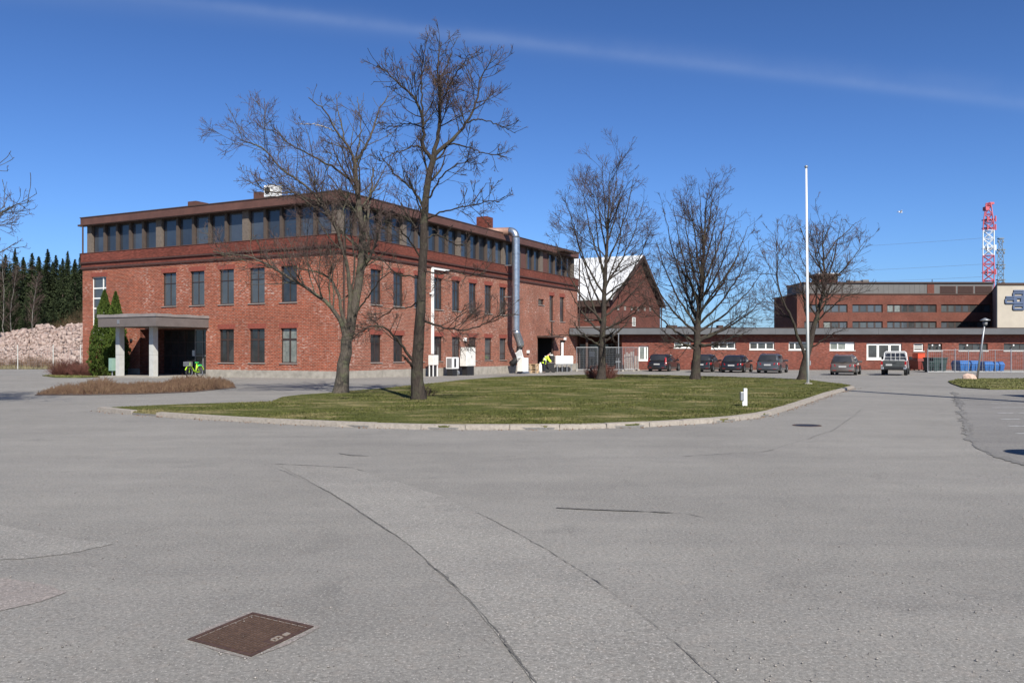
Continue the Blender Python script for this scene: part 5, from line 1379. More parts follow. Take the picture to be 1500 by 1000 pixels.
def make_car(p, rz, L, W_, H, mat, label, kind='estate', lights='tall', group='cars parked facing the low brick wing'):
    o = thing('parked_car', p, label, 'car', group, rz); Mx = WM[o.name]
    hw = W_ / 2; zb = .20; belt = H * .60; y0, y1 = 0.0, L
    rear_up = belt + (.02 if kind != 'saloon' else .04)
    secs = [(0.03, .52, rear_up - .22, hw * .90), (0.0 + .0, .34, rear_up - .12, hw * .93), (.10, .26, rear_up - .03, hw * .96), (.35, .20, rear_up, hw * .985), (L * .3, zb - .02, belt, hw), (L * .55, zb - .02, belt - .01, hw), (L * .72, zb, belt - .04, hw * .99), (L * .86, zb + .02, belt - .14, hw * .965), (L - .12, .24, belt - .24, hw * .90), (L, .32, belt - .36, hw * .80)]
    secs[0] = (-.02, .40, rear_up - .30, hw * .88)
    secs[1] = (.02, .28, rear_up - .14, hw * .94)
    m = MB(); m.loft([[Mx @ q for q in ringpts(w, a, b, y, .09, .08, 3, .05)] for (y, a, b, w) in secs]); m.build('body', mat, o, smooth=True)
    # cabin
    if kind == 'estate': yb0, yr0, yr1, yb1 = .10, .42, L * .50, L * .70
    elif kind == 'hatch': yb0, yr0, yr1, yb1 = .12, .55, L * .50, L * .70
    elif kind == 'coupe': yb0, yr0, yr1, yb1 = .10, .80, L * .52, L * .72
    else: yb0, yr0, yr1, yb1 = .55, 1.30, L * .50, L * .71
    wb, wr = hw * .93, hw * .70
    def ring(yy0, yy1, w, z, bow=.06):
        out = []
        for (x, y) in ((-w, yy0 + bow), (-w * .6, yy0), (0, yy0 - bow * .4), (w * .6, yy0), (w, yy0 + bow), (w * 1.02, (yy0 + yy1) / 2), (w, yy1 - bow), (w * .6, yy1), (0, yy1 + bow * .5), (-w * .6, yy1), (-w, yy1 - bow), (-w * 1.02, (yy0 + yy1) / 2)):
            out.append(Mx @ Vector((x, y, z)))
        return out
    zb_ = rear_up - .06; zt = H
    def lerp(a, b, f): return a + (b - a) * f
    rg = []
    for f, z in ((0, zb_), (.5, lerp(zb_, zt, .5)), (.88, zt - .07)):
        g = f ** 1.1
        rg.append(ring(lerp(yb0, yr0, g), lerp(yb1, yr1, g), lerp(wb, wr, g), z))
    rg.append(ring(yr0 + .10, yr1 - .12, wr * .90, zt - .015)); rg.append(ring(yr0 + .35, yr1 - .4, wr * .6, zt))
    m = MB(); m.loft(rg); m.build('cabin', mat, o, smooth=True)
    # glass panels set just proud of the cabin
    def cab(side, f, s):
        """side: 'rear'/'front' s in -1..1 across; 'l'/'r' s in 0..1 along"""
        g = f ** 1.1; z = lerp(zb_, zt - .07, f / .88 if f < .88 else 1); z = lerp(zb_, zt, f)
        w = lerp(wb, wr, g); a, b = lerp(yb0, yr0, g), lerp(yb1, yr1, g)
        if side == 'rear': return Vector((s * w * .90, a - .03 + abs(s) * .045, z + .012))
        if side == 'front': return Vector((s * w * .90, b + .035 - abs(s) * .04, z + .012))
        sg = 1 if side == 'r' else -1
        return Vector((sg * (w * 1.015 + .012), lerp(a + .14, b - .12, s), z))
    def panel(side, f0, f1, s0, s1, n=4):
        m = MB(); pts = []
        for i in range(n + 1):
            for j in range(4):
                pts.append(Mx @ cab(side, lerp(f0, f1, j / 3), lerp(s0, s1, i / n)))
        fs = [(i * 4 + j, (i + 1) * 4 + j, (i + 1) * 4 + j + 1, i * 4 + j + 1) for i in range(n) for j in range(3)]
        m.add(pts, fs); return m
    panel('rear', .16, .84, -.92, .92).build('rear_window', M['carglass'], o, smooth=True)
    panel('front', .12, .84, -.92, .92).build('windscreen', M['carglass'], o, smooth=True)
    for sd in ('l', 'r'):
        for a, b in ((.04, .30), (.33, .62), (.65, .96)): panel(sd, .14, .80, a, b, 2).build('side_window', M['carglass'], o)
    # tail lights
    for sx in (-1, 1):
        if lights == 'tall':
            m = MB(); m.hexa([Mx @ Vector(q) for q in ((sx * hw * .80, -.035, rear_up - .32), (sx * hw * .955, .03, rear_up - .32), (sx * hw * .93, .12, rear_up - .30), (sx * hw * .80, .06, rear_up - .30), (sx * hw * .76, .10, rear_up + .30), (sx * hw * .86, .20, rear_up + .30), (sx * hw * .84, .32, rear_up + .28), (sx * hw * .74, .24, rear_up + .28))])
        else:
            m = MB(); m.hexa([Mx @ Vector(q) for q in ((sx * hw * .52, -.03, rear_up - .27), (sx * hw * .955, .05, rear_up - .29), (sx * hw * .985, .30, rear_up - .25), (sx * hw * .6, .1, rear_up - .27), (sx * hw * .56, .005, rear_up - .12), (sx * hw * .94, .09, rear_up - .10), (sx * hw * .965, .33, rear_up - .09), (sx * hw * .6, .14, rear_up - .12))])
        m.build('tail_light', M['lightred'], o)
        m = MB(); m.box(sx * hw * .62 - .12, sx * hw * .62 + .12, -.066, -.03, .34, .37, Mx); m.build('reflector', M['lightred'], o)
    MB().box(-.26, .26, -.035, .0, rear_up - .33, rear_up - .22, Mx).build('number_plate', M['plate'], o)
    b = MB(); b.loft([[Mx @ q for q in ringpts(w, .27, .50, y, .06, .06, 3)] for (y, w) in ((-.06, hw * .86), (-.045, hw * .90), (.12, hw * .965), (.30, hw * .985))]); b.build('rear_bumper', mat, o, smooth=True)
    MB().box(-hw * .8, hw * .8, -.02, .5, .18, .27, Mx).build('underbody', M['black'], o)
    MB().box(-hw * .8, hw * .8, .5, L - .5, .17, .25, Mx).build('underbody', M['black'], o)
    for sx in (-1, 1):
        m = MB(); m.box(sx * hw * .98 - .09, sx * hw * .98 + .11 * sx + .09, L * .66, L * .66 + .12, belt + .0, belt + .15, Mx); m.build('mirror', mat, o, bevel=.03)
        for y in (L * .19, L * .80):
            MB().lathe([(.01, 0), (.375, 0), (.375, -.02 * 1)], Mx @ Vector((sx * (hw + .004), y, .33)), Mx.to_3x3() @ Vector((sx, 0, 0)), 20).build('wheel_arch', M['black'], o)
            wheel(o, Mx, sx * (hw - .085), y, .325, .21)
        MB().tube([Mx @ Vector((sx * wr * .85, yr0 + .25, zt + .0)), Mx @ Vector((sx * wr * .85, yr0 + .3, zt + .045)), Mx @ Vector((sx * wr * .85, yr1 - .3, zt + .045)), Mx @ Vector((sx * wr * .85, yr1 - .2, zt - .01))], .016, 5).build('roof_rail', M['black'] if mat is not M['p_bronze'] else M['rim'], o)
    MB().tube([Mx @ Vector((.0, yb0 - .02, lerp(zb_, zt, .17))), Mx @ Vector((.3, yb0 + .02, lerp(zb_, zt, .30)))], .010, 4).build('wiper', M['black'], o)
    return o
M['p_black'] = paint('black_car_paint', (0.012, 0.012, 0.014)); M['p_black2'] = paint('black_green_car_paint', (0.014, 0.016, 0.016)); M['p_grey'] = paint('dark_grey_car_paint', (0.060, 0.066, 0.074)); M['p_bronze'] = paint('bronze_grey_car_paint', (0.115, 0.095, 0.082)); M['p_silver'] = paint('silver_car_paint', (0.34, 0.34, 0.335))
RZ = math.atan2(dR.y, dR.x) - math.pi / 2
def carpos(u, Y, W_=1.8):
    x = (u - U0) / FPX * Y; return Vector((x, Y, gz(Y)))
make_car(carpos(962, 74.3), RZ, 4.5, 1.84, 1.50, M['p_black'], 'black estate car with tall red tail lights, leftmost in the row', 'estate', 'tall')
make_car(carpos(1026, 72.2), RZ, 4.4, 1.80, 1.50, M['p_black2'], 'black hatchback half hidden behind the trunk of the fourth tree', 'hatch', 'low')
make_car(carpos(1071, 70.3), RZ, 4.5, 1.85, 1.44, M['p_black'], 'low black car between the fourth tree and the dark grey car', 'coupe', 'low')
make_car(carpos(1124, 68.6), RZ, 4.6, 1.84, 1.55, M['p_grey'], 'dark grey car parked alone left of the flagpole', 'hatch', 'low')
make_car(carpos(1234, 62.6), RZ, 4.7, 1.78, 1.47, M['p_bronze'], 'bronze grey estate car with roof rails right of the flagpole', 'estate', 'low')
# pickup
def make_pickup(p, rz, L=5.0, W_=1.72, H=1.72):
    o = thing('pickup_truck', p, 'silver pickup with a barred cab window and dark tailgate before the large white window', 'pickup truck', None, rz); Mx = WM[o.name]; hw = W_ / 2; si = M['p_silver']
    MB().box(-hw * .8, hw * .8, .1, L - .3, .38, .55, Mx).build('chassis', M['black'], o)
    for sx in (-1, 1):
        MB().box(sx * hw - (.14 if sx > 0 else 0), sx * hw + (.14 if sx < 0 else 0), .0, 2.1, .52, 1.08, Mx).build('bed_side', si, o, bevel=.04)
        MB().lathe([(.01, .0), (.42, .0), (.42, -.02)], Mx @ Vector((sx * (hw + .004), 1.05, .46)), Mx.to_3x3() @ Vector((sx, 0, 0)), 20).build('wheel_arch', M['black'], o)
        m = MB(); m.box(sx * (hw - .075) - .06, sx * (hw - .075) + .06, -.04, .0, .66, 1.02, Mx); m.build('tail_light', M['lightred'], o)
        m = MB(); m.box(sx * (hw - .075) - .058, sx * (hw - .075) + .058, -.046, -.041, .68, .76, Mx); m.build('reversing_light', M['plate'], o)
        for y in (1.05, 4.0): wheel(o, Mx, sx * (hw - .11), y, .36, .24)
        MB().box(sx * hw - .02, sx * hw + sx * .2 + .02, 3.15, 3.27, 1.12, 1.34, Mx).build('mirror', M['black'], o, bevel=.03)
    MB().box(-hw + .14, hw - .14, .1, 2.1, .56, .62, Mx).build('bed_floor', M['black'], o)
    MB().box(-hw + .145, hw - .145, -.03, .05, .60, 1.06, Mx).build('tailgate', flat('dull_dark_tailgate', (0.045, 0.05, 0.05), .6, var=.3, scale=4), o, bevel=.015)
    MB().box(-.52, -.10, -.045, -.032, .70, .82, Mx).build('number_plate', M['plate'], o)
    MB().box(-.10, .14, -.045, -.032, .86, .92, Mx).build('tailgate_handle', M['black'], o)
    MB().box(-hw * .98, hw * .98, -.16, -.02, .44, .58, Mx).build('rear_bumper', M['black'], o, bevel=.03)
    for sx in (-1, 1): MB().box(sx * hw * .86 - .10, sx * hw * .86 + .10, -.175, -.02, .43, .59, Mx).build('bumper_end', M['rim'], o, bevel=.02)
    # cab
    m = MB(); m.loft([[Mx @ q for q in ringpts(w, a, b, y, .08, .07, 3, .03)] for (y, a, b, w) in ((2.13, .45, 1.10, hw), (3.4, .45, 1.10, hw), (3.6, .45, 1.08, hw), (4.6, .45, 1.00, hw * .96), (4.95, .45, .90, hw * .88))]); m.build('body', si, o, smooth=True)
    m = MB(); m.loft([[Mx @ Vector(q) for q in ((-w, a, z), (w, a, z), (w, b, z), (-w, b, z))] for (w, a, b, z) in ((hw * .97, 2.14, 3.75, 1.08), (hw * .80, 2.26, 3.1, H - .06), (hw * .72, 2.36, 3.0, H))]); m.build('cabin', si, o, bevel=.04)
    g = MB(); g.quad(*[Mx @ Vector(q) for q in ((-hw * .84, 2.135, 1.16), (hw * .84, 2.135, 1.16), (hw * .70, 2.225, H - .14), (-hw * .70, 2.225, H - .14))]); g.build('rear_window', M['carglass'], o)
    g = MB(); g.quad(*[Mx @ Vector(q) for q in ((-hw * .88, 3.68, 1.16), (hw * .88, 3.68, 1.16), (hw * .74, 3.15, H - .10), (-hw * .74, 3.15, H - .10))]); g.build('windscreen', M['carglass'], o)
    for sx in (-1, 1): 
        g = MB(); g.quad(*[Mx @ Vector(q) for q in ((sx * hw * .965, 2.3, 1.16), (sx * hw * .965, 3.5, 1.16), (sx * hw * .835, 3.05, H - .14), (sx * hw * .835, 2.4, H - .14))]); g.build('side_window', M['carglass'], o)
    # hoop and bars behind the window
    w_ = MB(); yb = 2.04
    w_.tube([Mx @ Vector(q) for q in ((-hw * .93, yb, 1.06), (-hw * .86, yb, H - .10), (-hw * .74, yb, H - .01), (hw * .74, yb, H - .01), (hw * .86, yb, H - .10), (hw * .93, yb, 1.06))], .034, 8); w_.build('roll_bar', M['white_metal'], o)
    for x in (-.30, 0, .30): MB().tube([Mx @ Vector((x, yb, 1.06)), Mx @ Vector((x, yb, H - .03))], .013, 6).build('bar', M['white_metal'], o)
    MB().tube([Mx @ Vector((-hw * .9, yb, 1.30)), Mx @ Vector((hw * .9, yb, 1.30))], .011, 6).build('bar', M['white_metal'], o)
    return o
make_pickup(carpos(1309, 61.8), RZ)

# ================================================================== FLAGPOLE, POST, LAMP, ROCK, BIRD
q = G(1183.5, 564.5)
fp = thing('flagpole', q, 'tall white flagpole standing at the right end of the lawn', 'flagpole')
Ht = CAMH + (V0 - 246) * q.y / FPX
lean = (1181 - 1183.5) / FPX * q.y
MB().tube([q, q + Vector((lean * .5, 0, Ht * .5)), q + Vector((lean, 0, Ht))], [.068, .060, .036], 14).build('pole', M['pole'], fp, smooth=True)
tp = q + Vector((lean, 0, Ht)); MB().lathe([(.01, -.02), (.06, 0), (.085, .05), (.06, .10), (.01, .13)], tp, k=14).build('finial', M['steel'], fp, smooth=True)
MB().tube([q + Vector((.08, -.02, .9)), tp + Vector((.05, 0, -.05))], .006, 4).build('halyard', M['steel'], fp)
MB().box(q.x - .16, q.x + .16, q.y - .12, q.y + .12, -.05, .12).build('foot', M['concrete'], fp); MB().box(q.x + .07, q.x + .12, q.y - .03, q.y + .03, .95, 1.15).build('cleat', M['steel'], fp)

q = G(1091, 598)
pp_ = thing('white_service_post', q, 'short white post with a small grey box on the lawn', 'post')
MB().box(q.x - .035, q.x + .06, q.y - .04, q.y + .04, .0, .56).build('post', M['white_metal'], pp_, bevel=.008)
MB().box(q.x - .13, q.x - .037, q.y - .06, q.y + .05, .22, .46).build('socket_box', M['steel'], pp_, bevel=.01)
MB().box(q.x - .07, q.x - .037, q.y - .03, q.y + .03, .0, .22).build('cable_duct', M['white_metal'], pp_)

q = G(1431, 556)
lp = thing('lamp_post', q, 'grey lamp post leaning right with a flat lamp head beside the pink rock', 'street lamp')
tt = P(1443, 470, q.y - .3)
MB().tube([q, q.lerp(tt, .5), tt], [.062, .052, .042], 10).build('pole', M['steel'], lp, smooth=True)
MB().lathe([(.06, -.12), (.08, -.02), (.25, .02), (.27, .05), (.16, .10), (.05, .16), (.01, .17)], tt, k=18).build('lamp_head', M['steel'], lp, smooth=True)
MB().lathe([(.01, -.26), (.10, -.24), (.13, -.05)], tt, k=14).build('lamp_glass', M['frame_grey'], lp, smooth=True)

def rock(name, c, sx, sy, sz, mat, seed, parent=None, label=None, cat=None):
    rr = random.Random(seed); bm = bmesh.new(); bmesh.ops.create_icosphere(bm, subdivisions=2, radius=1)
    for v in bm.verts:
        n = v.co.normalized(); k = 1 + .18 * math.sin(3.1 * n.x + seed) * math.cos(2.7 * n.y) + rr.uniform(-.10, .10)
        v.co = Vector((n.x * sx * k, n.y * sy * k, max(-.15, n.z * sz * k) + sz * .15))
    me = bpy.data.meshes.new(name); bm.to_mesh(me); bm.free(); me.materials.append(mat)
    o = bpy.data.objects.new(name, me); COL.objects.link(o); o.location = c
    return tag(o, label, cat)
q = G(1420, 556); rock('boulder', (q.x, q.y, q.z), .36, .25, .33, M['rock'], 4, label='pinkish boulder on the grass strip by the lamp post', cat='boulder')

bpnt = P(1319, 311, 70); bird = thing('bird', bpnt, 'small white bird in flight above the office roof', 'bird')
MB().lathe([(.005, -.18), (.05, -.08), (.06, .02), (.035, .12), (.03, .17), (.005, .20)], bpnt, axis=(1, .2, 0), k=8).build('body', M['bird'], bird, smooth=True)
for sy in (-1, 1):
    w = MB(); w.hexa([bpnt + Vector(a_) for a_ in ((-.07, sy * .03, .02), (.07, sy * .03, .02), (.05, sy * .25, .12), (-.06, sy * .25, .12), (-.07, sy * .03, .035), (.07, sy * .03, .035), (.05, sy * .25, .13), (-.06, sy * .25, .13))]); w.hexa([bpnt + Vector(a_) for a_ in ((-.06, sy * .25, .12), (.05, sy * .25, .12), (-.08, sy * .5, .06), (-.10, sy * .5, .06), (-.06, sy * .25, .13), (.05, sy * .25, .13), (-.08, sy * .5, .065), (-.10, sy * .5, .065))]); w.build('wing', M['bird'], bird)

# things standing outside the frame on the right whose shadows fall into the picture
q = Vector((19.5, 17.2, 0)); fp2 = thing('flagpole', q, 'second white pole outside the right edge of the picture, casting the long thin shadow', 'flagpole')
MB().tube([q, q + Vector((0, 0, 16.2))], [.30, .22], 12).build('pole', M['pole'], fp2, smooth=True)
q = Vector((9.14, 10.95, 0)); rs = thing('round_sign', q, 'round road sign outside the right edge of the picture', 'road sign')
MB().tube([q, q + Vector((0, 0, 2.2))], .03, 8).build('post', M['steel'], rs); MB().lathe([(.01, 0), (.50, 0), (.50, -.02)], q + Vector((0, -.05, 2.2)), axis=SH, k=28).build('disc', M['steel'], rs)
make_car(Vector((18.05, 28.6, 0)), -math.pi / 2, 4.6, 1.84, 1.9, M['p_grey'], 'tall grey car outside the right edge, its shadow reaching into the car park', 'estate', 'low', None)

# ================================================================== BICYCLE
q = G(285, 553)
bk = thing('bicycle', q, 'lime green rental bicycle with a front basket parked by the portico', 'bicycle', None, math.radians(165))
Mx = WM[bk.name]
def B(*a): return Mx @ Vector(a)
for y, nm in ((-.52, 'wheel'), (.52, 'wheel')):
    w = MB(); c = B(0, y, .34); axv = Mx.to_3x3() @ Vector((1, 0, 0))
    w.lathe([(.30, -.03), (.34, -.035), (.355, 0), (.34, .035), (.30, .03), (.30, -.03)], c, axv, 26)
    wo = w.build(nm, M['rubber'], bk)
    s_ = MB(); s_.lathe([(.275, -.018), (.30, -.022), (.30, .022), (.275, .018), (.275, -.018)], c, axv, 26)
    for k in range(10):
        a = 2 * math.pi * k / 10; d = Mx.to_3x3() @ Vector((0, math.cos(a), math.sin(a))); s_.tube([c, c + d * .28], .004, 4)
    s_.build('rim', M['rim'], wo)
    f_ = MB(); pts = []
    for k in range(9):
        a = math.radians(20 + 140 * k / 8); pts.append(B(0, y + .40 * math.cos(a), .34 + .40 * math.sin(a)))
    f_.tube(pts, .032, 6).build('mudguard', M['lime'], bk)
f_ = MB(); f_.tube([B(0, .44, .95), B(0, .38, .78), B(0, .10, .45), B(0, -.12, .34)], .045, 8); f_.tube([B(0, -.12, .30), B(0, -.22, .86)], .032, 8); f_.tube([B(0, -.14, .34), B(0, -.52, .34)], .025, 6); f_.tube([B(0, -.20, .66), B(0, -.52, .36)], .022, 6); f_.tube([B(0, .46, .98), B(0, .52, .34)], .028, 6)
f_.build('frame', M['lime'], bk, smooth=True)
s_ = MB(); s_.loft([[B(w * math.cos(a), y, .92 + .03 * math.sin(a)) for a in [2 * math.pi * k / 8 for k in range(8)]] for (y, w) in ((-.36, .04), (-.32, .10), (-.22, .09), (-.10, .03), (-.06, .02))]); s_.build('saddle', M['lime2'], bk, smooth=True)
MB().tube([B(-.30, .30, 1.06), B(-.22, .40, 1.04), B(0, .45, 1.02), B(.22, .40, 1.04), B(.30, .30, 1.06)], .016, 6).build('handlebar', M['black'], bk)
b_ = MB()
for k in range(7):
    x = -.20 + .4 * k / 6; b_.box(x - .007, x + .007, .50, .51, .72, .98, Mx); b_.box(x - .007, x + .007, .80, .81, .72, .98, Mx)
for k in range(5): y = .52 + .26 * k / 4; b_.box(-.21, -.20, y, y + .012, .72, .98, Mx); b_.box(.20, .21, y, y + .012, .72, .98, Mx)
b_.box(-.21, .21, .50, .81, .715, .73, Mx)
for z in (.80, .90, .975): b_.box(-.212, .212, .495, .508, z - .01, z + .01, Mx); b_.box(-.212, .212, .80, .815, z - .01, z + .01, Mx); b_.box(-.212, -.20, .5, .81, z - .01, z + .01, Mx); b_.box(.20, .212, .5, .81, z - .01, z + .01, Mx)
b_.build('basket', M['steel'], bk)
MB().box(-.09, .09, -.62, -.34, .70, .80, Mx).build('rear_pack', M['lime2'], bk, bevel=.02)
MB().tube([B(.0, -.12, .30), B(.12, -.12, .30), B(.12, -.02, .18)], .012, 5).build('crank', M['black'], bk)

# ================================================================== WIRE FENCE AND RUBBLE AT LEFT
wf = thing('wire_fence', (-44, 84.6, -.18), 'thin wire mesh fence with pale posts before the rubble heap', 'fence')
hpost = 2.3
px = [(u - U0) / FPX * 84.6 for u in (-60, -18, 26, 78, 118)]
for x in px: MB().tube([(x, 84.6, -.2), (x, 84.6, hpost - .1)], .05, 8).build('post', M['column'], wf)
for a, b in zip(px[:-1], px[1:]):
    m = MB()
    for z in np.arange(.0, hpost - .2, .28): m.box(a, b, 84.597, 84.603, z - .004, z + .004)
    n = int((b - a) / .22)
    for i in range(n): x = a + (b - a) * i / n; m.box(x - .003, x + .003, 84.597, 84.603, -.1, hpost - .25)
    m.build('wire_mesh', M['steel'], wf)

rh = thing('rubble_heap', (-56, 112, -.2), 'large heap of pinkish demolition rubble behind the fence at left', 'rubble heap')
HX0, HX1, HY0, HY1 = -84, -38, 100, 128
rg = np.random.default_rng(5)
def hill(x, y):
    u = U0 + FPX * x / y
    top = np.interp(x, [-84, -74, -68, -63, -60, -57, -55, -50, -44, -38], [.4, .8, 2.0, 3.9, 4.6, 4.2, 4.8, 4.9, 4.4, 3.0])
    f = np.clip((y - 101) / 9, 0, 1); f2 = np.clip((128 - y) / 10, 0, 1)
    h = top * np.sin(f * np.pi / 2) ** .8 * np.minimum(1, f2) + .22 * np.sin(x * 1.7 + y) + .18 * np.sin(x * .9 - y * 1.6) + .12 * np.sin(x * 3.7 + y * 2.9)
    return np.maximum(h, -.15)
nx, ny = 150, 80
X, Y = np.meshgrid(np.linspace(HX0, HX1, nx), np.linspace(HY0, HY1, ny)); Z = hill(X, Y) + rg.normal(0, .05, X.shape)
v = np.stack([X.ravel(), Y.ravel(), Z.ravel() - .15], 1)
f = [(j * nx + i, j * nx + i + 1, (j + 1) * nx + i + 1, (j + 1) * nx + i) for j in range(ny - 1) for i in range(nx - 1)]
mesh_np('mound', v, f, M['rubble'], rh)
# chunks: irregular boxes
N = 13000
cx = rg.uniform(HX0, HX1, N); cy = 100.5 + 14 * rg.random(N) ** 1.2; cz = hill(cx, cy) - .08
s0 = rg.lognormal(-2.45, .62, N).clip(.04, .5); s0[:160] = rg.uniform(.22, .48, 160)
base = np.array([(-1, -1, -1), (1, -1, -1), (1, 1, -1), (-1, 1, -1), (-1, -1, 1), (1, -1, 1), (1, 1, 1), (-1, 1, 1)], float)
V_ = base[None] * (1 + rg.uniform(-.35, .25, (N, 8, 3))) * s0[:, None, None] * rg.uniform(.4, 1.1, (N, 1, 3))
a, b = rg.uniform(0, 6.28, N), rg.uniform(-.9, .9, N)
ca, sa, cb, sb = np.cos(a), np.sin(a), np.cos(b), np.sin(b)
x_, y_, z_ = V_[..., 0], V_[..., 1], V_[..., 2]
x2 = x_ * cb[:, None] + z_ * sb[:, None]; z2 = -x_ * sb[:, None] + z_ * cb[:, None]
x3 = x2 * ca[:, None] - y_ * sa[:, None]; y3 = x2 * sa[:, None] + y_ * ca[:, None]
V_ = np.stack([x3 + cx[:, None], y3 + cy[:, None], z2 + cz[:, None]], 2).reshape(-1, 3)
F_ = np.array([(0, 3, 2, 1), (4, 5, 6, 7), (0, 1, 5, 4), (1, 2, 6, 5), (2, 3, 7, 6), (3, 0, 4, 7)])
F_ = (F_[None] + 8 * np.arange(N)[:, None, None]).reshape(-1, 4)
ch = mesh_np('chunks', V_, F_, M['rubble'], rh); ch['kind'] = 'stuff'

# ================================================================== PLANTS: generic builders
def norm(v):
    return v / np.maximum(1e-9, np.linalg.norm(v, axis=-1, keepdims=True))

def grow_children(PATH, R, rng, per, ang, lenf, radf, npt, start=.2, up=.25, wob=.12, minr=.004, lenvar=.35, lens=None, tipfall=.62, hbias=0.0):
    """PATH (N,n,3), R (N,n): vectorised next generation of branches"""
    N, n, _ = PATH.shape
    seg = np.diff(PATH, axis=1); L = np.linalg.norm(seg, axis=2).sum(1)
    cnt = np.maximum(0, rng.poisson(per * np.ones(N) if np.isscalar(per) else per))
    idx = np.repeat(np.arange(N), cnt); K = len(idx)
    if K == 0: return np.zeros((0, npt, 3)), np.zeros((0, npt)), 
    s = start + (1 - start) * rng.random(K) ** .85
    f = s * (n - 1); i0 = np.minimum(f.astype(int), n - 2); w = (f - i0)[:, None]
    p = PATH[idx, i0] * (1 - w) + PATH[idx, i0 + 1] * w
    r0 = R[idx, i0] * (1 - w[:, 0]) + R[idx, i0 + 1] * w[:, 0]
    d = norm(PATH[idx, i0 + 1] - PATH[idx, i0])
    rnd = rng.normal(size=(K, 3)); perp = norm(rnd - (rnd * d).sum(1, keepdims=True) * d)
    a = np.radians(rng.normal(ang, 11, K))[:, None]
    dr = norm(d * np.cos(a) + perp * np.sin(a) + np.array([0, 0, hbias]))
    ll = (L[idx] if lens is None else lens[idx]) * lenf * (1 - tipfall * s) * (1 + rng.uniform(-lenvar, lenvar, K))
    ll = ll.clip(.06, None)
    pts = [p]; cur = p; st = (ll / (npt - 1))[:, None]
    for k in range(npt - 1):
        dr = norm(dr + rng.normal(0, wob, (K, 3)) + np.array([0, 0, up / (npt - 1)]))
        cur = cur + dr * st; pts.append(cur)
    Pn = np.stack(pts, 1)
    rr0 = np.minimum(r0 * radf, r0 * .9).clip(minr, None)
    Rn = rr0[:, None] * np.linspace(1, .35, npt)[None]; Rn = Rn.clip(minr * .8, None)
    return Pn, Rn

def tubes(PATH, R, k):
    N, n, _ = PATH.shape
    t = np.empty_like(PATH); t[:, 1:-1] = PATH[:, 2:] - PATH[:, :-2]; t[:, 0] = PATH[:, 1] - PATH[:, 0]; t[:, -1] = PATH[:, -1] - PATH[:, -2]
    t = norm(t); ref = np.where(np.abs(t[:, :1, 2:3]) > .8, np.array([[[1., 0, 0]]]), np.array([[[0, 0, 1.]]]))
    a = norm(np.cross(t, np.broadcast_to(ref, t.shape))); b = np.cross(t, a)
    th = 2 * np.pi * np.arange(k) / k
    V = PATH[:, :, None, :] + R[:, :, None, None] * (a[:, :, None, :] * np.cos(th)[None, None, :, None] + b[:, :, None, :] * np.sin(th)[None, None, :, None])
    V = V.reshape(-1, 3)
    base = (np.arange(N) * n * k)[:, None, None] + (np.arange(n - 1) * k)[None, :, None] + np.arange(k)[None, None, :]
    nxt = (np.arange(N) * n * k)[:, None, None] + (np.arange(n - 1) * k)[None, :, None] + ((np.arange(k) + 1) % k)[None, None, :]
    F = np.stack([base, nxt, nxt + k, base + k], -1).reshape(-1, 4)
    return V, F

def merge(parts):
    vs, fs, o = [], [], 0
    for v, f in parts: vs.append(v); fs.append(f + o); o += len(v)
    return np.concatenate(vs), np.concatenate(fs)

def resample(pts, n, jit, rng):
    pts = np.array(pts, float); seg = np.linalg.norm(np.diff(pts, axis=0), axis=1); s = np.concatenate([[0], np.cumsum(seg)]); L = s[-1]
    q = np.linspace(0, L, n); out = np.stack([np.interp(q, s, pts[:, i]) for i in range(3)], 1)
    # round the corners
    for _ in range(2):
        o2 = out.copy(); o2[1:-1] = (out[:-2] + 2 * out[1:-1] + out[2:]) / 4; out = o2
    out[1:-1] += rng.normal(0, jit, (n - 2, 3)); return out, L

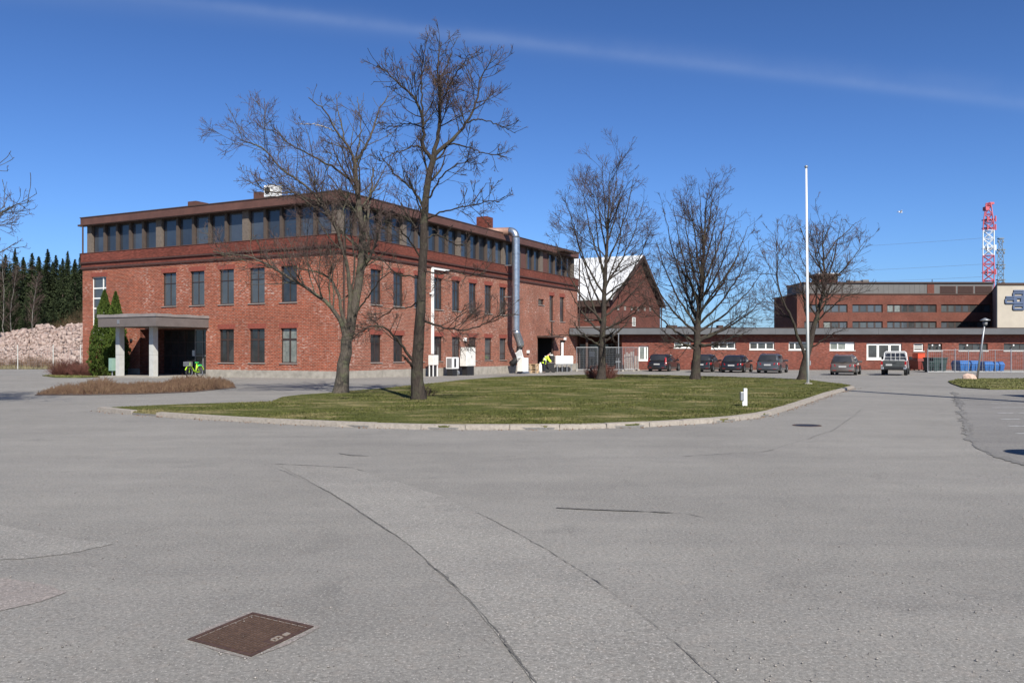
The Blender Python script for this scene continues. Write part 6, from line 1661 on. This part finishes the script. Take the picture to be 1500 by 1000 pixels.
def tree(name, base_uv, limbs, seed, label, group=None, bark='bark', twigmat='twig', dens=1.0, trunk_r=.25, twig_r=.0075, cat='tree', scale_kids=1.0, dead=(), Yoverride=None, xoff=0.0, levels=4, kidlen=1.0, limb_r=.8, trunk_k=1.0):
    """limbs: list of dict(p=[(u,v)...], dy=(start,end) depth offset, r=(r0,r1), kids=n). first one is the trunk"""
    rng = np.random.default_rng(seed)
    q = G(*base_uv); Y0 = q.y
    T = thing(name, (q.x + xoff, q.y, q.z), label, cat, group)
    allP, allR, allL, kid, upv = [], [], [], [], []
    for li, lm in enumerate(limbs):
        n = len(lm['p']); pts = []
        for i, (u, v) in enumerate(lm['p']):
            f = i / (n - 1); Yd = Y0 + lm['dy'][0] + (lm['dy'][1] - lm['dy'][0]) * f ** 1.1
            w = P(u, v, Yd); pts.append((w.x + xoff, w.y, w.z))
        npt = 22
        if li == 0: pts[0] = (q.x + xoff, q.y, q.z - .12)
        pp, L = resample(pts, npt, lm.get('jit', .018), rng)
        r0, r1 = lm['r']; s = np.linspace(0, 1, npt)
        if li > 0: r0 *= limb_r
        else: r0 *= trunk_k; r1 *= limb_r
        rr_ = r0 + (r1 - r0) * s ** lm.get('pw', .85)
        if li == 0: rr_ = rr_ * (1 + .42 * np.exp(-s * L / .30))
        V, F = tubes(pp[None], rr_[None], 14 if li == 0 else 8)
        if li == 0:
            ring_ = np.arange(len(V)) ; ang_ = 2 * np.pi * (ring_ % 14) / 14; hgt = V[:, 2] - q.z
            c_ = np.repeat(pp, 14, 0); fl = 1 + .10 * np.sin(ang_ * 5 + 1) * np.exp(-hgt.clip(0) / .6) + .035 * np.sin(ang_ * 3 + hgt * 4) + .02 * np.sin(ang_ * 7 - hgt * 9)
            V = c_ + (V - c_) * fl[:, None]
        mesh_np('trunk' if li == 0 else 'limb', V, F, M['bark_dead'] if li in dead else M[bark], T, smooth=True)
        allP.append(pp); allR.append(rr_); allL.append(L); kid.append(lm.get('kids', 10) * scale_kids); upv.append(lm.get('start', .25))
    # generation 1 from every limb
    P1s, R1s = [], []
    for pp, rr_, L, k, st in zip(allP, allR, allL, kid, upv):
        if k <= 0: continue
        a, b = grow_children(pp[None], rr_[None], rng, k * .92, 46, .50 * kidlen, .42, 9, start=st, up=.50, wob=.085, minr=.010)
        P1s.append(a); R1s.append(b)
    P1, R1 = np.concatenate(P1s), np.concatenate(R1s)
    L1 = np.linalg.norm(np.diff(P1, axis=1), axis=2).sum(1)
    P2, R2 = grow_children(P1, R1, rng, (L1 * 3.7 * dens).clip(2, 14), 42, .58, .55, 6, start=.12, up=.32, wob=.10, minr=.007)
    L2 = np.linalg.norm(np.diff(P2, axis=1), axis=2).sum(1)
    P3, R3 = grow_children(P2, R2, rng, (L2 * 5.0 * dens).clip(1.2, 8), 42, .66, .6, 4, start=.1, up=.3, wob=.12, minr=twig_r * .8)
    b_ = [tubes(P1, R1, 6), tubes(P2, R2, 4)]
    mesh_np('branches', *merge(b_), M[bark], T, smooth=True)['kind'] = 'stuff'
    tw = [tubes(P3, R3, 3)]
    if levels > 3:
        L3 = np.linalg.norm(np.diff(P3, axis=1), axis=2).sum(1)
        P4, R4 = grow_children(P3, R3, rng, (L3 * 8 * dens).clip(.9, 3.5), 42, .95, .7, 3, start=.15, up=.15, wob=.12, minr=twig_r * .62)
        tw.append(tubes(P4, R4, 3))
    mesh_np('twigs', *merge(tw), M[twigmat], T)['kind'] = 'stuff'
    return T

def lim(p, r, dy=(0, 0), kids=9, start=.2, jit=.018, pw=.85): return dict(p=p, r=r, dy=dy, kids=kids, start=start, jit=jit, pw=pw)

# tree 1, forked linden at left
t1 = [
 lim([(498, 578), (499, 560), (503, 535), (508, 505), (513, 477), (518.5, 453), (524, 420), (528, 392), (532, 355), (531, 324), (526, 315), (521.5, 270), (520, 240)], (.27, .10), (0, .3), 8, .45, pw=.7),
 lim([(508, 500), (500, 468), (482, 445), (452, 424), (425, 407), (395, 388), (364, 373), (335, 374), (312, 368)], (.14, .02), (0, -1.6), 20, .2, pw=.6),
 lim([(510, 490), (497, 440), (495, 426), (484, 407), (468, 399), (452, 396), (430, 392)], (.10, .02), (0, .9), 12),
 lim([(511, 480), (513, 440), (512, 405), (503, 365), (497, 342), (483, 315), (469, 294), (455, 275), (442, 264), (412, 252), (398, 230), (390, 215), (364, 208), (352, 205)], (.12, .02), (0, -2.0), 26, .25, pw=.7),
 lim([(520, 240), (515.5, 222), (502, 204), (490, 190), (483, 172), (476, 160), (460, 150), (452, 143)], (.075, .015), (.3, -.8), 14, .1),
 lim([(521, 268), (502, 256), (484, 242), (454, 228), (438, 218), (424, 214), (405, 192), (396, 184)], (.07, .012), (.3, -1.4), 16, .15),
 lim([(519, 240), (532, 222), (544, 196), (550, 178), (556, 159), (568, 141)], (.075, .02), (.3, 1.2), 12, .1),
 lim([(526, 380), (536, 330), (541, 300), (543, 289), (545, 273), (547, 246)], (.085, .03), (.1, 1.4), 5, .3),
 lim([(520, 235), (527, 208), (529, 180), (525, 160), (523, 142)], (.04, .012), (.3, 1.8), 6, .2),
 lim([(505, 210), (500, 180), (494, 160), (493, 138)], (.04, .012), (.2, .9), 7, .2),
 lim([(490, 192), (477, 187), (462, 182), (440, 182)], (.035, .012), (0, -.6), 5, .4),
 lim([(478, 305), (455, 292), (430, 282), (405, 284), (380, 275), (360, 264)], (.05, .012), (-.8, -2.4), 14, .1),
 lim([(512, 430), (520, 400), (518, 370), (514, 340), (512, 318)], (.055, .02), (0, -.9), 8, .2),
 lim([(470, 296), (472, 270), (480, 245), (485, 225)], (.035, .01), (-1, -1.7), 7, .2),
 lim([(513, 470), (535, 440), (556, 410), (575, 395)], (.05, .012), (.1, -1.6), 9, .2),
]
tree('linden_tree', (498, 578), t1, 21, 'leftmost of the two front trees, forked low with wide pale limbs', 'bare trees on the lawn', dens=1.1, kidlen=.82, dead=(10,), twigmat='twig')
# tree 2, tall
t2 = [
 lim([(613.5, 587.5), (611, 560), (610, 528), (614, 490), (615, 468), (617, 411), (620, 354), (622, 318), (625, 276), (631, 240), (637, 222)], (.27, .135), (0, 0), 6, .6, pw=.75),
 lim([(635, 228), (643, 198), (644.5, 150), (641, 105), (643, 75), (644, 60)], (.11, .015), (0, .3), 20, .15),
 lim([(632, 233), (619, 213), (620.5, 174), (611.5, 147), (589, 126), (568, 108), (552, 96)], (.105, .015), (0, -1.0), 22, .2),
 lim([(619, 170), (616, 114), (621, 78), (623, 60)], (.05, .010), (-.6, -1.2), 14, .15),
 lim([(636, 228), (650, 214), (664, 203), (675, 192), (685, 178), (700, 144), (703, 111), (724, 84)], (.10, .012), (0, 1.0), 22, .2),
 lim([(655, 211), (675, 212), (694, 219), (715, 226), (742, 230)], (.045, .010), (.3, -1.2), 14, .15),
 lim([(684, 180), (698, 174), (712, 177), (732, 183), (755, 195)], (.045, .010), (.5, 2.0), 13, .15),
 lim([(620, 216), (606, 214), (592, 220), (575, 226), (556, 236)], (.045, .010), (-.1, -1.8), 13, .15),
 lim([(620, 187), (602, 180), (586, 184), (556, 189)], (.04, .010), (-.3, 1.6), 11, .15),
 lim([(624, 312), (617, 295), (604, 276), (592, 266), (580, 258), (566, 238), (556, 222)], (.08, .012), (0, 1.3), 18, .15),
 lim([(622, 318), (607, 285), (599, 260), (590, 245)], (.05, .012), (0, -1.3), 10, .15),
 lim([(629, 290), (640, 268), (652, 252), (668, 242), (690, 233), (706, 226)], (.05, .010), (0, -1.4), 13, .15),
 lim([(623, 322), (645, 311), (670, 305), (695, 300), (718, 293), (732, 296)], (.05, .010), (0, -1.8), 16, .15),
 lim([(641, 120), (655, 97), (662, 70), (667, 62)], (.035, .008), (.3, 1.2), 11, .15),
 lim([(643, 160), (660, 120), (678, 95), (688, 80)], (.04, .008), (.2, -1.5), 13, .15),
 lim([(608, 535), (596, 515), (587, 503), (575, 488), (566, 480), (548, 475), (534, 482), (520, 492)], (.085, .012), (0, -1.9), 18, .15),
 lim([(617, 470), (635, 474), (655, 480), (673.5, 485), (702, 479), (720, 468), (738, 456)], (.06, .010), (0, -1.4), 18, .15),
 lim([(618, 410), (604, 405), (580, 402), (566, 385), (548, 370), (530, 368)], (.05, .010), (0, 1.6), 14, .2),
 lim([(621, 350), (640, 342), (655, 352), (668, 360), (690, 355)], (.045, .010), (0, 1.6), 12, .15),
 lim([(616, 440), (598, 452), (580, 450), (562, 462), (548, 470)], (.04, .010), (0, 2.0), 11, .15),
 lim([(619, 380), (600, 352), (585, 335), (560, 322), (545, 300)], (.05, .010), (0, -1.9), 14, .15),
 lim([(619, 395), (640, 402), (662, 395), (688, 405), (712, 400)], (.04, .010), (0, -1.9), 12, .15),
 lim([(610, 545), (600, 530), (590, 520)], (.09, .03), (0, -.5), 0, .3),
]
tree('linden_tree', (613.5, 588), t2, 33, 'tallest tree, upright with a dark trunk, right of the forked one', 'bare trees on the lawn', dens=1.3, kidlen=.86, bark='bark_dark', limb_r=.66, trunk_k=.80)

def fan_limbs(cu, base_v, top_v, list_, r0, seed, fork=.28):
    top_v += 20; list_ = [(f, cu[0] + (u - cu[0]) * .97, v + 10, dy) for (f, u, v, dy) in list_]
    """list_ of (start fraction up the trunk, end u, end v, dy)"""
    out = [lim([(cu[0], base_v)] + [(cu[0] + (cu[1] - cu[0]) * f, base_v + (top_v - base_v) * f) for f in (.15, .35, .6, .8, 1)], (r0, .012), (0, 0), 24, .2, pw=.72)]
    for (f, u, v, dy) in list_:
        su = cu[0] + (cu[1] - cu[0]) * f; sv = base_v + (top_v - base_v) * f
        # leave flat, then turn upwards
        m1 = (su + (u - su) * .42, sv + (v - sv) * .28); m2 = (su + (u - su) * .75, sv + (v - sv) * .62)
        out.append(lim([(su, sv), m1, m2, (u, v)], (r0 * .34 * (1 - .55 * f), .010), (0, dy), 13 * (1 - .35 * f), .12))
    return out
t3 = fan_limbs((880, 894), 557, 228, [(.16, 838, 462, -1.5), (.18, 925, 455, 1.6), (.22, 826, 400, 1.5), (.24, 950, 430, -1.8), (.27, 812, 345, -1.0), (.30, 962, 372, 1.2), (.33, 835, 300, 2.0), (.36, 955, 330, -2.2), (.40, 826, 278, -1.8), (.44, 868, 250, -2.0), (.45, 945, 285, 1.0), (.50, 850, 255, 1.4), (.55, 930, 250, -1.2), (.60, 872, 240, 1.8), (.65, 915, 240, 1.5), (.21, 800, 480, 1.8), (.2, 905, 470, -2.2), (.7, 882, 228, -1), (.72, 905, 232, .6)], .24, 3)
tree('linden_tree', (880, 557.5), t3, 44, 'third tree, narrow upright crown before the white gabled roof', 'bare trees on the lawn', dens=.85, kidlen=.86, twig_r=.0085, limb_r=1.0, bark='bark_dark', levels=4)
t4 = fan_limbs((1017, 1036), 557, 266, [(.17, 965, 470, -1.8), (.18, 1108, 470, 1.8), (.20, 940, 425, 1.5), (.21, 1125, 425, -1.6), (.22, 1100, 440, 2.6), (.25, 945, 380, -2.2), (.26, 1122, 385, 1.0), (.29, 958, 340, .6), (.30, 1105, 350, -2.2), (.33, 972, 300, 2.0), (.36, 1098, 322, 2.0), (.40, 985, 290, -1.6), (.42, 1080, 310, -1.2), (.46, 1000, 285, 1.6), (.5, 1068, 290, 1.8), (.55, 1012, 275, -1.0), (.6, 1055, 275, -1.0), (.7, 1025, 268, .8), (.72, 1045, 268, .8), (.19, 1075, 495, -2.4), (.19, 978, 500, 2.2)], .27, 4)
tree('linden_tree', (1018, 557.5), t4, 55, 'fourth tree, broad fan shaped crown in front of the parked cars', 'bare trees on the lawn', dens=.85, kidlen=.86, twig_r=.0085, limb_r=1.0, bark='bark_dark')
t5 = [
 lim([(1174, 558), (1178, 535), (1186, 505), (1192, 480), (1200, 450), (1206, 425), (1209, 400), (1206, 370), (1203, 345), (1207, 330)], (.24, .012), (0, 0), 26, .35, pw=.7),
 lim([(1180, 525), (1172, 500), (1163, 475), (1152, 450), (1141, 428), (1138, 400), (1140, 375), (1135, 352), (1136, 345)], (.10, .010), (0, -1.2), 16, .3),
 lim([(1188, 500), (1183, 470), (1178, 440), (1173, 410), (1158, 390), (1146, 372)], (.08, .010), (0, 1.2), 15, .25),
 lim([(1205, 430), (1216, 398), (1224, 370), (1227, 352), (1230, 334)], (.06, .010), (0, -1.2), 15, .15),
 lim([(1203, 440), (1222, 410), (1245, 385), (1258, 365), (1268, 352)], (.055, .010), (0, 1.4), 16, .15),
 lim([(1193, 475), (1212, 455), (1235, 435), (1255, 430), (1275, 425)], (.055, .010), (0, -1.6), 14, .15),
 lim([(1187, 510), (1205, 498), (1222, 488), (1240, 480)], (.05, .010), (0, -1.2), 10, .15),
 lim([(1207, 400), (1188, 375), (1178, 350), (1172, 330)], (.045, .010), (0, 1.4), 12, .15),
 lim([(1208, 405), (1196, 380), (1190, 350), (1186, 335)], (.045, .010), (0, -1.6), 12, .15),
 lim([(1208, 380), (1225, 352), (1245, 335), (1254, 326)], (.045, .010), (0, 2.0), 13, .15),
 lim([(1205, 360), (1214, 335), (1222, 318)], (.035, .008), (0, .3), 9, .1),
]
tree('linden_tree', (1174, 558), t5, 66, 'fifth tree, leaning trunk with split crown right behind the flagpole', 'bare trees on the lawn', dens=.85, kidlen=.86, twig_r=.0085, limb_r=1.0, bark='bark_dark')
# tree outside the left edge: crown tips reach into the frame
t6 = [
 lim([(-150, 600), (-148, 540), (-146, 460), (-140, 380), (-138, 300), (-135, 220), (-130, 150)], (.28, .03), (0, 0), 26, .3),
 lim([(-147, 470), (-100, 400), (-60, 345), (-25, 318), (8, 302)], (.10, .010), (0, .8), 16, .2),
 lim([(-145, 450), (-90, 370), (-45, 330), (-10, 318), (22, 302), (44, 296)], (.08, .008), (0, -1.2), 12, .2),
 lim([(-140, 400), (-100, 330), (-60, 280), (-25, 255), (-2, 238)], (.08, .010), (0, .5), 14, .2),
 lim([(-146, 500), (-100, 450), (-50, 400), (-20, 378), (10, 366), (24, 355)], (.08, .010), (0, 1.4), 16, .2),
 lim([(-140, 400), (-180, 330), (-220, 280)], (.1, .02), (0, 1), 14, .2), lim([(-140, 380), (-150, 280), (-190, 200)], (.1, .02), (0, -1), 14, .2), lim([(-138, 330), (-90, 230), (-60, 170)], (.08, .02), (0, 1), 14, .2),
]
tree('linden_tree', (-150, 600), t6, 77, 'tree outside the left edge whose lowest branch tips reach into the picture', 'bare trees on the lawn', dens=.9, kidlen=.8)

# ---------------------------------------------------------------- leaf clouds
def leaf_cloud(name, pts, size, mat, parent, rng, aspect=1.6, kind='stuff', updir=None):
    N = len(pts); d = norm(rng.normal(size=(N, 3)) if updir is None else rng.normal(size=(N, 3)) * .6 + updir); e = norm(np.cross(d, rng.normal(size=(N, 3))))
    s = (size * rng.uniform(.6, 1.4, N))[:, None]
    v = np.stack([pts - e * s * .35, pts + d * s * aspect * .5 - e * s * .1, pts + e * s * .35, pts - d * s * aspect * .5], 1).reshape(-1, 3)
    f = np.arange(4 * N).reshape(-1, 4)
    o = mesh_np(name, v, f, mat, parent); 
    if kind: o['kind'] = kind
    return o
def thuja(q, H, Rm, label, seed):
    rng = np.random.default_rng(seed); o = thing('thuja_shrub', q, label, 'shrub')
    MB().tube([q - Vector((0, 0, .1)), q + Vector((0, 0, H * .85))], [.09, .015], 7).build('trunk', M['bark'], o)
    N = 15000; h = rng.random(N) ** .8; a = rng.uniform(0, 2 * np.pi, N)
    prof = np.interp(h, [0, .08, .25, .5, .75, .93, 1], [.62, .92, 1, .74, .45, .16, .01])
    lump = 1 + .14 * np.sin(a * 5 + h * 19) + .10 * np.sin(a * 9 - h * 31) + .05 * np.sin(h * 60 + a * 3)
    rad = Rm * prof * lump * (1 - .35 * rng.random(N) ** 2.2)
    pts = np.stack([q.x + rad * np.cos(a), q.y + rad * np.sin(a), q.z + .05 + h * H], 1)
    ud = np.stack([np.cos(a) * .5, np.sin(a) * .5, np.ones(N) * 1.2], 1)
    leaf_cloud('foliage', pts, .085, M['thuja'], o, rng, 2.0, updir=ud)
def on_left(u, d):
    t = FL.t(u, d); p = FL(t, d, 0); return Vector((p.x, p.y, gz(p.y)))
qa = on_left(153, 1.6); thuja(qa, CAMH + (V0 - 424.5) * qa.y / FPX, .92, 'taller thuja in front of the tall staircase window', 1)
qb = on_left(169.5, 1.35); thuja(qb, CAMH + (V0 - 427) * qb.y / FPX, .80, 'slimmer thuja partly behind the portico canopy', 2)

def twig_bush(name, q, Rx, Ry, H, n, mat, label, seed, cat='bush', kind=None, per2=9):
    rng = np.random.default_rng(seed); o = thing(name, q, label, cat)
    if kind: o['kind'] = kind
    a = rng.uniform(0, 2 * np.pi, n); r = np.sqrt(rng.random(n)); st = np.stack([q.x + Rx * r * np.cos(a) * .8, q.y + Ry * r * np.sin(a) * .8, np.full(n, q.z - .02)], 1)
    dr = norm(np.stack([np.cos(a) * r * .6, np.sin(a) * r * .6, np.ones(n)], 1) + rng.normal(0, .18, (n, 3))); L = H * rng.uniform(.6, 1.1, n) * (1 - .3 * r)
    pts = [st]; cur = st
    for k in range(5): dr = norm(dr + rng.normal(0, .13, (n, 3))); cur = cur + dr * (L / 5)[:, None]; pts.append(cur)
    P0 = np.stack(pts, 1); R0 = np.linspace(.011, .004, 6)[None].repeat(n, 0)
    P1, R1 = grow_children(P0, R0, rng, per2, 35, .45, .7, 4, start=.15, up=.2, wob=.18, minr=.0045)
    v, f = merge([tubes(P0, R0, 4), tubes(P1, R1, 3)]); tw = mesh_np('twigs', v, f, mat, o); tw['kind'] = 'stuff'
    return o
for (u, d, rx, h, lab, sd) in ((103, 1.9, 1.3, 1.30, 'left half of the bare red brown hedge at the corner of the building', 1), (128, 1.9, 1.3, 1.05, 'right half of the bare red brown hedge beside the thuja', 2)):
    twig_bush('bare_hedge', on_left(u, d), rx, .8, h, 420, M['redtwig'], lab, sd, 'hedge')
q = G(881, 556); twig_bush('root_shoots', q + Vector((0, .0, .05)), .85, .6, .95, 240, M['redtwig'], 'reddish shoots sprouting around the foot of the third tree', 5, 'shoots')
q = G(613, 583); twig_bush('root_shoots', q + Vector((.1, .1, .05)), .45, .35, .45, 40, M['twig'], 'few thin shoots at the foot of the tallest tree', 6, 'shoots')

# dry heather bed in front of the portico
rng = np.random.default_rng(8)
hb_poly = [G(*p) for p in ((52, 578.5), (120, 578), (200, 577), (280, 574), (345, 568), (338, 562), (270, 561), (200, 564.5), (120, 567), (70, 572))]
flat_poly('planting_bed', [(50, 579), (120, 578.8), (200, 577.6), (282, 574.5), (347, 568), (338, 561.5), (270, 560.5), (200, 564), (120, 566.5), (68, 571.5)], flat('bed_soil', (0.085, 0.055, 0.04), .95, var=.3, scale=5), 0.012, label='bare soil of the planting bed in front of the portico')
xs_ = [p.x for p in hb_poly]; ys_ = [p.y for p in hb_poly]
N = 9000; x = rng.uniform(min(xs_), max(xs_), N); y = rng.uniform(min(ys_), max(ys_), N); kk = in_poly(x, y, [(p.x, p.y) for p in hb_poly]); x, y = x[kk], y[kk]; n = len(x)
uu = U0 + FPX * x / y
hh = np.interp(uu, [50, 75, 95, 110, 130, 150, 170, 185, 200, 240, 262, 290, 305, 330, 345], [.08, .16, .28, .20, .38, .46, .24, .16, .22, .18, .40, .44, .38, .30, .08]) * (.62 + .5 * np.abs(np.sin(x * 1.6 + 1.3 * np.sin(y * 2.1)))) * rng.uniform(.55, 1.15, n)
st = np.stack([x, y, np.zeros(n)], 1); dr = norm(np.stack([rng.normal(0, .45, n), rng.normal(0, .45, n), np.ones(n)], 1)); pts = [st]; cur = st
for k in range(3): dr = norm(dr + rng.normal(0, .16, (n, 3))); cur = cur + dr * (hh / 3)[:, None]; pts.append(cur)
P0 = np.stack(pts, 1); R0 = np.linspace(.008, .004, 4)[None].repeat(n, 0); P1, R1 = grow_children(P0, R0, rng, 3.0, 38, .5, .8, 3, start=.2, up=.2, wob=.2, minr=.0045)
v, f = merge([tubes(P0, R0, 3), tubes(P1, R1, 3)])
o = mesh_np('dry_shrubs', v, f, M['heather'], origin=tuple(hb_poly[2])); tag(o, 'low dry brown shrubs filling the long bed before the portico', 'shrubs', kind='stuff')
# loose grit and dead leaves along the kerb and bed
rng = np.random.default_rng(4); n = 900; s_ = rng.random(n) * seglen[-1]; pts = []
for s in s_:
    a, t = kerb_at(s); nn = Vector((-t.y, t.x, 0)); k = a - nn * abs(rng.normal(.10, .12)); pts.append((k.x, k.y, gz(k.y) + .012))
leaf_cloud('fallen_leaves', np.array(pts), .03, M['heather'], None, rng, 1.2); bpy.data.objects['fallen_leaves']['label'] = 'scattered dead leaves and grit along the kerb'; bpy.data.objects['fallen_leaves']['category'] = 'leaves'

n = 2600; yy = 3.9 + 14 * rng.random(n) ** 1.5; xx = rng.uniform(-.62, .62, n) * yy
cc = np.stack([xx, yy, np.full(n, .006)], 1); gs = (rng.lognormal(-5.9, .40, n).clip(0, .0055))[:, None, None]
gb = base[None] * gs * rng.uniform(.5, 1.2, (n, 8, 3)); gr = (gb + cc[:, None, :]).reshape(-1, 3)
gf = (np.array([(0, 3, 2, 1), (4, 5, 6, 7), (0, 1, 5, 4), (1, 2, 6, 5), (2, 3, 7, 6), (3, 0, 4, 7)])[None] + 8 * np.arange(n)[:, None, None]).reshape(-1, 4)
o = mesh_np('grit', gr, gf, leafy('loose_grit', (0.09, 0.085, 0.08), (0.36, 0.33, 0.30), .9, 60), origin=(0, 8, 0)); tag(o, 'loose grit scattered over the asphalt in the foreground', 'grit', kind='stuff')

# ---------------------------------------------------------------- forest at left
def spruce_mesh(seed, H=20.0):
    rng = np.random.default_rng(seed); vs = []; 
    nb = 1000; h = rng.random(nb) ** .9 * .95 + .04; h = np.round(h / .026) * .026 + rng.normal(0, .010, nb); a = rng.uniform(0, 2 * np.pi, nb)
    h = h.clip(.03, .985); Rm = 4.9; rad = Rm * (1 - h) ** 1.02 * rng.uniform(.5, 1.2, nb) + .03
    P0 = []; 
    nf = 11; out = []
    f = np.linspace(.12, 1, nf)[None, :]
    droop = -.30 * f ** 1.4 + .10 * f ** 3
    x = rad[:, None] * f * np.cos(a)[:, None]; y = rad[:, None] * f * np.sin(a)[:, None]; z = h[:, None] * H + droop * rad[:, None] + rng.normal(0, .05, (nb, nf))
    C = np.stack([x, y, z], 2).reshape(-1, 3); N = len(C)
    C += rng.normal(0, 1, C.shape) * (.03 + .09 * np.repeat(rad, nf) / Rm)[:, None]
    dirr = np.repeat(np.stack([np.cos(a), np.sin(a), -.25 * np.ones(nb)], 1), nf, 0); dirr = norm(dirr + rng.normal(0, .45, (N, 3)))
    e = norm(np.cross(dirr, rng.normal(size=(N, 3)))); s = (rng.uniform(.22, .46, N) * (.16 + .84 * (np.repeat(rad, nf) / Rm).clip(0, 1) ** .6))[:, None]
    V = np.stack([C - e * s * .42, C + dirr * s * .9, C + e * s * .42, C - dirr * s * .5 - np.array([0, 0, .08])], 1).reshape(-1, 3)
    me_v = V; F = np.arange(4 * N).reshape(-1, 4); return me_v, F
protos = []
rr = random.Random(9)
def place_spruce(x, y, H, k, label):
    o = thing('spruce_tree', (x, y, -.3), label, 'tree', 'dark spruces of the forest edge'); s = H / 20.0
    if len(protos) <= k:
        v, f = spruce_mesh(100 + k); c = mesh_np('crown', v, f, M['spruce'], None); 
        t = MB().tube([(0, 0, 0), (0, 0, 19.6)], [.22, .02], 6).build('trunk', M['sprucetrunk']); t.parent = o; c.parent = o; protos.append((c.data, t.data))
    else:
        for nm, d in (('crown', protos[k][0]), ('trunk', protos[k][1])): c = bpy.data.objects.new(nm, d); COL.objects.link(c); c.parent = o
    w = rr.uniform(.9, 1.35)
    o.scale = (s * w, s * w, s); o.rotation_euler = (0, 0, rr.uniform(0, 6.28)); return o
front = [(-22, 372), (-6, 366), (8, 371), (22, 362), (34, 375), (47, 369), (58, 376), (70, 363), (82, 372), (92, 377), (99, 366), (110, 378), (118, 370), (130, 380), (-40, 362), (-58, 370)]
words = ['leftmost', 'second', 'third', 'fourth', 'fifth', 'sixth', 'seventh', 'eighth', 'ninth', 'tenth', 'eleventh', 'twelfth', 'thirteenth', 'fourteenth', 'fifteenth', 'sixteenth']
order = sorted(range(len(front)), key=lambda i: front[i][0])
for rank, i in enumerate(order):
    u, v = front[i]; Y = 150 + (i * 37 % 11) - 5
    H = CAMH + (V0 - v) * Y / FPX + .3
    place_spruce((u - U0) / FPX * Y, Y, H, i % 4, f'{words[rank]} dark spruce from the left in the front row of the forest edge')
for i in range(26):
    u = -80 + i * 10.5; Y = 163 + (i * 29 % 13); v = 374 + (i * 17 % 13)
    o = place_spruce((u - U0) / FPX * Y, Y, CAMH + (V0 - v) * Y / FPX + .3, i % 4, 'dark spruce in the crowded back rows of the forest behind the rubble heap'); o['group'] = 'spruces in the back rows of the forest'
for i in range(17):
    u = -70 + i * 13.5; Y = 141 + (i * 7 % 5); v = 428 + (i * 23 % 26)
    o = place_spruce((u - U0) / FPX * Y, Y, CAMH + (V0 - v) * Y / FPX + .3, (i + 1) % 4, 'young dark spruce low in the undergrowth behind the rubble heap'); o['group'] = 'young spruces behind the rubble heap'
# bare bushes and thin birches before the forest
twig_bush('brown_thicket', Vector((-59.5, 122, 2.2)), 4.2, 2.5, 5.6, 420, leafy('orange_brown_twigs', (0.12, 0.075, 0.045), (0.20, 0.13, 0.075), .9, 1), 'leafless orange brown thicket on top of the rubble heap', 15, 'thicket', per2=14)
for (u, vt, lab, sd) in ((18, 395, 'thin pale birch left of centre before the dark spruces', 1), (49, 405, 'thin birch before the spruces near the left rubble slope', 2), (2, 370, 'pale birch at the very left edge before the spruces', 3)):
    Y = 134; x = (u - U0) / FPX * Y; rng = np.random.default_rng(sd + 60)
    o = thing('birch_tree', (x, Y, -.2), lab, 'tree'); H = CAMH + (V0 - vt) * Y / FPX
    pp, L = resample([(x, Y, -.3), (x + rr.uniform(-.4, .4), Y, H * .5), (x + rr.uniform(-.7, .7), Y, H)], 16, .05, rng); R0 = np.linspace(.11, .02, 16)
    mesh_np('trunk', *tubes(pp[None], R0[None], 7), M['birch'], o)
    P1, R1 = grow_children(pp[None], R0[None], rng, 46, 40, .22, .4, 6, start=.3, up=.3, wob=.12, minr=.02); P2, R2 = grow_children(P1, R1, rng, 8, 35, .5, .6, 4, start=.2, up=-.1, wob=.15, minr=.013)
    mesh_np('twigs', *merge([tubes(P1, R1, 4), tubes(P2, R2, 3)]), M['twig'], o)['kind'] = 'stuff'
# dry shrubs at the foot of the heap
for (u, h, lab, sd) in ((12, .9, 'dry bush at the fence, left of the pale fence post', 1), (48, 1.0, 'dry bush at the fence between the two pale posts', 2), (76, .7, 'low dry bush left of the hedge at the fence', 3)):
    twig_bush('dry_bush', Vector(((u - U0) / FPX * 92, 92, -.2)), 1.6, 1.0, h * 1.6, 150, M['heather'], lab, 30 + sd, 'bush')
